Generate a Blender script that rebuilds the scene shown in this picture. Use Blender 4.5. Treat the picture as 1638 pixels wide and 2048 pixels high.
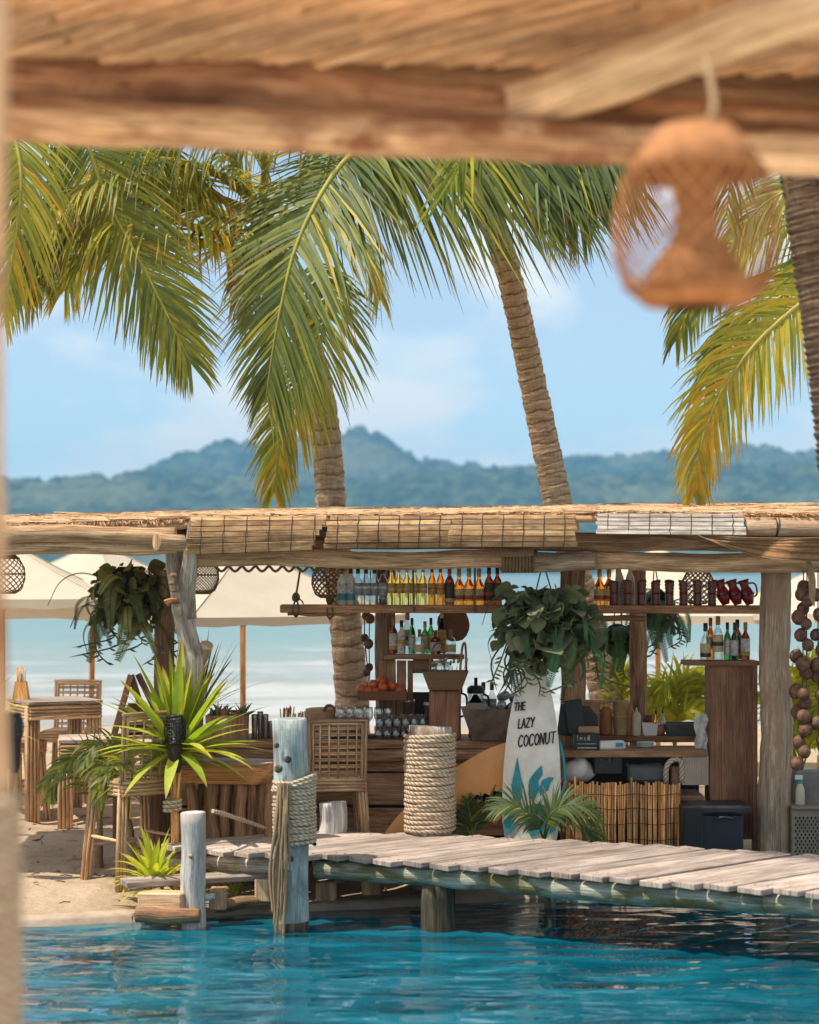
import bpy, math, random
import numpy as np
from mathutils import Vector, Matrix, noise

for _o in list(bpy.data.objects):
    bpy.data.objects.remove(_o)
R = math.radians
SC = bpy.context.scene
COL = SC.collection
random.seed(7)

# ------------------------------------------------------------------ camera
EYE = 2.35            # eye height above the sand, metres
K = 4000.0            # focal length in photograph pixels
HOR = 1140.0          # horizon row of the photograph
cam = bpy.data.cameras.new('Camera')
cam_ob = bpy.data.objects.new('Camera', cam)
COL.objects.link(cam_ob)
cam_ob.location = (0, 0, EYE)
cam_ob.rotation_euler = (R(90), 0, 0)
cam.sensor_fit = 'VERTICAL'
cam.sensor_height = 36
cam.sensor_width = 36
cam.lens = K / 2048 * 36
cam.shift_y = (HOR - 1024) / 2048
cam.clip_start = 0.1
cam.clip_end = 20000
cam.dof.use_dof = True
cam.dof.focus_distance = 16.2
cam.dof.aperture_fstop = 1.55
SC.camera = cam_ob

# ------------------------------------------------------------------ sky, sun, exposure
SUN = Vector((-0.44, -0.165, 0.88)).normalized()      # direction to the sun
SUN_EL = math.asin(SUN.z)
SUN_ROT = math.atan2(SUN.x, SUN.y)
SKY_STRENGTH = 0.086
world = bpy.data.worlds.new('World')
SC.world = world
world.use_nodes = True
nt = world.node_tree
nt.nodes.clear()
w_out = nt.nodes.new('ShaderNodeOutputWorld')
w_bg = nt.nodes.new('ShaderNodeBackground')
w_sky = nt.nodes.new('ShaderNodeTexSky')
w_sky.sky_type = 'NISHITA'
w_sky.sun_disc = False
w_sky.sun_elevation = SUN_EL
w_sky.sun_rotation = SUN_ROT
w_sky.air_density = 0.75
w_sky.altitude = 900
w_sky.dust_density = 0.4
w_sky.ozone_density = 1.2
w_tc = nt.nodes.new('ShaderNodeTexCoord')
w_map = nt.nodes.new('ShaderNodeMapping')
w_map.inputs['Scale'].default_value = (1, 1, 2.1)
w_map.inputs['Location'].default_value = (3.3, 1.2, .55)
nt.links.new(w_tc.outputs['Generated'], w_map.inputs['Vector'])
w_n1 = nt.nodes.new('ShaderNodeTexNoise')
w_n1.inputs['Scale'].default_value = 8.0
w_n1.inputs['Detail'].default_value = 7
w_n1.inputs['Roughness'].default_value = .52
w_n1.inputs['Distortion'].default_value = .25
nt.links.new(w_map.outputs['Vector'], w_n1.inputs['Vector'])
w_rp = nt.nodes.new('ShaderNodeValToRGB')
w_rp.color_ramp.elements[0].position = .46
w_rp.color_ramp.elements[0].color = (.27, .27, .27, 1)
w_rp.color_ramp.elements[1].position = .60
w_rp.color_ramp.elements[1].color = (.95, .95, .95, 1)
nt.links.new(w_n1.outputs['Fac'], w_rp.inputs['Fac'])
w_mix = nt.nodes.new('ShaderNodeMixRGB')
w_mix.inputs['Color2'].default_value = (6.9, 6.2, 6.2, 1)     # cloud radiance, same for the whole sky
nt.links.new(w_rp.outputs['Color'], w_mix.inputs['Fac'])
nt.links.new(w_sky.outputs['Color'], w_mix.inputs['Color1'])
w_wb = nt.nodes.new('ShaderNodeMixRGB')            # white balance of the whole sky
w_wb.blend_type = 'MULTIPLY'
w_wb.inputs['Fac'].default_value = 1
w_wb.inputs['Color2'].default_value = (.89, 1.0, .94, 1)
nt.links.new(w_mix.outputs['Color'], w_wb.inputs['Color1'])
nt.links.new(w_wb.outputs['Color'], w_bg.inputs['Color'])
w_bg.inputs['Strength'].default_value = SKY_STRENGTH
nt.links.new(w_bg.outputs['Background'], w_out.inputs['Surface'])

sun = bpy.data.lights.new('Sun', 'SUN')
sun.energy = 2.65
sun.angle = R(0.5)
sun.color = (1.0, .90, .76)
sun_ob = bpy.data.objects.new('Sun', sun)
COL.objects.link(sun_ob)
sun_ob.rotation_euler = SUN.to_track_quat('Z', 'Y').to_euler()
sun_ob.location = (-8, -6, 20)

SC.view_settings.view_transform = 'Standard'
SC.view_settings.look = 'None'
SC.view_settings.gamma = 1
SC.view_settings.exposure = 1.15
SC.view_settings.use_curve_mapping = False
SC.render.engine = 'CYCLES'
SC.cycles.use_denoising = True
SC.cycles.max_bounces = 10
SC.cycles.diffuse_bounces = 5
SC.cycles.glossy_bounces = 4
SC.cycles.transmission_bounces = 8
SC.cycles.transparent_max_bounces = 16
SC.cycles.volume_bounces = 0
SC.cycles.caustics_reflective = False
SC.cycles.caustics_refractive = False
SC.cycles.sample_clamp_indirect = 4

# ------------------------------------------------------------------ helpers
def P(px, py, Y):
    """A point of the place seen at photograph pixel (px, py) that stands Y metres away."""
    return Vector(((px - 819) / K * Y, Y, EYE + (HOR - py) / K * Y))

def gy(py, z=0.0):
    """Distance at which a surface of height z shows at row py."""
    return K * (EYE - z) / (py - HOR)

WL = {}     # world location of each built object

def setp(o, label=None, cat=None, group=None, kind=None):
    if label: o['label'] = label
    if cat: o['category'] = cat
    if group: o['group'] = group
    if kind: o['kind'] = kind
    return o

def thing(name, label, cat, loc=(0, 0, 0), rz=0, group=None):
    o = bpy.data.objects.new(name, None)
    o.empty_display_size = .1
    COL.objects.link(o)
    o.location = loc
    o.rotation_euler = (0, 0, rz)
    WL[o.name] = Vector(loc)
    return setp(o, label, cat, group)

def copy_tree(o, parent=None):
    c = o.copy()
    COL.objects.link(c)
    c.parent = parent
    for ch in o.children:
        copy_tree(ch, c)
    return c

def nz(p, s=1.0, seed=0.0):
    return noise.noise(Vector((p[0] * s + seed, p[1] * s - seed * .7, p[2] * s + seed * 1.3)))

def frame(d, up=Vector((0, 0, 1))):
    d = d.normalized()
    if abs(d.dot(up)) > .97:
        up = Vector((0, 1, 0)) if abs(d.y) < .9 else Vector((1, 0, 0))
    s = d.cross(up).normalized()
    u = s.cross(d).normalized()
    return d, s, u

def bez(pts, n):
    """Smooth curve through the points (Catmull-Rom), n+1 samples."""
    pts = [Vector(p) for p in pts]
    if len(pts) == 2:
        return [pts[0].lerp(pts[1], i / n) for i in range(n + 1)]
    q = [pts[0] * 2 - pts[1]] + pts + [pts[-1] * 2 - pts[-2]]
    m = len(pts) - 1
    out = []
    for i in range(n + 1):
        t = i / n * m
        k = min(int(t), m - 1)
        t -= k
        a, b, c, d = q[k:k + 4]
        out.append(.5 * ((2 * b) + (c - a) * t + (2 * a - 5 * b + 4 * c - d) * t * t + (3 * b - a - 3 * c + d) * t ** 3))
    return out

class MB:
    def __init__(self):
        self.v, self.f, self.uv, self.mi, self.sm = [], [], [], [], []

    def add(self, vs, fs, uvs, m=0, smooth=True):
        b = len(self.v)
        self.v += [Vector(x) for x in vs]
        for f, u in zip(fs, uvs):
            self.f.append([b + i for i in f])
            self.uv.append(u)
            self.mi.append(m)
            self.sm.append(smooth)
        return self

    def box(self, c, size, rot=None, ch=None, m=0, jit=0, seed=0):
        """Chamfered box; uv runs in metres with v along the longest side."""
        c = Vector(c)
        h = [s / 2 for s in size]
        if ch is None:
            ch = min(size) * .08
        ch = min(ch, min(h) * .9)
        L = max(range(3), key=lambda i: size[i])
        vs, idx = [], {}
        for sx in (-1, 1):
            for sy in (-1, 1):
                for sz in (-1, 1):
                    s = (sx, sy, sz)
                    for a in range(3):
                        p = [s[i] * (h[i] - (0 if i == a else ch)) for i in range(3)]
                        if jit:
                            p = [p[i] + jit * nz((p[0] * 3, p[1] * 3, p[2] * 3 + i * 9), 2.0, seed) for i in range(3)]
                        idx[(s, a)] = len(vs)
                        vs.append(Vector(p))
        fs = []
        for a in range(3):
            b, d = [i for i in range(3) if i != a]
            for sg in (-1, 1):
                q = []
                for (i, j) in ((-1, -1), (1, -1), (1, 1), (-1, 1)):
                    s = [0, 0, 0]; s[a] = sg; s[b] = i; s[d] = j
                    q.append(idx[(tuple(s), a)])
                fs.append(q)
        for a in range(3):
            b, d = [i for i in range(3) if i != a]
            for i in (-1, 1):
                for j in (-1, 1):
                    s0 = [0, 0, 0]; s0[b] = i; s0[d] = j; s1 = list(s0)
                    s0[a] = -1; s1[a] = 1
                    s0, s1 = tuple(s0), tuple(s1)
                    fs.append([idx[(s0, b)], idx[(s1, b)], idx[(s1, d)], idx[(s0, d)]])
        for s in [(x, y, z) for x in (-1, 1) for y in (-1, 1) for z in (-1, 1)]:
            fs.append([idx[(s, 0)], idx[(s, 1)], idx[(s, 2)]])
        ff, uvs = [], []
        for f in fs:
            ps = [vs[i] for i in f]
            n = (ps[1] - ps[0]).cross(ps[2] - ps[0])
            ctr = sum(ps, Vector()) / len(ps)
            if n.dot(ctr) < 0:
                f = f[::-1]; ps = ps[::-1]
            a = max(range(3), key=lambda i: abs(n[i]))
            o = [i for i in range(3) if i != a]
            if L in o:
                o = [i for i in o if i != L] + [L]
            ff.append(f)
            uvs.append([(p[o[0]] + a * .37 + seed * .13, p[o[1]] + seed * .71) for p in ps])
        if rot is not None:
            vs = [rot @ p for p in vs]
        return self.add([p + c for p in vs], ff, uvs, m, False)

    def beam(self, p0, p1, w, h, up=Vector((0, 0, 1)), ch=None, m=0, seed=0, jit=0):
        """Box from p0 to p1, w wide (sideways) and h high (along up)."""
        p0, p1 = Vector(p0), Vector(p1)
        d, s, u = frame(p1 - p0, Vector(up))
        M = Matrix((s, d, u)).transposed()
        return self.box((p0 + p1) / 2, (w, (p1 - p0).length, h), M, ch, m, jit, seed)

    def tube(self, pts, r, n=8, cap=True, m=0, rough=0.0, rs=6.0, seed=0, v0=0, smooth=True):
        pts = [Vector(p) for p in pts]
        k = len(pts)
        rr = r if isinstance(r, (list, tuple)) else [r] * k
        vs, fs, uvs = [], [], []
        d0, s, u = frame(pts[1] - pts[0])
        L = v0
        rows = []
        for i, p in enumerate(pts):
            t = (pts[min(i + 1, k - 1)] - pts[max(i - 1, 0)]).normalized()
            s = (s - t * s.dot(t)).normalized()
            u = s.cross(t)
            if i: L += (p - pts[i - 1]).length
            rows.append(L)
            for j in range(n):
                a = 2 * math.pi * j / n
                dr = s * math.cos(a) + u * math.sin(a)
                q = rr[i]
                if rough:
                    q *= 1 + rough * (nz(p + dr * rr[i], rs, seed) + .5 * nz(p + dr * rr[i] * .9, rs * 2.7, seed + 5))
                vs.append(p + dr * q)
        ra = sum(rr) / k * 2 * math.pi
        for i in range(k - 1):
            for j in range(n):
                j2 = (j + 1) % n
                fs.append([i * n + j, (i + 1) * n + j, (i + 1) * n + j2, i * n + j2])
                a, b = j / n * ra + seed, (j + 1) / n * ra + seed
                uvs.append([(a, rows[i]), (a, rows[i + 1]), (b, rows[i + 1]), (b, rows[i])])
        self.add(vs, fs, uvs, m, smooth)
        if cap and n > 2:
            for i, rev in ((0, False), (k - 1, True)):
                b = len(self.v) - k * n if i == 0 else len(self.v) - n
                if i == k - 1: b = base + (k - 1) * n
                else: base = len(self.v) - k * n; b = base
                f = [b + j for j in range(n)]
                if rev: f = f[::-1]
                self.f.append(f)
                self.uv.append([(math.cos(2 * math.pi * j / n) * rr[i], math.sin(2 * math.pi * j / n) * rr[i] * .1 + seed) for j in range(n)])
                self.mi.append(m); self.sm.append(False)
        return self

    def log(self, p0, p1, r0, r1=None, n=14, segs=14, wob=.015, rough=.07, seed=1, m=0, taper_end=True, bend=0, tmax=1.0):
        p0, p1 = Vector(p0), Vector(p1)
        r1 = r0 if r1 is None else r1
        d, s, u = frame(p1 - p0)
        pts, rs = [], []
        for i in range(segs + 1):
            t = i / segs * tmax
            p = p0.lerp(p1, t)
            p = p + s * wob * nz((t * 3, seed, 0), 1, 3.1) + u * (wob * nz((t * 3, seed, 7), 1, 1.7) + bend * math.sin(t * math.pi))
            pts.append(p); rs.append(r0 + (r1 - r0) * t)
        if taper_end:
            pts = [pts[0]] + [pts[0].lerp(pts[1], .04)] + pts[1:-1] + [pts[-1].lerp(pts[-2], .04), pts[-1]]
            rs = [rs[0] * .9] + rs[:1] + rs[1:-1] + [rs[-1], rs[-1] * .9]
        return self.tube(pts, rs, n, True, m, rough, 5, seed)

    def lathe(self, prof, c=(0, 0, 0), n=16, m=0, axis=None, smooth=True, rough=0, seed=0):
        """prof: list of (radius, height)."""
        c = Vector(c)
        M = axis if axis is not None else Matrix.Identity(3)
        vs, fs, uvs = [], [], []
        L = 0
        for i, (r, z) in enumerate(prof):
            for j in range(n):
                a = 2 * math.pi * j / n
                q = Vector((max(r, 1e-4) * math.cos(a), max(r, 1e-4) * math.sin(a), z))
                if rough:
                    q *= 1 + rough * nz(q, 9, seed)
                vs.append(c + M @ q)
        rm = max(r for r, z in prof)
        Ls = [0]
        for i in range(1, len(prof)):
            Ls.append(Ls[-1] + math.hypot(prof[i][0] - prof[i - 1][0], prof[i][1] - prof[i - 1][1]))
        for i in range(len(prof) - 1):
            for j in range(n):
                j2 = (j + 1) % n
                fs.append([i * n + j, i * n + j2, (i + 1) * n + j2, (i + 1) * n + j])
                a, b = j / n * 6.283 * rm, (j + 1) / n * 6.283 * rm
                uvs.append([(a, Ls[i]), (b, Ls[i]), (b, Ls[i + 1]), (a, Ls[i + 1])])
        return self.add(vs, fs, uvs, m, smooth)

    def blade(self, pts, ws, nrm, rnd=.5, m=0, fold=0.0):
        """A leaf: strip along pts with half widths ws; nrm is roughly its face normal."""
        k = len(pts)
        vs, fs, uvs = [], [], []
        nrm = Vector(nrm)
        for i, p in enumerate(pts):
            t = (pts[min(i + 1, k - 1)] - pts[max(i - 1, 0)])
            if t.length < 1e-6: t = Vector((0, 0, -1))
            t.normalize()
            s = t.cross(nrm)
            if s.length < 1e-4: s = t.cross(Vector((.3, .9, .1)))
            s.normalize()
            q = s.cross(t)
            vs += [p - s * ws[i] + q * fold * ws[i], p, p + s * ws[i] + q * fold * ws[i]] if fold else [p - s * ws[i], p + s * ws[i]]
        c = 3 if fold else 2
        for i in range(k - 1):
            for j in range(c - 1):
                fs.append([i * c + j, i * c + j + 1, (i + 1) * c + j + 1, (i + 1) * c + j])
                a, b = i / (k - 1), (i + 1) / (k - 1)
                uvs.append([(rnd, a), (rnd, a), (rnd, b), (rnd, b)])
        return self.add(vs, fs, uvs, m, True)

    def build(self, name, mats, parent=None, local=False, at=None, label=None, cat=None, group=None, kind=None):
        me = bpy.data.meshes.new(name)
        off = Vector((0, 0, 0))
        if not local:
            if parent is not None: off = WL[parent.name]
            elif at is not None: off = Vector(at)
        me.from_pydata([v - off for v in self.v], [], self.f)
        if not isinstance(mats, (list, tuple)): mats = [mats]
        for m in mats: me.materials.append(m)
        me.polygons.foreach_set('material_index', self.mi)
        me.polygons.foreach_set('use_smooth', self.sm)
        ul = me.uv_layers.new(name='UVMap')
        ul.data.foreach_set('uv', [c for f in self.uv for u in f for c in u])
        me.update()
        o = bpy.data.objects.new(name, me)
        COL.objects.link(o)
        if parent is not None:
            o.parent = parent
            WL[o.name] = WL.get(parent.name, Vector((0, 0, 0))).copy()
        else:
            o.location = off
            WL[o.name] = off.copy()
        return setp(o, label, cat, group, kind)

def grid_mesh(name, xs, ys, hf, mat, kind='structure', label=None):
    """Height field sheet."""
    X, Y = np.meshgrid(xs, ys)
    Z = hf(X, Y)
    nx, ny = len(xs), len(ys)
    co = np.stack([X, Y, Z], -1).reshape(-1, 3)
    i = np.arange((nx - 1) * (ny - 1))
    a = (i // (nx - 1)) * nx + i % (nx - 1)
    q = np.stack([a, a + 1, a + 1 + nx, a + nx], -1)
    me = bpy.data.meshes.new(name)
    me.vertices.add(len(co)); me.vertices.foreach_set('co', co.astype(np.float32).ravel())
    me.loops.add(q.size); me.loops.foreach_set('vertex_index', q.astype(np.int32).ravel())
    me.polygons.add(len(q)); me.polygons.foreach_set('loop_start', np.arange(0, q.size, 4, dtype=np.int32))
    me.polygons.foreach_set('use_smooth', np.ones(len(q), dtype=bool))
    me.update(calc_edges=True); me.validate()
    me.materials.append(mat)
    o = bpy.data.objects.new(name, me)
    COL.objects.link(o)
    WL[o.name] = Vector((0, 0, 0))
    return setp(o, label, kind=kind)

def vnoise(X, Y, s, seed=0, oct=3):
    """Smooth value noise on arrays, range about -1..1."""
    out = np.zeros_like(X); amp = 1.0; tot = 0
    for o in range(oct):
        x = X / s * 2 ** o + seed * 17.3 + o * 31.7; y = Y / s * 2 ** o - seed * 9.1 + o * 11.9
        xi = np.floor(x); yi = np.floor(y); fx = x - xi; fy = y - yi
        fx = fx * fx * (3 - 2 * fx); fy = fy * fy * (3 - 2 * fy)
        def h(a, b):
            t = np.sin(a * 127.1 + b * 311.7 + seed * 7.7) * 43758.5453
            return (t - np.floor(t)) * 2 - 1
        v = (h(xi, yi) * (1 - fx) + h(xi + 1, yi) * fx) * (1 - fy) + (h(xi, yi + 1) * (1 - fx) + h(xi + 1, yi + 1) * fx) * fy
        out += v * amp; tot += amp; amp *= .5
    return out / tot

ORD = ['first', 'second', 'third', 'fourth', 'fifth', 'sixth', 'seventh', 'eighth', 'ninth', 'tenth', 'eleventh', 'twelfth']
# ------------------------------------------------------------------ materials
def new_mat(name):
    m = bpy.data.materials.new(name)
    m.use_nodes = True
    t = m.node_tree
    return m, t, t.nodes['Principled BSDF'], t.nodes['Material Output']

def N(t, typ, **kw):
    n = t.nodes.new(typ)
    for k, v in kw.items():
        if k in n.inputs: n.inputs[k].default_value = v
        else: setattr(n, k, v)
    return n

def ramp(t, fac, stops):
    r = t.nodes.new('ShaderNodeValToRGB')
    e = r.color_ramp.elements
    while len(e) < len(stops): e.new(.5)
    for i, (p, c) in enumerate(stops):
        e[i].position = p
        e[i].color = (*c, 1)
    t.links.new(fac, r.inputs['Fac'])
    return r.outputs['Color']

def coord(t, kind='UV', scale=(1, 1, 1), rnd=True):
    tc = t.nodes.new('ShaderNodeTexCoord')
    mp = t.nodes.new('ShaderNodeMapping')
    mp.inputs['Scale'].default_value = scale
    src = tc.outputs[kind]
    if rnd:
        oi = t.nodes.new('ShaderNodeObjectInfo')
        ml = N(t, 'ShaderNodeMath', operation='MULTIPLY'); ml.inputs[1].default_value = 37.0
        t.links.new(oi.outputs['Random'], ml.inputs[0])
        ad = N(t, 'ShaderNodeVectorMath', operation='ADD')
        t.links.new(src, ad.inputs[0]); t.links.new(ml.outputs[0], ad.inputs[1])
        src = ad.outputs[0]
    t.links.new(src, mp.inputs['Vector'])
    return mp.outputs['Vector']

def noise_n(t, vec, scale, detail=5, rough=.55, dist=0):
    n = N(t, 'ShaderNodeTexNoise', Scale=scale, Detail=detail, Roughness=rough, Distortion=dist)
    t.links.new(vec, n.inputs['Vector'])
    return n.outputs['Fac']

def mixc(t, fac, a, b, mode='MIX'):
    n = t.nodes.new('ShaderNodeMixRGB'); n.blend_type = mode
    for s, v in (('Fac', fac), ('Color1', a), ('Color2', b)):
        if hasattr(v, 'is_linked'): t.links.new(v, n.inputs[s])
        elif isinstance(v, (int, float)): n.inputs[s].default_value = v
        else: n.inputs[s].default_value = (*v, 1)
    return n.outputs['Color']

def bump(t, h, bsdf, strength=.4, dist=.01):
    b = N(t, 'ShaderNodeBump', Strength=strength, Distance=dist)
    t.links.new(h, b.inputs['Height'])
    t.links.new(b.outputs['Normal'], bsdf.inputs['Normal'])

def m_wood(name, dark, mid, light, rough=.8, su=9, sv=.9, bs=.5, patch=None, vary=.25, gain=1.75):
    """Grain runs along v (metres)."""
    m, t, b, o = new_mat(name)
    v = coord(t, 'UV', (su, sv, 1))
    n1 = noise_n(t, v, 2.2, 6, .6, .6)
    c = ramp(t, n1, [(.28, dark), (.5, mid), (.74, light)])
    v2 = coord(t, 'UV', (90, 2.5, 1))
    n2 = noise_n(t, v2, 1.6, 4, .6, .3)
    fib = ramp(t, n2, [(.3, (.45, .42, .40)), (.55, (1, 1, 1))])
    c = mixc(t, .75, c, fib, 'MULTIPLY')
    v4 = coord(t, 'UV', (26, .55, 1))
    n4 = noise_n(t, v4, 2.0, 5, .65, .8)
    crk = ramp(t, n4, [(.455, (1, 1, 1)), (.49, (.25, .2, .17)), (.53, (1, 1, 1))])
    c = mixc(t, .7, c, crk, 'MULTIPLY')
    v5 = coord(t, 'UV', (3, 1.1, 1))
    n5 = noise_n(t, v5, 1.6, 4, .6)
    c = mixc(t, .8, c, ramp(t, n5, [(.3, (.62, .58, .55)), (.7, (1.25, 1.22, 1.18))]), 'MULTIPLY')
    if patch:
        v3 = coord(t, 'UV', (5, 2.2, 1))
        n3 = noise_n(t, v3, 1.1, 5, .65, .4)
        f = ramp(t, n3, [(.48, (0, 0, 0)), (.60, (1, 1, 1))])
        c = mixc(t, f, c, patch)
    oi = t.nodes.new('ShaderNodeObjectInfo')
    vr = ramp(t, oi.outputs['Random'], [(0, (1 - vary,) * 3), (1, (1 + vary,) * 3)])
    c = mixc(t, 1, c, vr, 'MULTIPLY')
    c = mixc(t, 1, c, (gain, gain * .985, gain * .95), 'MULTIPLY')
    t.links.new(c, b.inputs['Base Color'])
    b.inputs['Roughness'].default_value = rough
    b.inputs['Specular IOR Level'].default_value = .25
    mx = N(t, 'ShaderNodeMath', operation='ADD')
    t.links.new(n1, mx.inputs[0]); t.links.new(n2, mx.inputs[1])
    bump(t, mx.outputs[0], b, bs, .02)
    return m

def m_plain(name, col, rough=.6, metal=0, var=.2, scale=8, bs=.15, spec=.4, kind='Object', col2=None):
    m, t, b, o = new_mat(name)
    v = coord(t, kind, (1, 1, 1))
    n = noise_n(t, v, scale, 5, .6)
    c2 = col2 or tuple(x * (1 - var * 1.6) for x in col)
    c = ramp(t, n, [(.3, c2), (.62, col)])
    t.links.new(c, b.inputs['Base Color'])
    b.inputs['Roughness'].default_value = rough
    b.inputs['Metallic'].default_value = metal
    b.inputs['Specular IOR Level'].default_value = spec
    if bs: bump(t, n, b, bs, .01)
    return m

def m_leaf(name, stops, tip=(.30, .19, .07), trans=.45, rough=.5, spec=.3, tip_at=.80):
    """UV x picks the leaf's own colour, UV y runs from the base to the tip."""
    m, t, b, o = new_mat(name)
    tc = t.nodes.new('ShaderNodeTexCoord')
    sp = t.nodes.new('ShaderNodeSeparateXYZ')
    t.links.new(tc.outputs['UV'], sp.inputs[0])
    c = ramp(t, sp.outputs['X'], stops)
    n = noise_n(t, coord(t, 'Object'), 14, 3)
    c = mixc(t, .35, c, ramp(t, n, [(.3, (.55, .55, .5)), (.7, (1.15, 1.15, 1.1))]), 'MULTIPLY')
    tf = ramp(t, sp.outputs['Y'], [(tip_at, (0, 0, 0)), (1, (1, 1, 1))])
    c = mixc(t, tf, c, tip)
    t.links.new(c, b.inputs['Base Color'])
    b.inputs['Roughness'].default_value = rough
    b.inputs['Specular IOR Level'].default_value = spec
    tr = t.nodes.new('ShaderNodeBsdfTranslucent')
    tcl = mixc(t, 1, c, (1.5, 1.45, .55), 'MULTIPLY')
    t.links.new(tcl, tr.inputs['Color'])
    mx = t.nodes.new('ShaderNodeMixShader'); mx.inputs[0].default_value = trans
    t.links.new(b.outputs[0], mx.inputs[1]); t.links.new(tr.outputs[0], mx.inputs[2])
    t.links.new(mx.outputs[0], o.inputs['Surface'])
    return m

def m_glass(name, col, rough=.03, trans=1.0, ior=1.45):
    m, t, b, o = new_mat(name)
    b.inputs['Base Color'].default_value = (*col, 1)
    b.inputs['Roughness'].default_value = rough
    b.inputs['Transmission Weight'].default_value = trans
    b.inputs['IOR'].default_value = ior
    return m

def m_rope(name, c1, c2, su=1.0, freq=55, bs=.9):
    """Twisted strands: slanted bands in uv."""
    m, t, b, o = new_mat(name)
    tc = t.nodes.new('ShaderNodeTexCoord')
    sp = t.nodes.new('ShaderNodeSeparateXYZ')
    t.links.new(tc.outputs['UV'], sp.inputs[0])
    a = N(t, 'ShaderNodeMath', operation='MULTIPLY_ADD')
    t.links.new(sp.outputs['X'], a.inputs[0]); a.inputs[1].default_value = su
    t.links.new(sp.outputs['Y'], a.inputs[2])
    s = N(t, 'ShaderNodeMath', operation='MULTIPLY'); t.links.new(a.outputs[0], s.inputs[0]); s.inputs[1].default_value = freq * 6.283
    w = N(t, 'ShaderNodeMath', operation='SINE'); t.links.new(s.outputs[0], w.inputs[0])
    w2 = N(t, 'ShaderNodeMath', operation='MULTIPLY_ADD'); t.links.new(w.outputs[0], w2.inputs[0]); w2.inputs[1].default_value = .5; w2.inputs[2].default_value = .5
    n = noise_n(t, coord(t, 'Object'), 30, 4)
    c = ramp(t, w2.outputs[0], [(0, c2), (.6, c1)])
    c = mixc(t, .6, c, ramp(t, n, [(.3, (.6, .57, .52)), (.7, (1.1, 1.1, 1.1))]), 'MULTIPLY')
    t.links.new(c, b.inputs['Base Color'])
    b.inputs['Roughness'].default_value = .95
    b.inputs['Specular IOR Level'].default_value = .1
    bump(t, w2.outputs[0], b, bs, .006)
    return m

def m_canvas(name, col, trans=.35):
    m, t, b, o = new_mat(name)
    n = noise_n(t, coord(t, 'Object'), 3, 4)
    c = ramp(t, n, [(.3, tuple(x * .9 for x in col)), (.7, col)])
    t.links.new(c, b.inputs['Base Color'])
    b.inputs['Roughness'].default_value = .9
    b.inputs['Specular IOR Level'].default_value = .1
    tr = t.nodes.new('ShaderNodeBsdfTranslucent'); t.links.new(c, tr.inputs['Color'])
    mx = t.nodes.new('ShaderNodeMixShader'); mx.inputs[0].default_value = trans
    t.links.new(b.outputs[0], mx.inputs[1]); t.links.new(tr.outputs[0], mx.inputs[2])
    t.links.new(mx.outputs[0], o.inputs['Surface'])
    return m

M = {}
M['log_warm'] = m_wood('log_warm', (.16, .09, .05), (.40, .26, .155), (.58, .43, .29), su=7, bs=.7, gain=2.0)
M['log_brown'] = m_wood('log_brown', (.10, .055, .03), (.24, .14, .08), (.38, .26, .16), su=7, bs=.7)
M['log_grey'] = m_wood('log_grey', (.12, .08, .055), (.32, .24, .175), (.52, .43, .345), su=8, bs=.8, patch=(.23, .15, .10), gain=1.9)
M['drift'] = m_wood('drift', (.22, .18, .15), (.47, .43, .39), (.66, .63, .60), su=6, bs=.7, patch=(.17, .12, .09))
M['white_post'] = m_wood('white_post', (.30, .30, .31), (.56, .56, .57), (.74, .74, .74), su=6, bs=.5, patch=(.36, .33, .31), gain=1.25)
M['blue_post'] = m_wood('blue_post', (.20, .27, .30), (.40, .50, .54), (.60, .66, .68), su=6, bs=.6, patch=(.20, .20, .19), gain=1.3)
M['counter'] = m_wood('counter', (.11, .055, .03), (.24, .13, .07), (.38, .22, .125), su=7, rough=.6, bs=.5)
M['plank'] = m_wood('plank', (.15, .08, .042), (.30, .175, .10), (.42, .27, .165), su=5, rough=.75, bs=.4)
M['cabinet'] = m_wood('cabinet', (.12, .055, .032), (.20, .098, .058), (.26, .14, .085), su=4, rough=.55, bs=.15, gain=1.9)
M['slab'] = m_wood('slab', (.16, .07, .025), (.36, .175, .07), (.52, .30, .14), su=5, rough=.6, bs=.6)
M['deck'] = m_wood('deck', (.23, .185, .165), (.385, .325, .30), (.50, .435, .405), su=7, rough=.85, bs=.45, vary=.26, gain=1.4)
M['moss'] = m_wood('moss', (.12, .12, .085), (.34, .37, .32), (.52, .56, .52), su=5, sv=1.2, rough=.9, bs=.6, patch=(.13, .12, .05))
M['pile'] = m_wood('pile', (.025, .022, .015), (.075, .065, .045), (.20, .19, .15), su=8, rough=.7, bs=.8)
M['step'] = m_wood('step', (.25, .15, .085), (.44, .30, .19), (.55, .42, .29), su=5, bs=.3)
M['bamboo_blind'] = m_wood('bamboo_blind', (.14, .075, .035), (.31, .19, .098), (.44, .30, .17), su=5, sv=2.5, rough=.6, bs=.3, vary=.3)
M['grey_blind'] = m_wood('grey_blind', (.30, .27, .24), (.46, .42, .385), (.60, .56, .52), su=5, sv=2.5, rough=.7, bs=.3, gain=1.25)
M['cane'] = m_wood('cane', (.20, .085, .026), (.44, .22, .085), (.60, .36, .16), su=16, sv=1.4, rough=.55, bs=.35, vary=.45, gain=2.1)
M['rattan'] = m_wood('rattan', (.22, .13, .07), (.46, .31, .19), (.62, .46, .31), su=30, sv=2, rough=.6, bs=.3)
M['rattan_dark'] = m_wood('rattan_dark', (.10, .052, .026), (.23, .13, .07), (.34, .22, .13), su=30, sv=2, rough=.6, bs=.3)
M['pole'] = m_wood('pole', (.33, .15, .05), (.52, .27, .11), (.62, .38, .18), su=6, rough=.5, bs=.15)
M['thatch'] = m_wood('thatch', (.22, .13, .07), (.46, .31, .19), (.68, .53, .38), su=14, sv=3, rough=.9, bs=.8)
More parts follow.
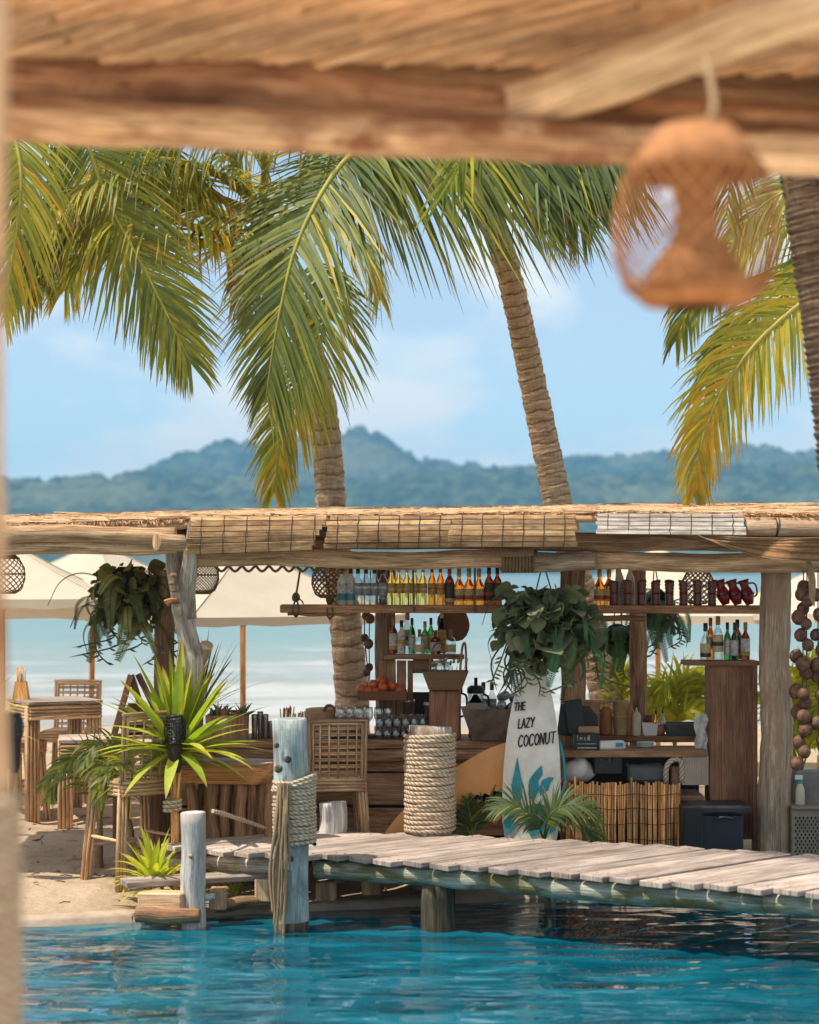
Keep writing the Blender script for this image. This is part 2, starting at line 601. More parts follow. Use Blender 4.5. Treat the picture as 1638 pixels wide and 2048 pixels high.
M['near_wood'] = m_wood('near_wood', (.25, .13, .075), (.58, .40, .26), (.80, .65, .49), su=5, sv=.7, rough=.85, bs=.5, patch=(.19, .085, .045), vary=.1, gain=1.75)
M['near_ceil'] = m_wood('near_ceil', (.38, .235, .145), (.62, .44, .295), (.74, .58, .43), su=12, sv=2.0, rough=.9, bs=.6, vary=.12, gain=1.75)
M['near_wood_shaded'] = m_wood('near_wood_shaded', (.15, .07, .04), (.38, .22, .13), (.60, .42, .28), su=5, sv=.7, rough=.85, bs=.5, patch=(.14, .065, .04), vary=.1, gain=1.6)  # shaded copy of near_wood: the upper logs' shade is in the colour
M['near_rafter'] = m_wood('near_rafter', (.42, .30, .19), (.66, .52, .36), (.80, .68, .52), su=5, sv=.7, rough=.85, bs=.4, vary=.1, gain=1.6)
M['rope'] = m_rope('rope', (.68, .55, .41), (.36, .255, .17), 1.0, 26)
M['rope_dark'] = m_rope('rope_dark', (.36, .23, .13), (.15, .085, .045), 1.0, 60)
M['rope_thin'] = m_rope('rope_thin', (.50, .36, .22), (.25, .16, .09), 1.0, 70, .5)
M['string'] = m_plain('string', (.07, .045, .03), .9)
M['wire'] = m_plain('wire', (.03, .025, .02), .5)
M['coconut'] = m_plain('coconut', (.20, .10, .055), .62, 0, .45, 30, .9, .3)
M['trunk'] = None
M['moss_ball'] = m_plain('moss_ball', (.05, .035, .02), .95, 0, .4, 14, .8, .1)
M['canvas'] = m_canvas('canvas', (.74, .68, .57))
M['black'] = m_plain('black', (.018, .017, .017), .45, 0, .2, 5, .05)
M['navy'] = m_plain('navy', (.022, .024, .034), .42, 0, .2, 3, .05)
M['black_lacquer'] = m_plain('black_lacquer', (.02, .018, .018), .35)
M['white'] = m_plain('white', (.72, .70, .66), .5, 0, .08, 6, .05)
M['board_white'] = m_plain('board_white', (.84, .79, .70), .34, 0, .10, 7, .05, col2=(.68, .60, .50))
M['board_orange'] = m_plain('board_orange', (.85, .38, .11), .42, 0, .12, 3, .03)
M['teal_paint'] = m_plain('teal_paint', (.022, .30, .34), .5, 0, .35, 20, .05, col2=(.03, .17, .23))
M['teal'] = m_plain('teal', (.01, .27, .36), .35)
M['ink'] = m_plain('ink', (.03, .028, .026), .7)
M['zinc'] = m_plain('zinc', (.24, .17, .12), .45, .35, .35, 9, .2)
M['steel'] = m_plain('steel', (.42, .39, .35), .28, .9, .15, 9, .05)
M['can_end'] = m_plain('can_end', (.30, .32, .35), .4, .6, .15, 9, .05)
M['orange'] = m_plain('orange', (.62, .13, .02), .42, 0, .2, 40, .15, .5, col2=(.50, .09, .015))
M['terracotta'] = m_plain('terracotta', (.42, .17, .07), .7)
M['tiki'] = m_plain('tiki', (.17, .036, .022), .32, 0, .3, 30, .4, .6)
M['red_jug'] = m_plain('red_jug', (.28, .018, .022), .28, 0, .2, 9, .05, .6)
M['tan_cup'] = m_plain('tan_cup', (.56, .35, .17), .7)
M['grey_plastic'] = m_plain('grey_plastic', (.10, .105, .10), .5)
M['tan_metal'] = m_plain('tan_metal', (.30, .225, .165), .5)
M['grey_box'] = m_plain('grey_box', (.20, .19, .17), .6)
M['bag'] = m_plain('bag', (.60, .56, .52), .3, 0, .25, 12, .6, .7)
M['wicker'] = None
M['cream'] = m_plain('cream', (.62, .52, .36), .55)
M['cap_dark'] = m_plain('cap_dark', (.03, .022, .02), .4)
M['cap_red'] = m_plain('cap_red', (.32, .03, .02), .4)
M['cap_gold'] = m_plain('cap_gold', (.55, .36, .12), .35, .5)
M['cap_wood'] = m_plain('cap_wood', (.36, .20, .10), .7)
M['g_clear'] = None
M['g_yellow'] = m_glass('g_yellow', (.95, .76, .20))
M['g_amber'] = m_glass('g_amber', (.92, .33, .03))
M['g_dark'] = m_glass('g_dark', (.22, .05, .015))
M['g_green'] = m_glass('g_green', (.04, .30, .08))
M['g_brown'] = m_glass('g_brown', (.30, .13, .05))
def m_thin_glass(name, tint, refl=.10):
    m, t, b, o = new_mat(name)
    tr = N(t, 'ShaderNodeBsdfTransparent'); tr.inputs['Color'].default_value = (*tint, 1)
    gl = N(t, 'ShaderNodeBsdfGlossy', Roughness=.06); gl.inputs['Color'].default_value = (1, 1, 1, 1)
    lw = N(t, 'ShaderNodeLayerWeight', Blend=.35)
    ad = N(t, 'ShaderNodeMath', operation='MULTIPLY_ADD'); t.links.new(lw.outputs['Facing'], ad.inputs[0]); ad.inputs[1].default_value = .55; ad.inputs[2].default_value = refl
    mx = N(t, 'ShaderNodeMixShader'); t.links.new(ad.outputs[0], mx.inputs[0]); t.links.new(tr.outputs[0], mx.inputs[1]); t.links.new(gl.outputs[0], mx.inputs[2])
    t.links.new(mx.outputs[0], o.inputs['Surface'])
    return m
M['g_tumbler'] = m_thin_glass('g_tumbler', (.93, .95, .95), .16)
M['g_clear'] = m_thin_glass('g_clear', (.90, .92, .91), .14)
M['milk'] = m_plain('milk', (.76, .74, .70), .25)
M['l_cream'] = m_plain('l_cream', (.62, .50, .28), .6, 0, .3, 60, 0)
M['l_white'] = m_plain('l_white', (.66, .64, .60), .6, 0, .45, 60, 0)
M['l_grey'] = m_plain('l_grey', (.33, .35, .36), .5, 0, .5, 60, 0)
M['l_gold'] = m_plain('l_gold', (.62, .36, .06), .5, 0, .4, 50, 0)
M['l_red'] = m_plain('l_red', (.48, .06, .03), .5)
M['l_teal'] = m_plain('l_teal', (.06, .28, .30), .5)
M['l_dark'] = m_plain('l_dark', (.06, .04, .03), .5)
M['net'] = m_rope('net', (.36, .20, .10), (.17, .085, .045), 0.0, 14, .3)

PALM = [(0, (.075, .115, .042)), (.3, (.165, .210, .062)), (.55, (.33, .35, .065)), (.78, (.55, .48, .07)), (1, (.66, .37, .05))]
M['palm'] = m_leaf('palm', PALM)
M['rachis'] = m_leaf('rachis', [(0, (.20, .22, .05)), (.5, (.40, .37, .07)), (1, (.50, .40, .09))], tip=(.3, .25, .06), trans=.1)
M['sword'] = m_leaf('sword', [(0, (.17, .26, .04)), (.4, (.32, .44, .055)), (.75, (.50, .58, .08)), (1, (.64, .58, .09))], tip=(.42, .18, .05), trans=.4, tip_at=.8)
M['dark_leaf'] = m_leaf('dark_leaf', [(0, (.07, .085, .048)), (.4, (.14, .17, .085)), (.8, (.27, .28, .16)), (1, (.20, .29, .14))], trans=.32, rough=.35, tip_at=.95)
M['olive_leaf'] = m_leaf('olive_leaf', [(0, (.05, .06, .02)), (.5, (.12, .135, .04)), (1, (.30, .29, .10))], trans=.25, rough=.45, tip_at=.95)
M['fern'] = m_leaf('fern', [(0, (.05, .095, .045)), (.5, (.11, .19, .07)), (1, (.08, .26, .13))], trans=.3, rough=.5, tip_at=.97)
M['lime'] = m_leaf('lime', [(0, (.20, .25, .02)), (.5, (.38, .40, .03)), (1, (.55, .50, .06))], tip=(.5, .3, .06), trans=.5, tip_at=.9)
M['dry_frond'] = m_leaf('dry_frond', [(0, (.30, .19, .10)), (1, (.42, .28, .16))], tip=(.25, .15, .08), trans=.2)
M['dry'] = m_plain('dry', (.34, .21, .11), .9, 0, .3, 18, .5)

def m_trunk(name, c1, c2, ring=.1):
    m, t, b, o = new_mat(name)
    v = coord(t, 'UV', (6, 26, 1), rnd=False)
    n1 = noise_n(t, v, 1.2, 5, .6, .4)
    n2 = noise_n(t, coord(t, 'UV', (30, 3, 1), rnd=False), 2.0, 4)
    n3 = noise_n(t, coord(t, 'UV', (5, 2.5, 1), rnd=False), 1.0, 3)
    c = ramp(t, n1, [(.28, c2), (.62, c1)])
    c = mixc(t, .6, c, ramp(t, n2, [(.3, (.55, .5, .46)), (.65, (1.05, 1.05, 1.05))]), 'MULTIPLY')
    tc = t.nodes.new('ShaderNodeTexCoord'); sp = t.nodes.new('ShaderNodeSeparateXYZ'); t.links.new(tc.outputs['UV'], sp.inputs[0])
    ad = N(t, 'ShaderNodeMath', operation='MULTIPLY_ADD'); t.links.new(n3, ad.inputs[0]); ad.inputs[1].default_value = ring * 1.1; t.links.new(sp.outputs['Y'], ad.inputs[2])
    dv = N(t, 'ShaderNodeMath', operation='DIVIDE'); t.links.new(ad.outputs[0], dv.inputs[0]); dv.inputs[1].default_value = ring
    fr = N(t, 'ShaderNodeMath', operation='FRACT'); t.links.new(dv.outputs[0], fr.inputs[0])
    rg_ = ramp(t, fr.outputs[0], [(0, (.42, .36, .31)), (.10, (.55, .5, .45)), (.22, (1, 1, 1)), (.85, (1.12, 1.1, 1.06)), (1, (1.2, 1.18, 1.12))])
    c = mixc(t, .9, c, rg_, 'MULTIPLY')
    t.links.new(c, b.inputs['Base Color'])
    b.inputs['Roughness'].default_value = .9
    b.inputs['Specular IOR Level'].default_value = .15
    sm = N(t, 'ShaderNodeMath', operation='MULTIPLY_ADD'); t.links.new(fr.outputs[0], sm.inputs[0]); sm.inputs[1].default_value = 1.6; t.links.new(n1, sm.inputs[2])
    bump(t, sm.outputs[0], b, .9, .02)
    return m
M['trunk'] = m_trunk('trunk', (.56, .42, .29), (.30, .20, .13), .15)
M['trunk_fine'] = m_trunk('trunk_fine', (.58, .43, .29), (.31, .20, .13), .105)
M['trunk_shaded'] = m_trunk('trunk_shaded', (.32, .21, .14), (.13, .08, .055), .075)  # near trunk seen from its shade side; that shade is in the colour

def m_wicker(name, c1, c2, fu=60, fv=60):
    m, t, b, o = new_mat(name)
    v = coord(t, 'UV', (fu, fv, 1), rnd=False)
    ch = N(t, 'ShaderNodeTexWave', Scale=.5, Distortion=1.2); ch.wave_type = 'BANDS'; ch.bands_direction = 'X'
    t.links.new(v, ch.inputs['Vector'])
    ch2 = N(t, 'ShaderNodeTexWave', Scale=.5, Distortion=1.2); ch2.wave_type = 'BANDS'; ch2.bands_direction = 'Y'
    t.links.new(v, ch2.inputs['Vector'])
    mu = N(t, 'ShaderNodeMath', operation='MULTIPLY'); t.links.new(ch.outputs['Fac'], mu.inputs[0]); t.links.new(ch2.outputs['Fac'], mu.inputs[1])
    c = ramp(t, mu.outputs[0], [(0.05, c2), (.5, c1)])
    t.links.new(c, b.inputs['Base Color'])
    b.inputs['Roughness'].default_value = .75
    bump(t, mu.outputs[0], b, .8, .006)
    return m
M['wicker'] = m_wicker('wicker', (.44, .27, .14), (.16, .085, .04))
M['wicker_red'] = m_wicker('wicker_red', (.40, .17, .075), (.13, .05, .022))
M['near_lamp'] = m_plain('near_lamp', (.48, .225, .095), .8, 0, .3, 25, .4, .2, col2=(.27, .11, .045))
M['woven_dark'] = m_wicker('woven_dark', (.10, .05, .035), (.035, .018, .014), 130, 130)

# ---- sand, water, sea, forest
def mat_sand():
    m, t, b, o = new_mat('sand')
    v = coord(t, 'Object', (1, 1, 1), rnd=False)
    n1 = noise_n(t, v, 1.3, 6, .6)
    n2 = noise_n(t, v, 26, 6, .7)
    c = ramp(t, n1, [(.3, (.38, .275, .19)), (.66, (.54, .42, .305))])
    c = mixc(t, .5, c, ramp(t, n2, [(.3, (.72, .68, .64)), (.65, (1.08, 1.07, 1.05))]), 'MULTIPLY')
    t.links.new(c, b.inputs['Base Color'])
    b.inputs['Roughness'].default_value = .95
    b.inputs['Specular IOR Level'].default_value = .1
    ad = N(t, 'ShaderNodeMath', operation='MULTIPLY_ADD'); t.links.new(n2, ad.inputs[0]); ad.inputs[1].default_value = .35
    n3 = noise_n(t, v, 7, 3, .5); t.links.new(n3, ad.inputs[2])
    bump(t, ad.outputs[0], b, .9, .05)
    return m
M['sand'] = mat_sand()
M['bounce_terrace'] = m_plain('bounce_terrace', (.72, .58, .42), .9, 0, .12, 2, .2)

def mat_pool():
    m, t, b, o = new_mat('pool_water')
    tc = t.nodes.new('ShaderNodeTexCoord')
    mp = N(t, 'ShaderNodeMapping'); mp.inputs['Scale'].default_value = (.62, 1.5, 1)
    t.links.new(tc.outputs['Object'], mp.inputs['Vector'])
    n1 = noise_n(t, mp.outputs[0], 2.3, 1.5, .45, .3)
    n2 = noise_n(t, mp.outputs[0], 8.0, 1, .5, .2)
    ad = N(t, 'ShaderNodeMath', operation='MULTIPLY_ADD'); t.links.new(n2, ad.inputs[0]); ad.inputs[1].default_value = .07; t.links.new(n1, ad.inputs[2])
    bp = N(t, 'ShaderNodeBump', Strength=.55, Distance=.11); t.links.new(ad.outputs[0], bp.inputs['Height'])
    gl = N(t, 'ShaderNodeBsdfGlossy', Roughness=.02); gl.inputs['Color'].default_value = (1, 1, 1, 1)
    t.links.new(bp.outputs[0], gl.inputs['Normal'])
    fr = N(t, 'ShaderNodeFresnel', IOR=1.33); t.links.new(bp.outputs[0], fr.inputs['Normal'])
    df = N(t, 'ShaderNodeBsdfDiffuse'); t.links.new(bp.outputs[0], df.inputs['Normal'])
    c = ramp(t, n1, [(.3, (.001, .085, .140)), (.7, (.010, .195, .285))])
    t.links.new(c, df.inputs['Color'])
    tr = N(t, 'ShaderNodeBsdfTransparent'); tr.inputs['Color'].default_value = (.18, .62, .70, 1)
    m1 = N(t, 'ShaderNodeMixShader'); m1.inputs[0].default_value = .28
    t.links.new(df.outputs[0], m1.inputs[1]); t.links.new(tr.outputs[0], m1.inputs[2])
    m2 = N(t, 'ShaderNodeMixShader'); t.links.new(fr.outputs[0], m2.inputs[0])
    t.links.new(m1.outputs[0], m2.inputs[1]); t.links.new(gl.outputs[0], m2.inputs[2])
    t.links.new(m2.outputs[0], o.inputs['Surface'])
    return m
M['pool'] = mat_pool()
M['pool_floor'] = m_plain('pool_floor', (.03, .30, .42), .6, 0, .2, .8, 0)
M['coping'] = m_plain('coping', (.50, .39, .30), .85, 0, .3, 6, .6, .3, col2=(.34, .25, .18))

def mat_sea():
    m, t, b, o = new_mat('sea')
    tc = t.nodes.new('ShaderNodeTexCoord')
    sp = t.nodes.new('ShaderNodeSeparateXYZ'); t.links.new(tc.outputs['Object'], sp.inputs[0])
    mr = N(t, 'ShaderNodeMapRange'); t.links.new(sp.outputs['Y'], mr.inputs['Value'])
    mr.inputs['From Min'].default_value = 40; mr.inputs['From Max'].default_value = 320
    deep = ramp(t, mr.outputs[0], [(0, (.31, .295, .265)), (.05, (.26, .30, .285)), (.20, (.16, .265, .28)), (1, (.11, .205, .235))])
    mp = N(t, 'ShaderNodeMapping'); mp.inputs['Scale'].default_value = (.15, .42, 1)
    t.links.new(tc.outputs['Object'], mp.inputs['Vector'])
    n = noise_n(t, mp.outputs[0], 1.0, 9, .68, .8)
    # breaking foam, thick near the beach and thinning out to sea (the surf itself)
    th = ramp(t, mr.outputs[0], [(0, (.47, .47, .47)), (.04, (.46, .46, .46)), (.09, (.51, .51, .51)), (.18, (.60, .60, .60)), (.5, (.74, .74, .74))])
    sb = N(t, 'ShaderNodeMath', operation='SUBTRACT'); t.links.new(n, sb.inputs[0]); t.links.new(th, sb.inputs[1])
    fo = ramp(t, sb.outputs[0], [(0, (0, 0, 0)), (.10, (1, 1, 1))])
    c = mixc(t, fo, deep, (.45, .45, .435))
    t.links.new(c, b.inputs['Base Color'])
    b.inputs['Roughness'].default_value = .35
    b.inputs['IOR'].default_value = 1.33
    mp2 = N(t, 'ShaderNodeMapping'); mp2.inputs['Scale'].default_value = (.5, 1.0, 1); t.links.new(tc.outputs['Object'], mp2.inputs['Vector'])
    n2 = noise_n(t, mp2.outputs[0], .8, 5, .6)
    bump(t, n2, b, .7, .5)
    return m
M['sea'] = mat_sea()

def mat_forest():
    m, t, b, o = new_mat('forest')
    v = coord(t, 'Object', (1, 1, 1.5), rnd=False)
    n1 = noise_n(t, v, .045, 5, .6)
    n2 = noise_n(t, v, .008, 4, .6)
    c = ramp(t, n1, [(.34, (.006, .022, .016)), (.5, (.026, .06, .034)), (.66, (.085, .125, .06))])
    c = mixc(t, ramp(t, n2, [(.48, (0, 0, 0)), (.62, (.6, .6, .6))]), c, (.15, .17, .09))
    t.links.new(c, b.inputs['Base Color'])
    b.inputs['Roughness'].default_value = .95
    b.inputs['Specular IOR Level'].default_value = .05
    return m
M['forest'] = mat_forest()
# ------------------------------------------------------------------ setting
SEA_Z, POOL_Z, DECK_Z = -0.9, -0.16, 0.32
SHORE = [(-30, 12.4), (-6, 13.3), (-3.6, 13.85), (-2.54, 14.14), (-1.87, 14.36), (-1.2, 14.6), (-.26, 14.87), (.5, 15.15), (1.08, 15.36), (1.8, 15.45), (4, 15.5), (8, 15.5), (30, 15.5)]
_sx = np.array([a for a, b in SHORE]); _sy = np.array([b for a, b in SHORE])

def ground_h(X, Y):
    sh = np.interp(X, _sx, _sy)
    d = Y - sh
    z = .045 * vnoise(X, Y, 1.1, 1, 3) + .045 * vnoise(X, Y, .35, 2, 2) + .045 * vnoise(X * .6, Y * 2.2, .9, 5, 2)
    z = z + .06 * np.clip((Y - 15) / 6, 0, 1)
    z = z * np.clip(d / .7, 0, 1) - .125 * np.clip(1 - d / .9, 0, 1)
    beach = np.clip((Y - 23) / 22, 0, 1)
    z = z - 1.25 * beach ** 1.3
    z = np.where(d < 0, np.maximum(-.125 + d * 8, -1.6), z)
    near = Y < 4.0          # the bank on which the viewer's unseen, light-bouncing terrace stands
    z = np.where(near, -.3 + .02 * vnoise(X, Y, .6, 3, 2), z)
    z = np.where((Y > 45), -2.2, z)
    return z
xs = np.concatenate([np.linspace(-60, -9, 30)[:-1], np.linspace(-9, -4.2, 60)[:-1], np.linspace(-4.2, 3.4, 230)[:-1], np.linspace(3.4, 9, 50)[:-1], np.linspace(9, 60, 30)])
ys = np.concatenate([np.linspace(-20, 3.9, 14), np.linspace(4.0, 13.0, 20), np.linspace(13.05, 19, 190)[:-1], np.linspace(19, 26, 70)[:-1], np.linspace(26, 60, 40)])
grid_mesh('beach_sand', xs, ys, ground_h, M['sand'])

def pool_h(X, Y):
    return POOL_Z + .010 * vnoise(X, Y * 1.4, .55, 4, 2) + .006 * vnoise(X, Y * 1.4, .2, 6, 2)
_p = grid_mesh('pool_water', np.linspace(-9, 9, 260), np.linspace(4.05, 15.6, 200), pool_h, M['pool'])
grid_mesh('pool_floor', np.linspace(-30, 30, 3), np.linspace(4.02, 15.6, 3), lambda X, Y: X * 0 - 1.25, M['pool_floor'])
mb = MB()
cp = [(x, y) for x, y in SHORE if -9 < x < 9]
pts = bez([Vector((x, y, 0)) for x, y in cp], 90)
vs, fs, uvs = [], [], []
for i, p in enumerate(pts):
    w = .14 + .05 * nz(p, 1.3)
    for dy, dz in ((-.05, -.40), (-.045, -.122), (0, -.104), (w, -.10), (w + .07, -.16)):
        vs.append(Vector((p.x, p.y + dy + .02 * nz(p, 2.0, 3), dz + .006 * nz(p, 5, 2))))
for i in range(len(pts) - 1):
    for j in range(4):
        fs.append([i * 5 + j, (i + 1) * 5 + j, (i + 1) * 5 + j + 1, i * 5 + j + 1])
        uvs.append([(0, 0)] * 4)
mb.add(vs, fs, uvs)
mb.build('pool_coping', M['coping'], kind='structure')

def sea_h(X, Y):
    near = np.clip((140 - Y) / 100, 0, 1)
    w = .22 * near * np.exp(-((np.mod(Y + 3 * vnoise(X, Y, 22, 2, 2), 13) - 6) / 1.4) ** 2)
    return SEA_Z + w + .03 * vnoise(X, Y * 2, 5, 3, 2)
grid_mesh('sea', np.concatenate([np.linspace(-4500, -80, 12)[:-1], np.linspace(-80, 80, 100)[:-1], np.linspace(80, 4500, 12)]),
          np.concatenate([np.linspace(36, 160, 170)[:-1], np.geomspace(160, 3500, 40)]), sea_h, M['sea'])

def hill(name, Y0, Y1, Y2, prof, seed, bump_h, nx=420, ny=90, span=900):
    px = np.array([a for a, b in prof], float); py = np.array([b for a, b in prof], float)
    def hf(X, Y):
        t = np.clip((Y - Y0) / (Y1 - Y0), 0, 1)
        back = np.clip((Y2 - Y) / (Y2 - Y1), 0, 1)
        pxx = 819 + K * X / Y1
        top = (HOR - np.interp(pxx, px, py)) / K * Y1 + EYE
        s = t ** .85 * (1 + .12 * vnoise(X, Y, 120, seed, 3) * (1 - t)) * back ** .7
        h = top * s
        cr = np.abs(vnoise(X, Y * .8, 17, seed + 1, 2))
        h = h + bump_h * (1 - cr * 1.6) * np.clip(t * 6, 0, 1) + 2.5 * vnoise(X, Y, 6, seed + 2, 2) * np.clip(t * 6, 0, 1)
        return h - 1.5
    ys = np.concatenate([np.linspace(Y0, Y1, ny), np.linspace(Y1, Y2, 14)[1:]])
    return grid_mesh(name, np.linspace(-span, span, nx), ys, hf, M['forest'])
FAR = [(-1500, 960), (-400, 970), (0, 985), (250, 975), (300, 942), (340, 925), (400, 903), (460, 890), (540, 893), (620, 880), (680, 868), (725, 864), (760, 878), (800, 905), (850, 925), (900, 935), (1000, 945), (1080, 940), (1120, 928), (1150, 916), (1230, 922), (1320, 912), (1420, 912), (1480, 897), (1530, 900), (1580, 912), (1650, 908), (1900, 930), (3000, 950)]
NEAR = [(-1500, 990), (-400, 975), (0, 973), (60, 972), (150, 965), (230, 960), (300, 956), (400, 966), (520, 972), (700, 970), (850, 962), (960, 950), (1060, 958), (1200, 965), (1400, 950), (1560, 938), (1700, 945), (3000, 960)]
hill('far_hill', 2150, 2600, 3000, FAR, 3, 12)
hill('near_hill', 1500, 1950, 2140, NEAR, 8, 11, 480, 110, 800)

mb = MB(); _rg = random.Random(77)
for i in range(420):
    x, y = _rg.uniform(-4.6, 0.4), _rg.uniform(14.4, 20.5)
    if y < np.interp(x, _sx, _sy) + .3: continue
    z = float(ground_h(np.array([x]), np.array([y]))[0]) + .006
    a = _rg.uniform(0, 6.28); L = _rg.uniform(.03, .16)
    p = Vector((x, y, z)); d = Vector((math.cos(a), math.sin(a), _rg.gauss(0, .08)))
    mb.tube([p, p + d * L * .5 + Vector((0, 0, .008)), p + d * L], [.004, .005, .002], 4, False, seed=i)
mb.build('dry_litter', M['log_brown'], kind='stuff', label='scattered dry twigs and leaf bits on the sand')
# ------------------------------------------------------------------ beach bar hut
hut = thing('beach_bar', 'open-fronted beach bar of weathered logs under a flat thatched roof', 'beach bar', (0, 16, 0))
EA = 15.1                                             # eave distance
def eave_row(x):   # photograph row of the front roof edge
    return np.interp(x, [-400, 0, 375, 385, 1150, 1200, 1638, 2100], [1056, 1050, 1037, 1033, 1026, 1024, 1030, 1040])
def rear_row(x):
    return np.interp(x, [-400, 0, 380, 820, 1150, 1400, 1638, 2100], [1034, 1030, 1022, 1016, 1013, 1008, 1008, 1012])
YR = 17.3
mb = MB()
vs, fs, uvs = [], [], []
NXR, NYR = 70, 8
for k in range(2):
    for i in range(NXR + 1):
        for j in range(NYR + 1):
            t = j / NYR
            px = -420 + 2600 * i / NXR
            a = P(px, eave_row(px) + 4, EA); b = P(px, rear_row(px) + 3, YR); b.x = a.x
            q = a.lerp(b, t)
            q.z += -.05 * k + .012 * nz(q, 4) - .012
            vs.append(q)
W_ = NYR + 1
S_ = (NXR + 1) * W_
for i in range(NXR):
    for j in range(NYR):
        a = i * W_ + j
        q = [a, a + W_, a + W_ + 1, a + 1]
        fs.append(q); uvs.append([(i * .14, j * .4), ((i + 1) * .14, j * .4), ((i + 1) * .14, (j + 1) * .4), (i * .14, (j + 1) * .4)])
        fs.append([S_ + c for c in q[::-1]]); uvs.append([(i * .14, j * .4), (i * .14, (j + 1) * .4), ((i + 1) * .14, (j + 1) * .4), ((i + 1) * .14, j * .4)])
    a = i * W_; fs.append([a, a + S_, a + W_ + S_, a + W_]); uvs.append([(0, 0)] * 4)
    a = i * W_ + NYR; fs.append([a, a + W_, a + W_ + S_, a + S_]); uvs.append([(0, 0)] * 4)
mb.add(vs, fs, uvs)
mb.build('roof', M['thatch'], hut)
# straw laid over the roof: far too many to count
rnd = random.Random(3)
mb = MB()
for i in range(7500):
    px = rnd.uniform(-300, 1990)
    t = abs(rnd.gauss(0, .33)) if rnd.random() < .6 else rnd.random()
    t = min(t, .97)
    a = P(px, eave_row(px), EA); b = P(px, rear_row(px), YR); b.x = a.x
    q = a.lerp(b, t)
    d = (b - a).normalized()
    s = Vector((1, 0, 0))
    ang = rnd.gauss(0, .22) if rnd.random() < .45 else rnd.gauss(1.5, .12)
    d = (d * math.cos(ang) + s * math.sin(ang)).normalized()
    d.z += rnd.gauss(0, .012)
    L = rnd.uniform(.15, .55)
    q.z += rnd.uniform(-.008, .014)
    q0 = q - d * L * .5
    if q0.y < EA - .04: q0.y = EA - .05 * rnd.random()
    mb.tube([q0, q + d * L * .5], [rnd.uniform(.003, .007)] * 2, 3, False, seed=rnd.random() * 9, smooth=False)
mb.build('roof_straw', M['thatch'], hut, kind='stuff')
# dark reed fringe hanging under the left eave
mb = MB()
for i in range(330):
    px = rnd.uniform(-200, 372)
    a = P(px, eave_row(px) + 2, EA - .02)
    L = .012 + .035 * abs(nz((px * .05, 0, 0), 1)) + rnd.uniform(0, .012)
    mb.tube([a, a + Vector((rnd.gauss(0, .01), rnd.uniform(-.03, .01), -L))], [.007, .003], 4, False, seed=rnd.random() * 9)
mb.build('reed_fringe', M['thatch'], hut, kind='stuff')

def hlog(name, mat, p0, p1, r, r1=None, seed=1, parent=hut, **kw):
    b = MB(); b.log(p0, p1, r, r1, n=18, segs=26, seed=seed, **kw)
    return b.build(name, mat, parent)
# left double beam
hlog('beam', M['log_warm'], P(-300, 1074, 14.86), P(352, 1068, 14.88), .070, .064, 2, wob=.03, rough=.12)
hlog('beam', M['log_warm'], P(-300, 1100, 14.92), P(352, 1094, 14.94), .060, .056, 5, wob=.03, rough=.12)
# centre and right beams
hlog('beam', M['log_warm'], P(352, 1116, 15.36), P(1030, 1121, 15.36), .066, .072, 7, wob=.03, rough=.10)
hlog('beam', M['log_grey'], P(1068, 1124, 15.30), P(1192, 1122, 15.22), .078, .070, 9, wob=.01)
hlog('beam', M['log_warm'], P(1182, 1121, 15.42), P(1900, 1128, 15.42), .072, .080, 11, wob=.03, rough=.12)
hlog('beam', M['log_brown'], P(1010, 1082, 15.34), P(1900, 1090, 15.34), .072, .078, 13, wob=.03, rough=.10)
hlog('beam', M['log_brown'], P(352, 1075, 15.55), P(1050, 1072, 15.55), .08, .08, 14)
hlog('beam', M['log_brown'], P(-300, 1085, 17.1), P(1900, 1078, 17.1), .07, .07, 17)
for i, px in enumerate((60, 330, 700, 1040, 1300, 1560)):
    a = P(px, 1075, 15.5); b = Vector((a.x, 17.2, 2.66))
    hlog('rafter', M['log_brown'], a, b, .05, .045, 20 + i)
# stub log end by the forked post
hlog('log_stub', M['log_warm'], P(313, 1084, 14.72), P(366, 1086, 14.84), .066, .062, 31, wob=0, rough=.04)
# posts
hlog('post', M['log_grey'], P(1551, 1140, 15.75) * 1, Vector((P(1548, 1700, 15.75).x, 15.75, -.1)), .118, .135, 41, wob=.03, rough=.09)
hlog('post', M['log_brown'], P(1146, 1130, 16.3), Vector((P(1144, 1600, 16.3).x, 16.3, -.1)), .10, .105, 43, wob=.03)
hlog('post', M['log_brown'], P(1277, 1140, 17.2), Vector((P(1273, 1600, 17.2).x, 17.2, -.1)), .072, .080, 44, wob=.03)
hlog('post', M['log_grey'], P(763, 1140, 16.95), Vector((P(762, 1600, 16.95).x, 16.95, -.1)), .050, .055, 45, wob=.02)
hlog('post', M['log_brown'], P(781, 1140, 17.1), Vector((P(781, 1600, 17.1).x, 17.1, -.1)), .04, .04, 46, wob=.02)
hlog('post', M['log_brown'], P(331, 1140, 15.75), Vector((P(318, 1700, 15.75).x, 15.75, -.1)), .078, .085, 47, wob=.03)
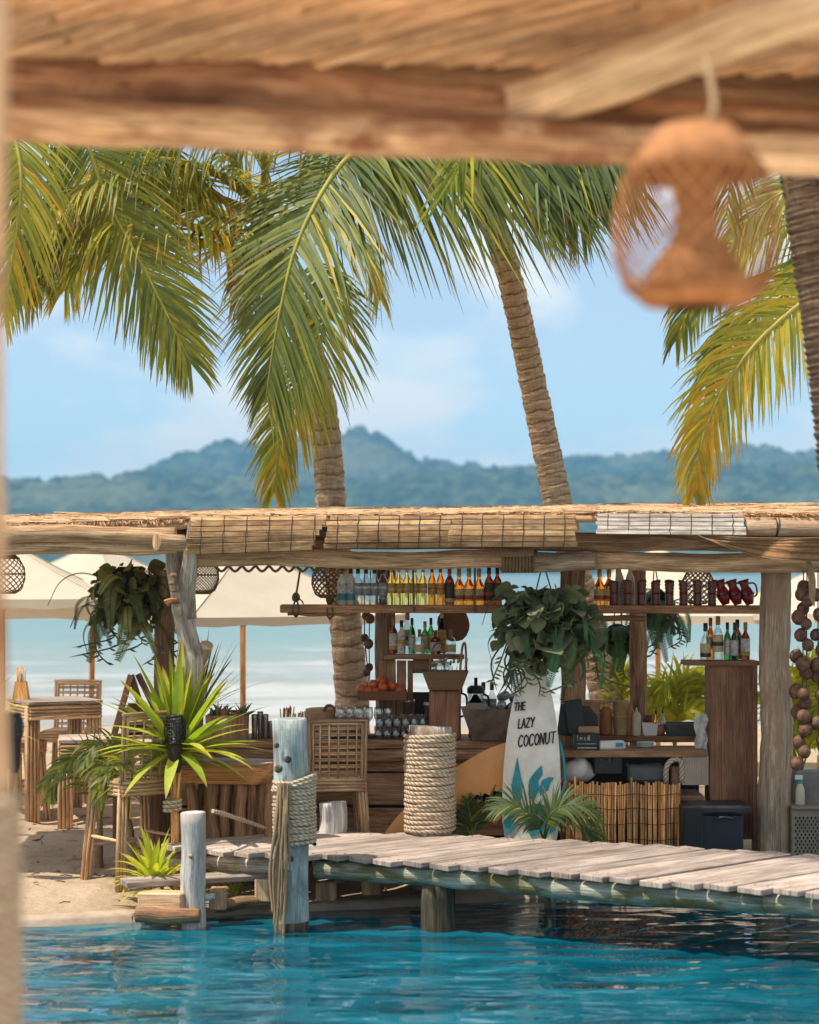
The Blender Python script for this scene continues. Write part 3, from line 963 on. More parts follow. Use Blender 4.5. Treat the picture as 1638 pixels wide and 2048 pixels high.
# forked driftwood post
b = MB()
b.tube(bez([P(372, 1500, 15.35), P(380, 1330, 15.3), P(374, 1270, 15.28), P(362, 1200, 15.25), P(350, 1140, 15.25), P(342, 1090, 15.22), P(338, 1050, 15.2)], 26),
       [.10, .10, .10, .098, .098, .096, .095, .09, .09, .085, .085, .08, .08, .075, .075, .07, .068, .066, .064, .062, .06, .06, .058, .055, .052, .05, .048], 16, True, 0, .22, 4, 51)
b.tube(bez([P(372, 1235, 15.26), P(374, 1180, 15.22), P(380, 1120, 15.15), P(386, 1060, 15.08), P(388, 1040, 15.05)], 14), [.085, .08, .075, .07, .066, .062, .06, .056, .052, .048, .044, .04, .036, .032, .028], 14, True, 0, .22, 5, 52)
b.build('forked_post', M['drift'], hut)
b = MB(); b.log(P(395, 1345, 15.4), P(413, 1290, 15.3), .048, .052, seed=57, rough=.1)
b.build('branch_stub', M['log_grey'], hut)
for (px, py) in ((347, 1150), (344, 1166), (348, 1180)):
    b = MB(); b.lathe([(.0, -.02), (.028, -.012), (.03, 0), (.02, .012), (0, .016)], P(px, py, 15.14), 10, rough=.2)
    b.build('bark_knot', M['log_brown'], hut)
b = MB()
for a in range(3):
    b.tube(bez([P(330 + a * 3, 1203 + a * 4, 15.15), P(342, 1199 + a * 3, 15.12), P(358, 1200 + a * 2, 15.14)], 6), .014, 6, seed=a)
b.build('fungus_shelf', M['slab'], hut)
# rope binding the beam joint
b = MB()
for i in range(11):
    px = 1003 + i * 6.6
    c = P(px, 1121, 15.34)
    b.tube([c + Vector((i * 0 + .012 * math.sin(a * .5), math.cos(a) * .086, math.sin(a) * .086)) for a in [2 * math.pi * k / 18 for k in range(19)]], .0135, 6, False, seed=i)
b.build('rope_binding', M['rope_dark'], hut)
b = MB()
vs = []
for i in range(9):
    for j in range(4):
        c = P(988 + i * 10, 1099 + j * 5 - (i - 4) ** 2 * .15, 15.22 - .02 * math.sin(j))
        vs.append(c)
fs = [[i * 4 + j, (i + 1) * 4 + j, (i + 1) * 4 + j + 1, i * 4 + j + 1] for i in range(8) for j in range(3)]
b.add(vs, fs, [[(i * .04, j * .02), (i * .04 + .04, j * .02), (i * .04 + .04, j * .02 + .02), (i * .04, j * .02 + .02)] for i in range(8) for j in range(3)])
b.build('burlap_scrap', M['wicker'], hut)
# scalloped rope trim under the centre beam
b = MB()
for i in range(10):
    x0 = 430 + i * 27
    b.tube(bez([P(x0, 1131, 15.5), P(x0 + 13, 1143, 15.5), P(x0 + 27, 1131, 15.5)], 6), .012, 6, False, seed=i)
b.build('rope_trim', M['rope_dark'], hut)

# ---- roll-down blinds along the eave, slat by slat
def blind(label, x0, x1, ytop, rows, mat, step, curl, strings, droop=0, seed=0, Y0=15.06, group='roll-down blinds along the bar eave'):
    L = P(x0, ytop[0], Y0); Rr = P(x1, ytop[1], Y0)
    t = thing('bamboo_blind', label, 'blind', (L + Rr) / 2, 0, group)
    rg = random.Random(seed)
    def prof(s):      # s metres along the drop -> (back, down)
        a = 0; y = 0; z = 0; n = 12
        for i in range(n):
            ang = -.62 + curl * 9 * ((i + .5) / n * s)
            y += math.sin(ang) * s / n; z -= math.cos(ang) * s / n
        return y, z
    for r in range(rows):
        s0, s1 = r * step, r * step + step * .9
        ya, za = prof(s0); yb, zb = prof(s1)
        yc, zc = (ya + yb) / 2, (za + zb) / 2
        up = Vector((0, yb - ya, zb - za)).normalized()
        e = .012 * rg.uniform(-1, 1)
        dz = droop * r / rows
        a = L + Vector((e - .008 * r, yc, zc)); c = Rr + Vector((e * .7 - .02 * r * (1 if droop else 0), yc + .004, zc + dz))
        b = MB(); b.beam(a, c, .012, step * .88, up, .003, seed=rg.random() * 9, jit=.006)
        b.build('slat', mat, t)
    for k in range(strings):
        u = (k + .45) / strings
        pts = []
        for i in range(9):
            s = rows * step * i / 8
            y, z = prof(s)
            up = prof(s + .01)
            p = L.lerp(Rr, u) + Vector((.012 * nz((k, i * .6, seed), 1) - .012 * i / 8, y - .010 * math.cos(.2 + s * 3), z - .008 * i / 8 + droop * u * i / 8))
            pts.append(p)
        b = MB(); b.tube(pts, .0028, 4, False)
        b.build('string', M['string'], t)
    return t
blind('tan bamboo blind nearest the forked driftwood post', 384, 655, (1034, 1032), 7, M['bamboo_blind'], .043, .42, 6, .03, 1)
blind('tan bamboo blind in the middle of the bar eave, patched and scruffy', 658, 903, (1033, 1031), 6, M['bamboo_blind'], .043, .40, 6, .0, 2)
blind('tan bamboo blind above the rope-bound beam joint', 906, 1152, (1030, 1030), 6, M['bamboo_blind'], .043, .40, 6, .0, 3)
blind('grey weathered bamboo blind at the right of the bar eave', 1197, 1488, (1027, 1029), 5, M['grey_blind'], .036, .2, 7, .0, 4)
t = thing('rolled_reed_blind', 'rolled-up fine reed blind tied with dark wire at the right roof corner', 'blind', P(1560, 1055, 15.08), 0)
b = MB(); b.log(P(1491, 1055, 15.1), P(1850, 1060, 15.1), .062, .062, n=18, seed=4, rough=.05, wob=.005); b.build('reed_roll', M['log_grey'], t)
for j, px in enumerate((1546, 1552)):
    c = P(px, 1055, 15.1)
    b = MB(); b.tube([c + Vector((.02 * math.sin(a * .5 + j), math.cos(a) * .069, math.sin(a) * .072)) for a in [2 * math.pi * k / 16 for k in range(17)]], .004, 5, False)
    b.build('wire_tie', M['wire'], t)
# fishing net hung below the right eave
t = thing('fishing_net', 'brown fishing net sagging under the right end of the bar roof', 'net', P(1540, 1100, 15.0))
NU, NV = 26, 9
def netp(u, v):
    x = 1372 + u * 320
    sag = 46 * (1 - (1 - min(u * 1.6, 1)) ** 2)
    return P(x + v * 12 * (1 - u), 1069 + u * 4 + v * sag + 5 * math.sin(v * 5 + u * 3), 15.0 + .10 * v * (1 - v) + .04 * math.sin(u * 14 + v * 3))
vs = [netp(i / NU, j / NV) for i in range(NU + 1) for j in range(NV + 1)]
fs = [[i * (NV + 1) + j, (i + 1) * (NV + 1) + j, (i + 1) * (NV + 1) + j + 1, i * (NV + 1) + j + 1] for i in range(NU) for j in range(NV)]
uvs = [[(i / NU, j / NV * .35), ((i + 1) / NU, j / NV * .35), ((i + 1) / NU, (j + 1) / NV * .35), (i / NU, (j + 1) / NV * .35)] for i in range(NU) for j in range(NV)]
b = MB(); b.add(vs, fs, uvs); b.build('net_cloth', M['net'], t)
for j in range(0, NV + 1, 3):
    b = MB(); b.tube([netp(i / 20, j / NV) + Vector((0, -.008, 0)) for i in range(21)], .003, 4, False); b.build('cord', M['rope_thin'], t)
# ------------------------------------------------------------------ bar fittings
# ---- hanging bottle shelf
SH = 16.2
shelf = thing('hanging_shelf', 'long wooden shelf of bottles hung on ropes from the bar beam', 'shelf', P(1050, 1220, SH))
b = MB(); b.beam(P(562, 1217, SH), P(1545, 1219, SH), .26, .065, ch=.006, seed=2); b.build('board', M['counter'], shelf)
b = MB(); b.log(P(575, 1226, SH - .03), P(690, 1228, SH - .03), .022, .020, seed=3); b.build('support_pole', M['log_brown'], shelf)
b = MB(); b.log(P(1190, 1236, SH + .05), P(1290, 1238, SH + .05), .024, .024, seed=5); b.build('support_pole', M['log_brown'], shelf)
for k, (xa, ya, xb, yb, dy) in enumerate(((601, 1136, 592, 1192, -.09), (648, 1136, 660, 1196, .09), (826, 1136, 828, 1222, -.145), (950, 1136, 949, 1224, -.145))):
    b = MB()
    pts = bez([P(xa, ya, SH + dy), P((xa + xb) / 2, (ya + yb) / 2, SH + dy), P(xb, yb, SH + dy)], 6)
    b.tube(pts, .0085, 6, False, seed=k)
    if k < 2:
        c = P(xb, yb, SH + dy)
        b.tube([c + Vector((.022 * math.cos(a), -.012 * math.sin(a * 2), .03 * math.sin(a) - .01)) for a in [i / 10 * 6.283 for i in range(11)]], .013, 6, False)
        for s in (-1, 1):
            b.tube(bez([c, P(xb + s * 5, yb + 22, SH - .145), P(xb + s * 6, yb + 34, SH - .13), P(xb, yb + 42, SH - .03)], 8), .008, 6, False)
        b.tube([c, P(xb + 12, yb + 10, SH - .1), P(xb + 15, yb + 16, SH - .1)], .006, 5, False)
    b.build('rope', M['rope_dark'], shelf)
SZ = P(0, 1212, SH).z + .0005

PROF = {   # (radius, height) for unit height 0.31
 'spirit': [(0, 0), (.034, 0), (.037, .006), (.037, .175), (.033, .195), (.018, .222), (.013, .24), (.013, .285), (.0145, .29), (.0145, .296), (0, .296)],
 'round': [(0, 0), (.036, 0), (.040, .01), (.040, .12), (.036, .15), (.018, .185), (.013, .2), (.0125, .25), (.015, .256), (.015, .262), (0, .262)],
 'slim': [(0, 0), (.030, 0), (.032, .006), (.032, .17), (.028, .20), (.014, .235), (.012, .25), (.012, .3), (.014, .305), (0, .305)],
 'squat': [(0, 0), (.042, 0), (.046, .01), (.046, .10), (.040, .125), (.016, .145), (.013, .155), (.013, .19), (0, .19)],
}
def make_bottle(prof, glass, label_m, cap_m, h=.31, band=None, lz=(.25, .55)):
    """Local thing, base at the origin."""
    pr = PROF[prof]; s = h / .31
    top = pr[-1][1]
    root = thing('bottle', 'bottle', 'bottle', (0, 0, 0))
    b = MB(); b.lathe([(r * s, z * s) for r, z in pr], n=14); b.build('glass', glass, root, True)
    rmax = max(r for r, z in pr) * s
    z0, z1 = lz[0] * top * s * .75, lz[1] * top * s
    z1 = min(z1, max(z for r, z in pr if r * s > rmax * .97) * s)
    b = MB(); b.lathe([(rmax + .0008, z0), (rmax + .0012, z0 + .002), (rmax + .0012, z1 - .002), (rmax + .0008, z1)], n=14)
    lab = b.build('paper_label', label_m, root, True)
    if band:
        zb = z0 + (z1 - z0) * band[1]; zc = z0 + (z1 - z0) * band[2]
        b = MB(); b.lathe([(rmax + .0018, zb), (rmax + .0021, zb + .001), (rmax + .0021, zc - .001), (rmax + .0018, zc)], n=14); b.build('label_band', band[0], lab, True)
    rn = pr[-3][0] * s
    b = MB(); b.lathe([(rn + .0015, (top - .05) * s), (rn + .002, (top - .048) * s), (rn + .002, (top + .012) * s), (rn * .8, (top + .014) * s), (0, (top + .014) * s)], n=12); b.build('cap', cap_m, root, True)
    return root
used = {}
def bottle(kind, at, label, group, rz=0.0):
    if kind not in used:
        used[kind] = KINDS_B[kind]()
        o = used[kind]
    else:
        o = copy_tree(used[kind])
    o.location = at; o.rotation_euler = (0, 0, rz)
    return setp(o, label, 'bottle', group)
G = M
KINDS_B = {
 'coco': lambda: make_bottle('spirit', G['milk'], G['l_white'], G['cap_dark'], .325, (G['l_teal'], .1, .45), (.12, .72)),
 'silver': lambda: make_bottle('spirit', G['g_clear'], G['l_grey'], G['cap_dark'], .325, (G['l_white'], .55, .75), (.35, .62)),
 'gold': lambda: make_bottle('slim', G['g_yellow'], G['l_gold'], G['cap_gold'], .325, (G['l_cream'], .3, .5), (.42, .8)),
 'amber': lambda: make_bottle('slim', G['g_amber'], G['l_gold'], G['cap_red'], .325, (G['l_red'], .5, .62), (.38, .75)),
 'dark_red': lambda: make_bottle('spirit', G['g_dark'], G['l_dark'], G['cap_red'], .325, (G['l_cream'], .0, .2), (.12, .6)),
 'whisky': lambda: make_bottle('round', G['g_amber'], G['l_cream'], G['cap_gold'], .34, (G['l_red'], .1, .45), (.2, .72)),
 'dark': lambda: make_bottle('spirit', G['g_dark'], G['l_dark'], G['cap_dark'], .32, (G['l_red'], .3, .5), (.2, .6)),
 'white_neck': lambda: make_bottle('slim', G['milk'], G['l_white'], G['cap_dark'], .36),
 'rum': lambda: make_bottle('spirit', G['g_dark'], G['l_white'], G['cap_wood'], .30, (G['l_gold'], .0, .25), (.15, .75)),
 'malt': lambda: make_bottle('spirit', G['milk'], G['l_white'], G['cap_dark'], .28, (G['l_gold'], .4, .7), (.15, .7)),
 'green': lambda: make_bottle('slim', G['g_green'], G['l_white'], G['cap_dark'], .29, None, (.15, .55)),
 'gin': lambda: make_bottle('spirit', G['g_green'], G['l_cream'], G['cap_gold'], .27, None, (.2, .7)),
 'squat': lambda: make_bottle('squat', G['g_dark'], G['l_white'], G['cap_red'], .30, None, (.2, .6)),
 'clear_squat': lambda: make_bottle('squat', G['g_clear'], G['l_cream'], G['cap_wood'], .31, None, (.1, .4)),
 'cognac': lambda: make_bottle('round', G['g_clear'], G['l_cream'], G['cap_dark'], .33, (G['g_amber'], .0, .3), (.1, .6)),
 'bourbon': lambda: make_bottle('spirit', G['g_clear'], G['l_cream'], G['cap_wood'], .35, (G['l_dark'], .35, .6), (.25, .72)),
 'wine': lambda: make_bottle('slim', G['g_dark'], G['l_gold'], G['cap_gold'], .36, None, (.3, .62)),
}
g1 = 'bottles on the hanging shelf'
row = [('coco', (684, 701), 'white bottle with teal label band'), ('silver', (716, 732, 749, 766), 'clear spirit bottle with grey label'),
       ('gold', (783, 798, 814, 830, 846), 'pale gold spirit bottle with yellow label'), ('amber', (864, 881), 'orange-amber bottle with red cap'),
       ('dark_red', (899,), 'dark red-brown bottle'), ('whisky', (918, 938, 958), 'amber bottle with cream and red label'),
       ('dark', (978, 995), 'dark bottle half hidden by the hanging plant')]
rg = random.Random(11)
for kind, xs_, desc in row:
    for i, px in enumerate(xs_):
        p = P(px, 1210, SH); p.z = SZ + .003; p.y = SH + rg.uniform(-.02, .02)
        lab = desc + ' on the hanging shelf' if len(xs_) == 1 else '%s %s from the left on the hanging shelf' % (ORD[i], desc)
        bottle(kind, p, lab, g1, rg.uniform(0, 6))
for i, px in enumerate((1199, 1218)):
    p = P(px, 1210, SH); p.z = SZ + .003
    bottle('whisky', p, '%s amber bottle right of the large hanging plant on the shelf' % ('nearer-plant' if i == 0 else 'further-right'), g1)
for i, px in enumerate((1239, 1260)):
    p = P(px, 1210, SH + .09); p.z = SZ + .003
    bottle('white_neck', p, '%s tall white bottle behind the brown tiki mugs' % ('left' if i == 0 else 'right'), g1)
# ---- stacked tiki mugs
def make_mug():
    root = thing('tiki_mug', 'mug', 'mug', (0, 0, 0))
    def ribs(z0, h, r):
        pr = [(0, z0)]
        for k in range(9):
            q = k / 8
            pr.append((r * (.80 + .16 * q + .16 * (k % 2)), z0 + h * q))
        pr += [(r * .9, z0 + h), (r * .85, z0 + h * .8), (0, z0 + h * .8)]
        return pr
    b = MB(); b.lathe(ribs(0, .105, .036), n=12, rough=.12, seed=1); b.build('lower_cup', M['tiki'], root, True)
    b = MB(); b.lathe(ribs(.098, .10, .038), n=12, rough=.12, seed=4); b.build('upper_cup', M['tiki'], root, True)
    return root
mug0 = make_mug()
for i, px in enumerate((1227, 1255, 1283, 1311, 1339, 1367, 1395, 1424)):
    o = mug0 if i == 0 else copy_tree(mug0)
    p = P(px, 1210, SH - .03); p.z = SZ + .003
    o.location = p; o.rotation_euler = (0, 0, i * 1.3)
    setp(o, '%s stack of ribbed red-brown mugs from the hanging plant on the shelf' % ORD[i], 'mug', 'stacked mugs on the hanging shelf')
# ---- red jugs, tilted
def make_jug():
    root = thing('red_jug', 'jug', 'jug', (0, 0, 0))
    b = MB(); b.lathe([(0, 0), (.03, 0), (.034, .01), (.052, .06), (.056, .085), (.046, .12), (.034, .145), (.036, .17), (.048, .205), (.046, .205), (.03, .16), (0, .15)], n=14); b.build('body', M['red_jug'], root, True)
    b = MB(); b.tube(bez([(.03, 0, .17), (.085, 0, .15), (.08, 0, .07), (.05, 0, .05)], 8), .008, 6); b.build('handle', M['red_jug'], root, True)
    b = MB(); b.lathe([(.057, .075), (.06, .08), (.057, .088)], n=14); b.build('rim_band', M['cap_dark'], root, True)
    return root
j0 = make_jug()
for i, px in enumerate((1452, 1476, 1500)):
    o = j0 if i == 0 else copy_tree(j0)
    p = P(px, 1210, SH); p.z = SZ + .012
    o.location = p; o.rotation_euler = (.0, -.28, 0)
    setp(o, ['red tilted jug nearest the stacked mugs on the shelf', 'middle red tilted jug on the shelf', 'red tilted jug beside the weathered grey post'][i], 'jug', 'red jugs on the hanging shelf')

# ---- mid cabinet with small shelf
CB = 16.75
cab = thing('back_cabinet', 'brown plank back cabinet with a small bottle shelf and dark opening', 'cabinet', Vector((P(830, 1400, CB).x, CB, 0)))
b = MB(); b.beam(P(768, 1313, CB), P(928, 1313, CB), .24, .036, seed=1); b.build('shelf_board', M['counter'], cab)
cz = P(0, 1308, CB).z
for (x0, x1) in ((757, 792), (793, 813)):
    b = MB(); b.box(((P(x0, 0, CB).x + P(x1, 0, CB).x) / 2, CB + .02, (cz - .05) / 2), ((x1 - x0) / K * CB - .004, .03, cz - .06), seed=x0); b.build('panel', M['plank'], cab)
for (x0, x1) in ((815, 826), (866, 874)):
    b = MB(); b.box(((P(x0, 0, CB).x + P(x1, 0, CB).x) / 2, CB - .01, (cz - .05) / 2), ((x1 - x0) / K * CB, .05, cz - .06), seed=x0); b.build('door_post', M['cabinet'], cab)
b = MB(); b.box((P(846, 0, CB).x, CB - .005, cz - .10), (.17, .04, .12), seed=5); b.build('lintel', M['cabinet'], cab)
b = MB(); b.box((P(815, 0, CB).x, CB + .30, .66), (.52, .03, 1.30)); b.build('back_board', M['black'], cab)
b = MB(); b.box((P(758, 0, CB).x, CB + .17, .6), (.02, .3, 1.2)); b.build('side_board', M['cabinet'], cab)
g2 = 'bottles on the small cabinet shelf'
zb = P(0, 1308, CB).z + .004
for kind, px, lab, dy in (('rum', 787, 'dark bottle with white and orange label at the left of the cabinet shelf', 0), ('malt', 803, 'white bottle with golden emblem on the cabinet shelf', -.03),
                      ('green', 824, 'dark green bottle with white label next to the white bottle on the cabinet shelf', 0), ('bourbon', 815, 'clear bottle at the back of the cabinet shelf', .07), ('clear_squat', 839, 'small clear bottle standing between the green bottles', -.05),
                      ('gin', 850, 'green bottle with cream label on the cabinet shelf', .02), ('green', 862, 'green bottle with white label at the right of the cabinet shelf', .06),
                      ('squat', 871, 'short dark bottle with oval white label and red cap', -.05), ('wine', 884, 'tall dark bottle at the back of the cabinet shelf by the basket', .06), ('clear_squat', 901, 'squat clear bottle at the right end of the cabinet shelf', -.02)):
    p = P(px, 1308, CB); p.z = zb; p.y += dy
    bottle(kind, p, lab, g2, px)
b = MB(); b.lathe([(0, -.01), (.13, -.008), (.15, 0), (.13, .008), (0, .01)], P(908, 1248, CB + .12), 18, axis=Matrix.Rotation(R(80), 3, 'X') @ Matrix.Rotation(R(20), 3, 'Y'), rough=.1)
b.build('woven_tray', M['wicker_red'], at=P(908, 1248, CB + .12), label='round brown woven tray hanging behind the cabinet shelf', cat='tray')

# ---- strings of coconuts
def coco_string(label, pts, r, group, seed, cords):
    t = thing('coconut_string', label, 'coconut string', P(pts[0][0], pts[0][1], pts[0][2]), 0, group)
    rg = random.Random(seed)
    for (px, py, Y) in pts:
        b = MB()
        q = r * rg.uniform(.85, 1.12)
        ax = Matrix.Rotation(rg.uniform(-.6, .6), 3, 'X') @ Matrix.Rotation(rg.uniform(-.6, .6), 3, 'Y')
        b.lathe([(0, -q * 1.05), (q * .5, -q * .92), (q * .86, -q * .5), (q, 0), (q * .88, q * .5), (q * .52, q * .95), (q * .15, q * 1.12), (0, q * 1.14)], P(px, py, Y), 14, axis=ax, rough=.08, seed=rg.random() * 9)
        b.build('coconut', M['coconut'], t)
    for c in cords:
        b = MB(); b.tube([P(*q) for q in c], .005, 5, False); b.build('cord', M['string'], t)
    return t
coco_string('string of small coconuts between the palm trunk and the back cabinet', [(731, 1231, 16.9), (740, 1238, 16.85), (729, 1276, 16.9), (737, 1288, 16.85), (738, 1335, 16.9), (733, 1345, 16.85), (740, 1372, 16.9)], .040, 'strings of coconuts', 1, [[(729, 1140, 16.9), (729, 1276, 16.9), (736, 1345, 16.88), (738, 1400, 16.9)], [(741, 1140, 16.88), (738, 1290, 16.86), (740, 1400, 16.9)]])
g3 = 'strings of coconuts'
coco_string('heavy coconut string hanging next to the weathered grey post', [(1609, 1176, 15.3), (1604, 1188, 15.25), (1617, 1200, 15.2), (1606, 1218, 15.28), (1597, 1235, 15.25), (1612, 1248, 15.2), (1601, 1270, 15.25), (1616, 1290, 15.2), (1592, 1312, 15.3), (1606, 1328, 15.2), (1612, 1345, 15.25), (1592, 1383, 15.25), (1607, 1388, 15.2), (1611, 1406, 15.25), (1596, 1424, 15.3), (1607, 1434, 15.2), (1616, 1440, 15.25), (1611, 1460, 15.2), (1598, 1484, 15.25), (1609, 1504, 15.2), (1594, 1528, 15.25)], .052, g3, 2,
            [[(1607, 1140, 15.25), (1606, 1300, 15.25), (1604, 1540, 15.25)], [(1614, 1140, 15.22), (1612, 1440, 15.22)]])
coco_string('coconut string hanging at the right edge beside the heavy one', [(1633, 1190, 15.2), (1640, 1230, 15.22), (1632, 1270, 15.25), (1645, 1300, 15.2), (1634, 1330, 15.22), (1636, 1352, 15.25), (1642, 1390, 15.2), (1634, 1446, 15.2), (1645, 1480, 15.2)], .052, g3, 3, [[(1636, 1140, 15.2), (1636, 1500, 15.2)]])
b = MB()
for i in range(7):
    b.tube(bez([P(1612 + i * 1.2, 1118, 15.18), P(1618 + i * 2, 1160, 15.15), P(1619 + i * 1.5, 1195 + i * 3, 15.15)], 6), .006, 5, False)
b.build('rope_tassel', M['rope_thin'], at=P(1615, 1120, 15.18), label='frayed straw rope tassel hanging over the coconut string', cat='rope')

# ---- left counter
CY = 16.4
ct = thing('bar_counter', 'dark wooden bar counter with rough plank front behind the rattan stools', 'counter', Vector((-.5, CY, 0)))
cz = .955
b = MB(); b.beam(Vector((-2.1, CY + .25, cz - .03)), Vector((.86, CY + .25, cz - .03)), .62, .06, seed=2, jit=.02); b.build('counter_top', M['counter'], ct)
b = MB(); b.log(Vector((-2.1, CY, cz - .10)), Vector((.88, CY - .01, cz - .12)), .055, .06, seed=6, wob=.03, rough=.15, n=14); b.build('edge_log', M['log_brown'], ct)
zrow = [(.80, .70, 'counter'), (.685, .42, 'plank'), (.395, .17, 'plank'), (.15, .0, 'plank')]
for i, (z1, z0, mt) in enumerate(zrow):
    for x0, x1 in ((-2.1, -.45), (-.44, .86)):
        b = MB(); b.box(((x0 + x1) / 2, CY + .03 + .012 * (i % 2), (z0 + z1) / 2), (x1 - x0, .04, z1 - z0), seed=i * 3 + x0, jit=.012); b.build('front_plank', M[mt], ct)
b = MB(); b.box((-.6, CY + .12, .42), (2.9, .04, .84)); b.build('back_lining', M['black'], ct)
# right-hand counter
RY = 15.85
rc = thing('service_counter', 'brown service counter with an upper ledge right of the white surfboard', 'counter', Vector((1.7, RY, 0)))
rz0 = P(0, 1497, RY).z
b = MB(); b.beam(P(1112, 1503, RY + .22), P(1405, 1503, RY + .22), .50, .055, seed=5, jit=.01); b.build('counter_top', M['counter'], rc)
LY = 16.55
b = MB(); b.beam(P(1110, 1476, LY), P(1398, 1476, LY), .26, .05, seed=6); b.build('ledge', M['counter'], rc)
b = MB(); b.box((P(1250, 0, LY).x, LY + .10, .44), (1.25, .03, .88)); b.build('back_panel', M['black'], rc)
b = MB(); b.beam(P(1110, 1590, 16.1), P(1400, 1590, 16.1), .5, .04, seed=7); b.build('under_shelf', M['counter'], rc)
b = MB(); b.box((P(1352, 0, 15.9).x, 15.92, .40), (.07, .07, .78), seed=3); b.build('leg', M['cabinet'], rc)
b = MB(); b.box((P(1380, 0, 16).x, 16.2, .30), (.30, .03, .20), seed=3); b.build('low_panel', M['cabinet'], rc)
# tall brown cabinet with cap shelf
TY = 15.95
tc_ = thing('tall_cabinet', 'tall plain brown cabinet beside the weathered grey post', 'cabinet', Vector((P(1463, 0, TY).x, TY, 0)))
zt = P(0, 1330, TY).z
b = MB(); b.box((P(1463, 0, TY).x, TY + .15, zt / 2 + .1), (86 / K * TY, .28, zt - .2), ch=.004, seed=4); b.build('carcass', M['cabinet'], tc_)
b = MB(); b.beam(P(1366, 1325, TY + .12), P(1512, 1325, TY + .12), .30, .036, seed=8); b.build('cap_shelf', M['counter'], tc_)
b = MB(); b.box((P(1510, 0, TY).x, TY + .02, zt / 2), (.035, .08, zt), seed=6); b.build('edge_post', M['cabinet'], tc_)
zb = P(0, 1320, TY + .12).z + .004
g4 = 'bottles on the tall cabinet'
for kind, px, lab, dy in (('cognac', 1411, 'clear bottle with amber base at the left on the tall cabinet', 0), ('bourbon', 1436, 'clear bottle with large cream label on the tall cabinet', 0), ('green', 1456, 'first green bottle with pale label on the tall cabinet', .03),
                      ('green', 1468, 'second green bottle with pale label on the tall cabinet', -.03), ('dark', 1478, 'dark bottle at the back of the tall cabinet', .08), ('rum', 1490, 'dark bottle with yellow label next to the weathered grey post', -.02), ('amber', 1424, 'amber bottle behind the clear ones on the tall cabinet', .08)):
    p = P(px, 1320, TY + .12); p.z = zb; p.y += dy
    bottle(kind, p, lab, g4, px)

# ---- bamboo cane screen
t = thing('cane_screen', 'upright screen of split orange-brown canes in front of the service counter', 'screen', Vector((P(1245, 0, 15.72).x, 15.72, 0)))
rg = random.Random(5)
cane_meshes = {}
i = 0; px = 1131.0
xs_c = []
while px < 1361:
    w = rg.uniform(3.2, 5.6)
    xs_c.append((px + w / 2, w)); px += w + .35
for i, (px, w) in enumerate(xs_c):
    r = w / K * 15.72 / 2
    top = P(px, 1566 + rg.uniform(-4, 5) - (9 if rg.random() < .05 else 0), 15.72)
    bx = top.x + rg.gauss(0, .004)
    b = MB(); b.tube([Vector((bx, 15.72 + rg.uniform(-.006, .006), 0.0)), Vector((bx + rg.gauss(0, .004), 15.72, .3)), top], [r, r, r * .92], 6, True, seed=rg.random() * 20, rough=.05)
    b.build('cane', M['cane'], t)
for py in (1590, 1618, 1648, 1680):
    b = MB(); b.tube([P(1131 + k * 11.5, py + 2 * math.sin(k * .9), 15.695) for k in range(21)], .0028, 4, False); b.build('binding_wire', M['string'], t)

# ---- dark bin
t = thing('waste_bin', 'dark navy plastic bin under the tall brown cabinet', 'bin', Vector((P(1430, 0, 15.62).x, 15.62, 0)))
xb = P(1430, 0, 15.62).x
b = MB(); b.box((xb, 15.70, .23), (.42, .34, .46), ch=.02); b.build('tub', M['navy'], t)
b = MB(); b.box((xb + .02, 15.69, .49), (.50, .40, .07), ch=.02); b.build('lid', M['navy'], t)
b = MB(); b.tube(bez([(xb - .02, 15.50, .42), (xb + .05, 15.485, .435), (xb + .13, 15.50, .42)], 8), .012, 6); b.build('handle', M['navy'], t)
b = MB(); b.box((xb - .19, 15.66, .26), (.16, .36, .52), ch=.015); b.build('side_tray', M['black'], t)

# ---- ice machine-like box with grille and things on it at the right edge
t = thing('grille_cabinet', 'grey-brown metal cabinet with slotted grille at the right edge of the bar', 'cabinet', Vector((P(1625, 0, 15.6).x, 15.6, 0)))
xb = P(1640, 0, 15.6).x
zt = P(0, 1618, 15.6).z
b = MB(); b.box((xb, 15.8, zt / 2), (.44, .4, zt), ch=.008); b.build('casing', M['tan_metal'], t)
b = MB(); b.box((xb, 15.78, zt + .012), (.46, .44, .025), ch=.005); b.build('lid', M['tan_metal'], t)
for r in range(13):
    for c in range(12):
        x = xb - .19 + c * .031 + (r % 2) * .015
        z = zt - .07 - r * .026
        if z < .02: continue
        b = MB(); b.box((x, 15.598, z), (.014, .006, .02), ch=.002)
        b.build('grille_slot', M['black'], t)
b = MB(); b.box((P(1618, 0, 15.8).x, 15.85, P(0, 1578, 15.8).z), (.24, .2, .28), ch=.006)
o = b.build('grey_carton', M['grey_box'], at=(P(1618, 0, 15.8).x, 15.85, zt + .02), label='grey carton standing on the grille cabinet', cat='carton')
t = thing('spray_bottle', 'white spray bottle with green collar on the grille cabinet', 'spray bottle', (P(1600, 0, 15.66).x, 15.66, zt + .026))
b = MB(); b.lathe([(0, 0), (.035, 0), (.037, .01), (.036, .12), (.02, .16), (.014, .17), (0, .17)], n=12); b.build('bottle_body', M['cream'], t, True)
b = MB(); b.lathe([(.016, .165), (.017, .17), (.017, .195), (0, .195)], n=12); b.build('collar', M['teal'], t, True)
b = MB(); b.box((-.01, 0, .215), (.06, .02, .035)); b.build('trigger', M['white'], t, True)

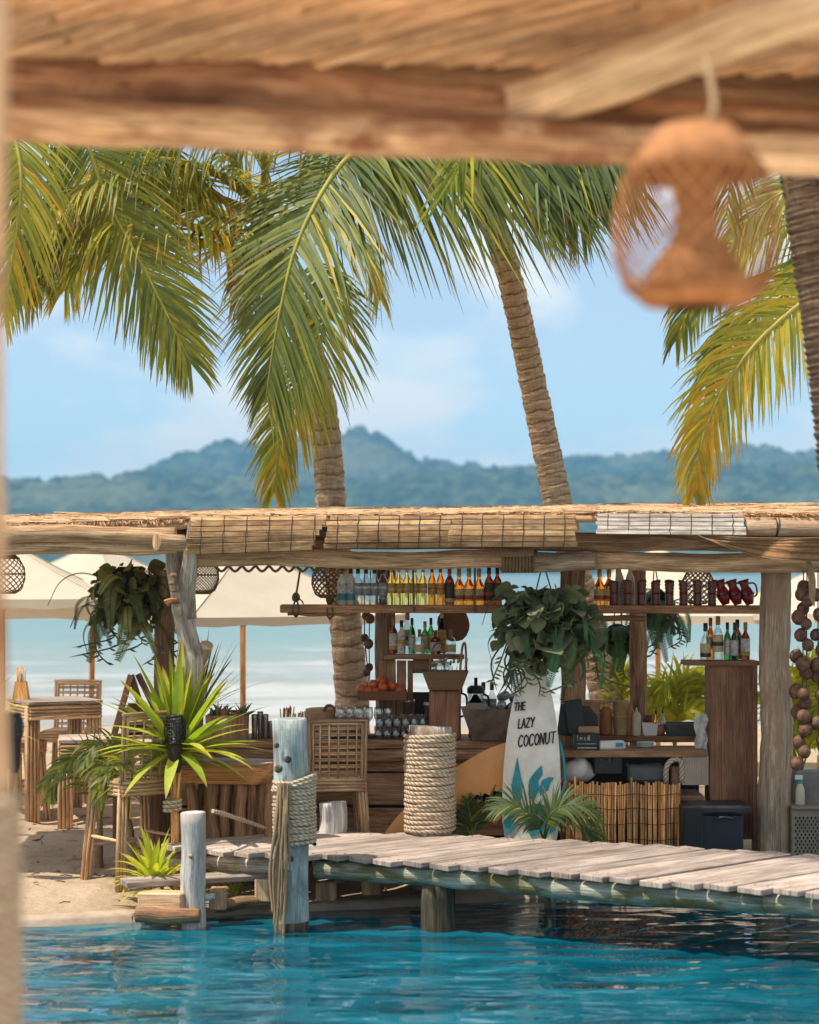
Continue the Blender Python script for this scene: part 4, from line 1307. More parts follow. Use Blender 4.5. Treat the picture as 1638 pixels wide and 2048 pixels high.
# ------------------------------------------------------------------ things on the left counter
def tz(): return cz_top
cz_top = .9585
def wine_glass():
    root = thing('wine_glass', 'glass', 'glass', (0, 0, 0))
    b = MB(); b.lathe([(.030, .0), (.032, .003), (.006, .007), (.004, .02), (.004, .09), (.012, .10), (.034, .125), (.040, .155), (.036, .20), (.033, .222), (.0315, .222), (.0345, .2), (.0385, .155), (.0325, .127), (.0, .104)], n=16); b.build('glass_body', M['g_tumbler'], root, True)
    return root
wg = wine_glass()
for i, px in enumerate((680, 699, 718, 737, 757, 776)):
    o = wg if i == 0 else copy_tree(wg)
    p = P(px, 1400, 16.55); o.location = (p.x, 16.55 + .03 * (i % 2), cz_top + .035)
    setp(o, '%s wine glass from the left in the row on the bar counter' % ORD[i], 'glass', 'wine glasses on the bar counter')
b = MB(); b.box((P(728, 0, 16.55).x, 16.57, cz_top + .016), (.52, .16, .03), ch=.004); b.build('glass_mat', M['black'], at=(P(728, 0, 16.55).x, 16.57, cz_top), label='low black tray beneath the row of wine glasses', cat='tray')
def tumbler():
    root = thing('tumbler', 'glass', 'glass', (0, 0, 0))
    pr = [(0, 0), (.030, 0), (.031, .003), (.036, .095), (.034, .095), (.029, .012), (0, .012)]
    b = MB(); b.lathe(pr, n=12); b.build('glass_body', M['g_tumbler'], root, True)
    return root
tb = tumbler(); k = 0
for tier in range(2):
    for c in range(7):
        for r in range(2):
            o = tb if k == 0 else copy_tree(tb)
            px = 757 + c * 17.5
            o.location = (P(px, 0, 16.5).x + .008 * tier, 16.5 + r * .09, cz_top + .004 + tier * .097)
            setp(o, '%s tumbler from the left in the %s row of the %s tier of stacked glasses' % (ORD[c], 'front' if r == 0 else 'rear', 'lower' if tier == 0 else 'upper'), 'glass', 'stacked tumblers on the bar counter')
            k += 1
# oranges on a woven tray on a stand
t = thing('fruit_tray', 'flat red-brown woven tray on a foot, holding oranges on the bar', 'tray', (P(765, 0, 16.62).x, 16.62, cz_top))
c = Vector((P(765, 0, 16.62).x, 16.62, P(0, 1398, 16.62).z))
b = MB(); b.beam(c + Vector((-.19, 0, .0)), c + Vector((.19, 0, .0)), .22, .012); b.build('base', M['wicker_red'], t)
for (dx, dy, w, d) in ((0, -.115, .40, .012), (0, .115, .40, .012), (-.2, 0, .012, .22), (.2, 0, .012, .22)):
    b = MB(); b.box(c + Vector((dx, dy, .035)), (w, d, .075), seed=dx); b.build('rim', M['wicker_red'], t)
b = MB(); b.lathe([(.09, cz_top), (.09, cz_top + .02), (.03, cz_top + .06), (.03, c.z - .01), (.1, c.z - .006)], Vector((c.x, c.y, 0)), 14); b.build('foot', M['zinc'], t)
for i, (px, py, dy) in enumerate(((723, 1378, -.03), (746, 1369, .0), (764, 1362, .05), (766, 1374, -.05), (785, 1372, 0), (738, 1383, -.07), (752, 1385, -.07), (800, 1380, -.03))):
    b = MB(); q = .043
    p = P(px, py, 16.62 + dy)
    b.lathe([(0, -q), (q * .5, -q * .87), (q * .87, -q * .5), (q, 0), (q * .87, q * .5), (q * .5, q * .85), (q * .12, q * .96), (0, q * .92)], p, 16)
    b.build('orange', M['orange'], at=p, label=['orange at the left end of the woven fruit tray', 'large orange at the upper left of the pile on the tray', 'topmost orange at the back of the fruit tray', 'orange in the middle front of the fruit tray', 'orange right of the topmost one on the fruit tray', 'low orange at the front left of the fruit tray', 'low orange at the front, right under the pile', 'orange at the far right of the fruit tray'][i], cat='orange', group='oranges on the tray')
# basket with cutlery
t = thing('wicker_basket', 'square tapered wicker basket with hoop handles, full of glassware and spoons', 'basket', P(890, 1378, 16.45))
c = P(890, 1378, 16.45)
def taper_box(b, c, w0, d0, w1, d1, h, m=0, th=.008, floor=True):
    vs = [];
    for (w, d, z) in ((w0, d0, 0), (w1, d1, h), (w1 - th * 2, d1 - th * 2, h), (w0 - th * 2, d0 - th * 2, th)):
        for sx, sy in ((-1, -1), (1, -1), (1, 1), (-1, 1)):
            vs.append(c + Vector((sx * w / 2, sy * d / 2, z)))
    fs, uvs = [], []
    for L in range(3):
        for k in range(4):
            k2 = (k + 1) % 4
            fs.append([L * 4 + k, L * 4 + k2, L * 4 + 4 + k2, L * 4 + 4 + k])
            ww = (w0, w1, w1)[L]
            uvs.append([(k * ww, 0), (k * ww + ww, 0), (k * ww + ww, h), (k * ww, h)])
    fs += [[3, 2, 1, 0], [12, 13, 14, 15]]; uvs += [[(0, 0), (w0, 0), (w0, d0), (0, d0)]] * 2
    b.add(vs, fs, uvs, m, False)
b = MB(); taper_box(b, c, .27, .22, .38, .28, .15); b.build('basket_body', M['wicker'], t)
for s in (-1, 1):
    b = MB(); b.tube(bez([c + Vector((-.13 if s < 0 else .12, -.12, .13)), c + Vector((-.10 if s < 0 else .14, -.06, .34)), c + Vector((-.02 if s < 0 else .17, .08, .36)), c + Vector((0 if s < 0 else .18, .13, .13))], 14), .010, 6); b.build('handle', M['rattan_dark'], t)
rg = random.Random(8)
SPO = [8, 2, 5, 0, 7, 3, 6, 1, 4]
for i in range(9):
    b = MB()
    p0 = c + Vector((-.10 + .03 * SPO[i], rg.uniform(-.08, .08), .10)); p1 = p0 + Vector((rg.uniform(.015, .035), rg.uniform(-.03, .03), rg.uniform(.11, .15)))
    b.tube([p0, p0.lerp(p1, .7)], .003, 5)
    d, s_, u_ = frame(p1 - p0)
    b.lathe([(0, -.022), (.010, -.015), (.013, 0), (.010, .015), (0, .022)], p1, 10, axis=Matrix((s_, u_, d)).transposed())
    b.build('spoon', M['steel'], at=p0, label='%s steel spoon from the left sticking out of the square wicker basket' % ORD[SPO[i]], cat='spoon', group='spoons in the wicker basket')
p = c + Vector((-.03, 0, .17))
b = MB(); b.lathe([(.02, -.1), (.055, -.08), (.075, 0), (.055, .075), (.05, .075), (.07, 0), (.05, -.075)], p, 16, axis=Matrix.Rotation(R(90), 3, 'Y') @ Matrix.Rotation(R(15), 3, 'X'))
b.build('glass_bowl', M['g_tumbler'], at=p, label='clear glass bowl lying on its side in the wicker basket', cat='glass bowl')
b = MB(); b.box(c + Vector((0, .05, -.21)), (.26, .20, .41)); b.build('basket_stand', M['cabinet'], at=c - Vector((0, 0, .42)), label='dark wooden stand beneath the square wicker basket', cat='stand')
# canisters
for i, (px, py0, py1, lid) in enumerate(((817, 1398, 1470, 'g_brown'), (860, 1402, 1470, 'cream'))):
    p = P(px, 1470, 16.75); h = P(0, py0, 16.75).z - cz_top
    t = thing('canister', ['tall dark metal canister left of the basket stand', 'metal canister with pale rim in front of the basket stand'][i], 'canister', (p.x, 16.7 - .12 * i, cz_top), 0, 'canisters on the bar')
    b = MB(); b.lathe([(0, 0), (.047, 0), (.049, .006), (.047, h - .03), (.05, h - .028), (.05, h - .01), (0, h - .01)], n=16); b.build('can_body', M['zinc'], t, True)
    b = MB(); b.lathe([(.052, h - .022), (.054, h - .02), (.054, h), (.046, h), (.046, h - .022)], n=16); b.build('rim', M['steel' if i == 0 else 'cream'], t, True)
# blenders
for i, (px, py) in enumerate(((908, 1372), (952, 1374))):
    p = P(px, 0, 16.62); h = P(0, py, 16.62).z - cz_top
    t = thing('blender_jug', ['clear blender jug with black lid behind the wooden tub, left one', 'clear blender jug with black lid behind the wooden tub, right one'][i], 'blender', (p.x, 16.66, cz_top), 0, 'blender jugs on the bar')
    b = MB(); b.lathe([(0, .0), (.06, 0), (.062, .01), (.055, .12), (.05, .13), (0, .13)], n=14); b.build('motor_base', M['black'], t, True)
    b = MB(); b.lathe([(.045, .13), (.05, .135), (.068, h - .05), (.064, h - .05), (.046, .14), (0, .14)], n=12, smooth=False); b.build('jug', M['g_clear'], t, True)
    b = MB(); b.lathe([(.07, h - .055), (.074, h - .05), (.072, h - .01), (.05, h + .01), (.02, h + .012), (.015, h + .012), (.015, h + .075), (0, h + .075)], n=14); b.build('lid', M['black'], t, True)
    b = MB(); b.tube(bez([(.06, -.02, h - .06), (.105, -.03, h - .09), (.10, -.03, .2), (.055, -.02, .17)], 8), .010, 6); b.build('handle', M['black'], t, True)
for i, px in enumerate((967, 984)):
    bottle('silver', (P(px, 0, 16.8).x, 16.82, cz_top + .004 + .12), 'clear bottle behind the wooden tub, %s' % ('nearer the blender' if i == 0 else 'nearer the surfboard'), 'bottles behind the tub')
b = MB(); b.box((P(985, 0, 16.8).x, 16.82, cz_top + .06), (.30, .12, .12)); b.build('bottle_crate', M['cabinet'], at=(P(985, 0, 16.8).x, 16.82, cz_top), label='low dark crate holding clear bottles behind the tub', cat='crate')
# tub with cans
t = thing('wooden_tub', 'tapered brown tub with raised ends holding grey cans on the bar', 'tub', (P(985, 0, 16.42).x, 16.42, cz_top))
c = Vector((P(985, 0, 16.42).x, 16.42, cz_top + .002))
b = MB(); taper_box(b, c, .34, .24, .52, .34, .26, th=.015); b.build('tub_body', M['zinc'], t)
b = MB()
b.add([c + Vector(q) for q in ((-.26, -.17, .26), (-.02, -.175, .26), (-.09, -.172, .31), (-.13, -.172, .38), (-.16, -.172, .38), (-.2, -.172, .31))], [[0, 1, 2, 3, 4, 5], [5, 4, 3, 2, 1, 0]], [[(0, 0)] * 6] * 2, 0, False); b.build('end_flap', M['zinc'], t)
for i, (dx, dz, dy) in enumerate(((-.17, .29, -.13), (-.09, .285, -.14), (.07, .29, -.13), (.155, .28, -.14), (.10, .36, -.04), (.21, .35, -.06))):
    b = MB(); p = c + Vector((dx, dy, dz))
    ax = Matrix.Rotation(R(78), 3, 'X') @ Matrix.Rotation(R(8 * (i - 2)), 3, 'Y')
    b.lathe([(0, -.10), (.036, -.10), (.038, -.09), (.038, .02), (.036, .032), (.032, .034), (.031, .03), (0, .03)], p, 16, axis=ax)
    b.build('drink_can', M['can_end'], at=p, label='%s grey can from the left lying in the brown tub' % ORD[i], cat='can', group='cans in the tub')
# straw holders
def holder(px, Y, w, h, nst, label, mat, sh, seed):
    p = Vector((P(px, 0, Y).x, Y, cz_top + .002))
    t = thing('straw_box', label, 'straw holder', p, 0, 'straw holders')
    b = MB(); taper_box(b, p, w, w * .8, w, w * .8, h, th=.006); b.build('box_body', mat, t)
    rg = random.Random(seed)
    for i in range(nst):
        a = p + Vector((rg.uniform(-.4, .4) * w, rg.uniform(-.3, .3) * w, .02)); q = a + Vector((rg.gauss(.015, .018), rg.gauss(0, .01), h + sh * rg.uniform(.8, 1.1)))
        b = MB(); b.tube([a, q], .0045, 5, seed=i); b.build('straw', M['cane' if seed == 1 else 'rattan'], t)
holder(572, 16.5, .10, .13, 18, 'small terracotta-coloured wooden box with long flat sticks on the counter', M['slab'], .11, 1)
holder(605, 16.45, .145, .11, 24, 'wider terracotta-coloured wooden box with a tuft of straws', M['slab'], .09, 2)
# bread/fruit basket with cloth
t = thing('round_basket', 'small round wicker basket with looped handle, filled with fruit, left of the fruit tray', 'basket', (P(690, 0, 16.75).x, 16.78, cz_top))
c = Vector((P(692, 0, 16.78).x, 16.80, cz_top + .002))
b = MB(); b.lathe([(0, 0), (.12, 0), (.16, .06), (.19, .14), (.18, .14), (.15, .06), (0, .02)], c, 18); b.build('basket_body', M['wicker'], t)
b = MB(); b.tube(bez([c + Vector((-.2, 0, .10)), c + Vector((-.17, -.05, .24)), c + Vector((-.1, -.08, .24)), c + Vector((-.06, -.1, .12))], 10), .014, 6); b.build('handle', M['wicker'], t)
for i, (dx, dz) in enumerate(((.0, .19), (-.05, .16), (.07, .17))):
    q = .052; p = c + Vector((dx, -.05, dz)); b = MB()
    b.lathe([(0, -q), (q * .6, -q * .8), (q, 0), (q * .7, q * .75), (q * .2, q), (0, q * .95)], p, 14)
    b.build('pomegranate', M['terracotta'], at=p, label=['red-brown fruit on top of the round wicker basket', 'red-brown fruit at the left in the round wicker basket', 'red-brown fruit at the right in the round wicker basket'][i], cat='fruit', group='fruit in the round basket')
b = MB(); c2 = Vector((P(646, 0, 16.9).x, 16.9, cz_top)); b.lathe([(0, 0), (.11, 0), (.14, .03), (.155, .18), (.145, .22), (.09, .23), (0, .23)], c2, 16, rough=.05)
b.build('clay_pot', M['tan_cup'], at=c2, label='rounded tan clay pot at the foot of the palm trunk behind the bar', cat='pot')
# napkins and small boxes
for i in range(5):
    p = Vector((P(632 + i * 6, 0, 16.4).x, 16.40 + .02 * i, cz_top + .006 + i * .012))
    b = MB(); b.box(p, (.16, .10, .008), Matrix.Rotation(.5 + i * .12, 3, 'Z') @ Matrix.Rotation(.12, 3, 'Y'), ch=.001)
    b.build('folded_napkin', M['white' if i % 2 else 'cream'], at=p, label='%s folded napkin from the bottom of the fanned pile on the counter' % ORD[i], cat='napkin', group='napkins on the counter')
p = Vector((P(655, 0, 16.6).x, 16.62, cz_top))
b = MB(); taper_box(b, p, .30, .18, .30, .18, .09, th=.01); b.build('condiment_tray', M['slab'], at=p, label='open orange-brown wooden tray behind the napkins', cat='tray')
# shakers and planter on the left end
for i, (px, h) in enumerate(((509, .20), (520, .22), (531, .20), (541, .14))):
    p = Vector((P(px, 0, 16.5).x, 16.5 + .03 * (i % 2), cz_top + .002)); r = .026
    b = MB(); b.lathe([(0, 0), (r * .8, 0), (r * .84, .004), (r, h * .9), (r, h), (r * .9, h), (r * .7, .01), (0, .01)], p, 14)
    b.build('cocktail_shaker', M['steel'], at=p, label='%s brassy metal shaker cup from the left beside the planter box' % ORD[i], cat='shaker', group='shaker cups on the counter')
p = Vector((P(455, 0, 16.5).x, 16.5, cz_top))
t = thing('planter_box', 'brown wooden planter box of small dark plants on the left end of the bar', 'planter', p)
b = MB(); taper_box(b, p, .33, .24, .34, .25, .20, th=.015); b.build('box_body', M['plank'], t)
rg = random.Random(4)
for i in range(46):
    b = MB(); a = p + Vector((rg.uniform(-.14, .14), rg.uniform(-.1, .1), .18)); d = Vector((rg.gauss(0, .6), rg.gauss(0, .6), 1)).normalized(); L = rg.uniform(.07, .17)
    b.blade([a, a + d * L * .5, a + d * L + Vector((0, 0, -.02))], [.012, .016, .001], Vector((rg.gauss(0, 1), rg.gauss(0, 1), .4)), rg.random())
    b.build('leaf', M['dark_leaf'], t)
for i, px in enumerate((447, 470)):
    q = Vector((P(px, 0, 16.42).x, 16.43, cz_top + .17)); b = MB(); b.lathe([(0, 0), (.03, 0), (.042, .07), (.038, .07), (0, .06)], q, 12)
    b.build('flower_pot', M['terracotta'], at=q, label='small orange pot in the planter box, %s' % ('left one' if i == 0 else 'right one'), cat='pot', group='pots in the planter box')
# ------------------------------------------------------------------ things on the service counter
lz = P(0, 1476, LY).z + .0265
rz_top = P(0, 1503, RY + .22).z + .029
def lathe_thing(name, label, cat, px, Y, z, prof, mat, n=14, group=None, dx=0):
    p = Vector((P(px, 0, Y).x + dx, Y, z))
    b = MB(); b.lathe(prof, p, n)
    return b.build(name, mat, at=p, label=label, cat=cat, group=group)
cup = [(0, 0), (.045, 0), (.047, .004), (.058, .15), (.062, .152), (.062, .16), (.052, .16), (.042, .01), (0, .01)]
for i, (px, dz, Y) in enumerate(((1186, 0, LY + .05), (1186, .10, LY + .05), (1241, 0, LY), (1241, .125, LY))):
    lathe_thing('paper_tub', ['lower tan tub of the left pair on the counter ledge', 'upper tan tub of the left pair on the counter ledge', 'lower tan tub of the tall right pair on the counter ledge', 'upper tan tub of the tall right pair on the counter ledge'][i], 'tub', px, Y, lz + dz, [(r * 1.15, z * (1.0 if i > 1 else 1.15)) for r, z in cup], M['tan_cup'], 16, 'tan tubs on the ledge')
lathe_thing('sauce_bottle', 'red-brown sauce bottle with grey top beside the tall tan tubs', 'sauce bottle', 1260, LY - .02, lz, [(0, 0), (.034, 0), (.036, .005), (.036, .19), (.03, .205), (.012, .225), (.006, .27), (0, .27)], M['terracotta'])
lathe_thing('sauce_bottle', 'cream squeeze bottle in front of the thin post', 'sauce bottle', 1273, LY - .07, lz, [(0, 0), (.036, 0), (.038, .005), (.038, .16), (.03, .18), (.012, .2), (.005, .23), (0, .23)], M['cream'])
lathe_thing('jar', 'round brown jar with cloth cover between the tan tubs', 'jar', 1212, LY + .04, lz, [(0, 0), (.05, 0), (.054, .01), (.054, .14), (.045, .16), (.055, .19), (.03, .23), (0, .235)], M['terracotta'])
p = Vector((P(1299, 0, LY).x, LY - .03, lz)); b = MB(); taper_box(b, p, .10, .10, .12, .12, .10, th=.008); b.build('square_pot', M['white'], at=p, label='white faceted pot on the counter ledge', cat='pot')
lathe_thing('spice_jar', 'small brown jar on the ledge behind the white pot', 'jar', 1295, LY + .07, lz, [(0, 0), (.04, 0), (.045, .08), (.04, .16), (0, .16)], M['coconut'])
for i, px in enumerate((1312, 1326)):
    t = thing('oil_cruet', 'small oil cruet with dark pourer, %s' % ('left one of the pair' if i == 0 else 'right one of the pair'), 'cruet', (P(px, 0, LY).x, LY + .02, lz + .05), 0, 'oil cruets on the ledge')
    b = MB(); b.lathe([(0, 0), (.024, 0), (.026, .05), (.016, .09), (.009, .11), (.009, .13), (0, .13)], n=12); b.build('glass_body', M['g_clear' if i else 'g_amber'], t, True)
    b = MB(); b.tube([(0, 0, .13), (0, 0, .15), (.008, 0, .18)], [.01, .006, .003], 6); b.build('pourer', M['cap_dark'], t, True)
lathe_thing('terracotta_pot', 'small terracotta pot holding the two oil cruets', 'pot', 1319, LY - .03, lz, [(0, 0), (.042, 0), (.055, .08), (.05, .08), (.04, .02), (0, .02)], M['terracotta'], 14)
p = Vector((P(1364, 0, LY).x, LY, lz)); b = MB(); taper_box(b, p, .24, .20, .31, .26, .10, th=.01); b.build('plastic_tray', M['grey_plastic'], at=p, label='dark grey plastic tray at the end of the counter ledge', cat='tray')
# plates
for i in range(4):
    lathe_thing('plate', '%s plate from the bottom of the small stack on the service counter' % ORD[i], 'plate', 1291, RY + .28, rz_top + .001 + i * .011, [(0, 0), (.05, 0), (.075, .008), (.075, .0105), (.05, .004), (0, .003)], M['white'], 18, 'plates on the service counter')
# menu stands and boxes
def card(name, label, cat, c, size, mat, rot=None, parts=None):
    c = Vector(c); b = MB(); b.box(c, size, rot, ch=min(size) * .15)
    return b.build(name, mat, at=c - Vector((0, 0, size[2] / 2)), label=label, cat=cat)
card('menu_folder', 'black menu folder standing tilted against the brown post', 'menu', P(1150, 1433, RY + .32) + Vector((0, 0, 0)), (.14, .02, .27), M['black'], Matrix.Rotation(-.12, 3, 'Y') @ Matrix.Rotation(-.15, 3, 'X'))
card('menu_folder', 'second black menu folder leaning beside the first', 'menu', P(1132, 1440, RY + .36), (.12, .02, .25), M['black'], Matrix.Rotation(.12, 3, 'Y'))
p = P(1180, 1443, RY + .40); b = MB()
b.add([p + Vector(q) for q in ((-.06, -.05, -.10), (.06, -.05, -.10), (.06, -.05, .04), (-.01, -.05, .13), (-.06, -.05, .13), (-.06, .05, -.10), (.06, .05, -.10), (.06, .05, .04), (-.01, .05, .13), (-.06, .05, .13))],
      [[0, 1, 2, 3, 4], [9, 8, 7, 6, 5], [0, 5, 6, 1], [1, 6, 7, 2], [2, 7, 8, 3], [3, 8, 9, 4], [4, 9, 5, 0]], [[(0, 0)] * 5] * 2 + [[(0, 0)] * 4] * 5, 0, False)
b.build('card_reader_stand', M['black'], at=p - Vector((0, 0, .1)), label='black wedge-shaped stand behind the lettered black box', cat='stand')
card('orange_card', 'tan carton flap showing above the lettered black box', 'carton', P(1177, 1460, RY + .30), (.17, .06, .06), M['tan_cup'])

# stroke lettering -------------------------------------------------
GLY = {
 'T': [[(0, 1), (.7, 1)], [(.34, 1), (.32, 0)]], 'H': [[(0, 1), (.02, 0)], [(.6, 1), (.58, 0)], [(.02, .52), (.58, .55)]],
 'E': [[(.5, 1), (0, .98), (.02, 0), (.52, .02)], [(.0, .52), (.42, .54)]], 'L': [[(.02, 1), (0, .02), (.5, 0)]],
 'A': [[(0, 0), (.32, 1), (.64, 0)], [(.12, .36), (.52, .38)]], 'Z': [[(0, .98), (.56, 1), (.0, .02), (.58, 0)]],
 'Y': [[(0, 1), (.3, .5), (.6, 1)], [(.3, .5), (.22, 0)]], 'C': [[(.6, .86), (.45, 1), (.2, .95), (.02, .6), (.06, .2), (.28, 0), (.6, .14)]],
 'O': [[(.32, 1), (.06, .78), (.02, .3), (.28, 0), (.56, .22), (.6, .7), (.32, 1)]], 'N': [[(0, 0), (.04, 1), (.54, 0), (.6, 1)]],
 'U': [[(0, 1), (.04, .22), (.28, 0), (.52, .22), (.58, 1)]],
 'l': [[(.1, 1), (.1, 0)]], 'a': [[(.45, .6), (.2, .62), (.02, .3), (.2, 0), (.45, .15)], [(.45, .62), (.45, 0)]], 'v': [[(0, .6), (.22, 0), (.44, .6)]],
 'o': [[(.25, .62), (.02, .32), (.25, 0), (.48, .32), (.25, .62)]], 'n': [[(.04, .6), (.04, 0)], [(.04, .4), (.25, .62), (.42, .45), (.42, 0)]], 'i': [[(.1, .6), (.1, 0)]], 'e': [[(.03, .33), (.46, .35), (.25, .62), (.02, .32), (.22, 0), (.45, .1)]],
 's': [[(.38, .55), (.2, .62), (.05, .5), (.35, .2), (.2, 0), (.02, .08)]], 'c': [[(.45, .5), (.25, .62), (.02, .32), (.25, 0), (.46, .12)]],
}
ADV = {'l': .26, 'i': .26, 'L': .62, 'E': .66}
def lettering(word, o, xd, yd, nd, h, w, mat, parent, name='lettering', depth=.0012, sp=1.0, sx=1.0):
    """Hand-painted letters as thin raised strokes; each letter is one mesh."""
    x = 0
    for ch in word:
        if ch != ' ':
            b = MB()
            for st in GLY[ch]:
                pts = bez([(a, c, 0) for a, c in st], 6 * (len(st) - 1)) if len(st) > 3 and ch not in 'EZN' else [Vector((a, c, 0)) for a, c in st]
                W = [o + xd * ((x + q.x) * h * sx) + yd * (q.y * h) + nd * depth for q in pts]
                k = len(W)
                for i in range(k - 1):
                    t = (W[i + 1] - W[i]).normalized(); s = t.cross(nd) * w
                    e = t * w * .7
                    b.add([W[i] - s - e, W[i] + s - e, W[i + 1] + s + e, W[i + 1] - s + e], [[0, 1, 2, 3]], [[(0, 0)] * 4], 0, False)
            b.build(name, mat, parent)
        x += (ADV.get(ch, .82) if ch.isupper() else ADV.get(ch, .62)) * sp if ch != ' ' else .4
for j, (px, py, Y, w, lab) in enumerate(((1172, 1484, RY + .10, .20, 'black box with white lettering standing on the service counter'), (1215, 1527, RY + .10, .22, 'black crate with faint lettering under the service counter'))):
    c = P(px, py, Y)
    t = thing('lettered_box', lab, 'box', c - Vector((0, 0, .07)))
    b = MB(); b.box(c, (w, .16, .14 if j == 0 else .15), ch=.004); b.build('box_body', M['black'], t)
    o = c + Vector((-w * .38, -.081, .02))
    lettering('lavanille', o, Vector((1, 0, 0)), Vector((0, 0, 1)), Vector((0, -1, 0)), .040, .0024, M['l_white' if j == 0 else 'grey_plastic'], t, sp=.98, sx=.74)
    if j == 0:
        for dz in (-.008, -.04):
            b = MB(); b.box(c + Vector((.0, -.081, dz)), (w * .76, .002, .004 if dz > -.02 else .008), ch=.0004); b.build('printed_line', M['l_white'], t)
b = MB(); c = P(1222, 1491, RY + .1); b.box(c, (.20, .14, .075), Matrix.Rotation(.1, 3, 'Z'), ch=.015, jit=.02)
t = b.build('tissue_pack', M['white'], at=c - Vector((0, 0, .04)), label='white tissue pack with blue corner on the service counter', cat='tissue pack')
b = MB(); b.box(c + Vector((.06, -.075, .012)), (.06, .004, .03), Matrix.Rotation(.1, 3, 'Z'), ch=.001); b.build('printed_corner', M['teal'], t)
b = MB(); c = P(1156, 1535, RY + .06); b.lathe([(0, -.10), (.08, -.10), (.12, -.05), (.11, .02), (.06, .07), (.03, .09), (.05, .13), (0, .14)], c, 18, rough=.4, seed=3)
b.build('plastic_bag', M['bag'], at=c - Vector((0, 0, .1)), label='crumpled white plastic bag under the service counter', cat='plastic bag')
b = MB(); c = P(1401, 1470, RY + .2)
vs = [c + Vector((-.05 + .1 * i / 5 + .01 * math.sin(j * 2 + i), -.03 + .02 * math.sin(i * 2.1 + j), .17 - .5 * j / 12)) for j in range(13) for i in range(6)]
b.add(vs, [[j * 6 + i, j * 6 + i + 1, (j + 1) * 6 + i + 1, (j + 1) * 6 + i] for j in range(12) for i in range(5)], [[(0, 0)] * 4] * 60)
b.build('hanging_bag', M['bag'], at=c, label='clear plastic bag hanging beside the tall brown cabinet', cat='plastic bag')
b = MB(); b.tube(bez([P(1332, 1566, RY), P(1333, 1535, RY - .02), P(1345, 1520, RY - .02), P(1362, 1524, RY), P(1364, 1566, RY)], 16), .022, 8, seed=2)
b.build('rope_loop', M['rope'], at=P(1346, 1566, RY), label='thick rope loop hanging in front of the service counter', cat='rope')
card('storage_box', 'dark drawer box on the shelf under the service counter', 'box', P(1290, 1545, RY + .15), (.30, .2, .14), M['grey_plastic'])
b = MB()
for i in range(22):
    b.beam(P(1366 + i * 2.4, 1512, RY + .14 + .012 * (i % 2)), P(1366 + i * 2.4, 1570, RY + .14 + .012 * (i % 2)), .010, .004, Vector((0, 1, 0)))
b.build('strip_curtain', M['steel'], at=P(1390, 1512, RY + .14), label='pale pleated strip curtain under the right end of the service counter', cat='curtain')

# ------------------------------------------------------------------ surfboards
def surfboard(name, label, c, xd, yd, nd, L, Wd, mat, th=.055, tail=.45):
    t = thing(name, label, 'surfboard', c)
    n, k = 26, 7
    vs = []
    for s in (1, -1):
        for i in range(n + 1):
            u = i / n      # 0 tail .. 1 nose
            w = Wd / 2 * (min(1, (u / .28)) ** .6 * (1 - tail) + tail if u < .28 else 1) * (1 - max(0, (u - .34) / .66) ** 2.3) ** .8
            for j in range(k):
                v = (j / (k - 1) * 2 - 1)
                tt = th / 2 * (1 - abs(v) ** 3) * (1 - .6 * abs(u - .45))
                vs.append(c + xd * (w * v) + yd * (L * (u - .5)) + nd * (s * tt + .03 * (u - .5) ** 2))
    fs, uvs = [], []
    S = (n + 1) * k
    for i in range(n):
        for j in range(k - 1):
            a = i * k + j
            fs.append([a, a + 1, a + k + 1, a + k]); uvs.append([(j * .1, i * .1)] * 4)
            fs.append([S + a, S + a + k, S + a + k + 1, S + a + 1]); uvs.append([(j * .1, i * .1)] * 4)
    b = MB(); b.add(vs, fs, uvs); b.build('board', mat, t)
    return t
SY = 15.62
sx = Vector((1, 0, .0)).normalized()
sl = Vector((.022, .10, 1)).normalized()
snd = sl.cross(sx).normalized() * -1
if snd.y > 0: snd = -snd
sc_ = P(1064, 1530, SY)
sb = surfboard('white_surfboard', 'off-white surfboard with hand-lettered name and teal painted leaves, standing upright', sc_, sx, sl, snd, 1.86, .455, M['board_white'])
def on_board(px, py, d=.032):
    """Point on the front of the upright board seen at that pixel."""
    for _ in range(4):
        q = P(px, py, SY - .03)
    q = P(px, py, SY)
    dz = q.z - sc_.z
    y = sc_.y + sl.y * dz / sl.z
    q = P(px, py, y)
    return q + snd * d
for word, px, py, h, sp in (('THE', 1028, 1422, .060, 1.1), ('LAZY', 1036, 1457, .072, 1.0), ('COCONUT', 1036, 1494, .086, 1.0)):
    xd = Vector((1, 0, .115)).normalized()
    lettering(word, on_board(px, py, .032), xd, (sl + Vector((.06, 0, 0))).normalized(), snd, h, .0055, M['ink'], sb, sp=sp, sx=.60)
leafs = [[(1034, 1514), (1040, 1545), (1046, 1575), (1040, 1608), (1026, 1600), (1022, 1570), (1028, 1545)],
         [(1083, 1530), (1085, 1548), (1076, 1562), (1078, 1580), (1066, 1604), (1056, 1590), (1058, 1560), (1068, 1545)],
         [(1108, 1556), (1100, 1566), (1096, 1580), (1080, 1592), (1078, 1575), (1084, 1560), (1098, 1554)],
         [(1014, 1600), (1040, 1618), (1036, 1650), (1012, 1668), (1006, 1640)], [(1050, 1612), (1080, 1606), (1100, 1622), (1088, 1662), (1060, 1672), (1046, 1640)],
         [(1104, 1600), (1112, 1606), (1110, 1660), (1098, 1668), (1100, 1630)]]
for i, pl in enumerate(leafs):
    pts = [on_board(a, c, .0335 + .0004 * i) for a, c in pl]
    ctr = sum(pts, Vector()) / len(pts)
    b = MB(); b.add([ctr] + pts, [[0, k + 1, (k + 1) % len(pts) + 1] for k in range(len(pts))], [[(0, 0)] * 3] * len(pts), 0, False)
    b.build('painted_leaf', M['teal_paint'], sb)
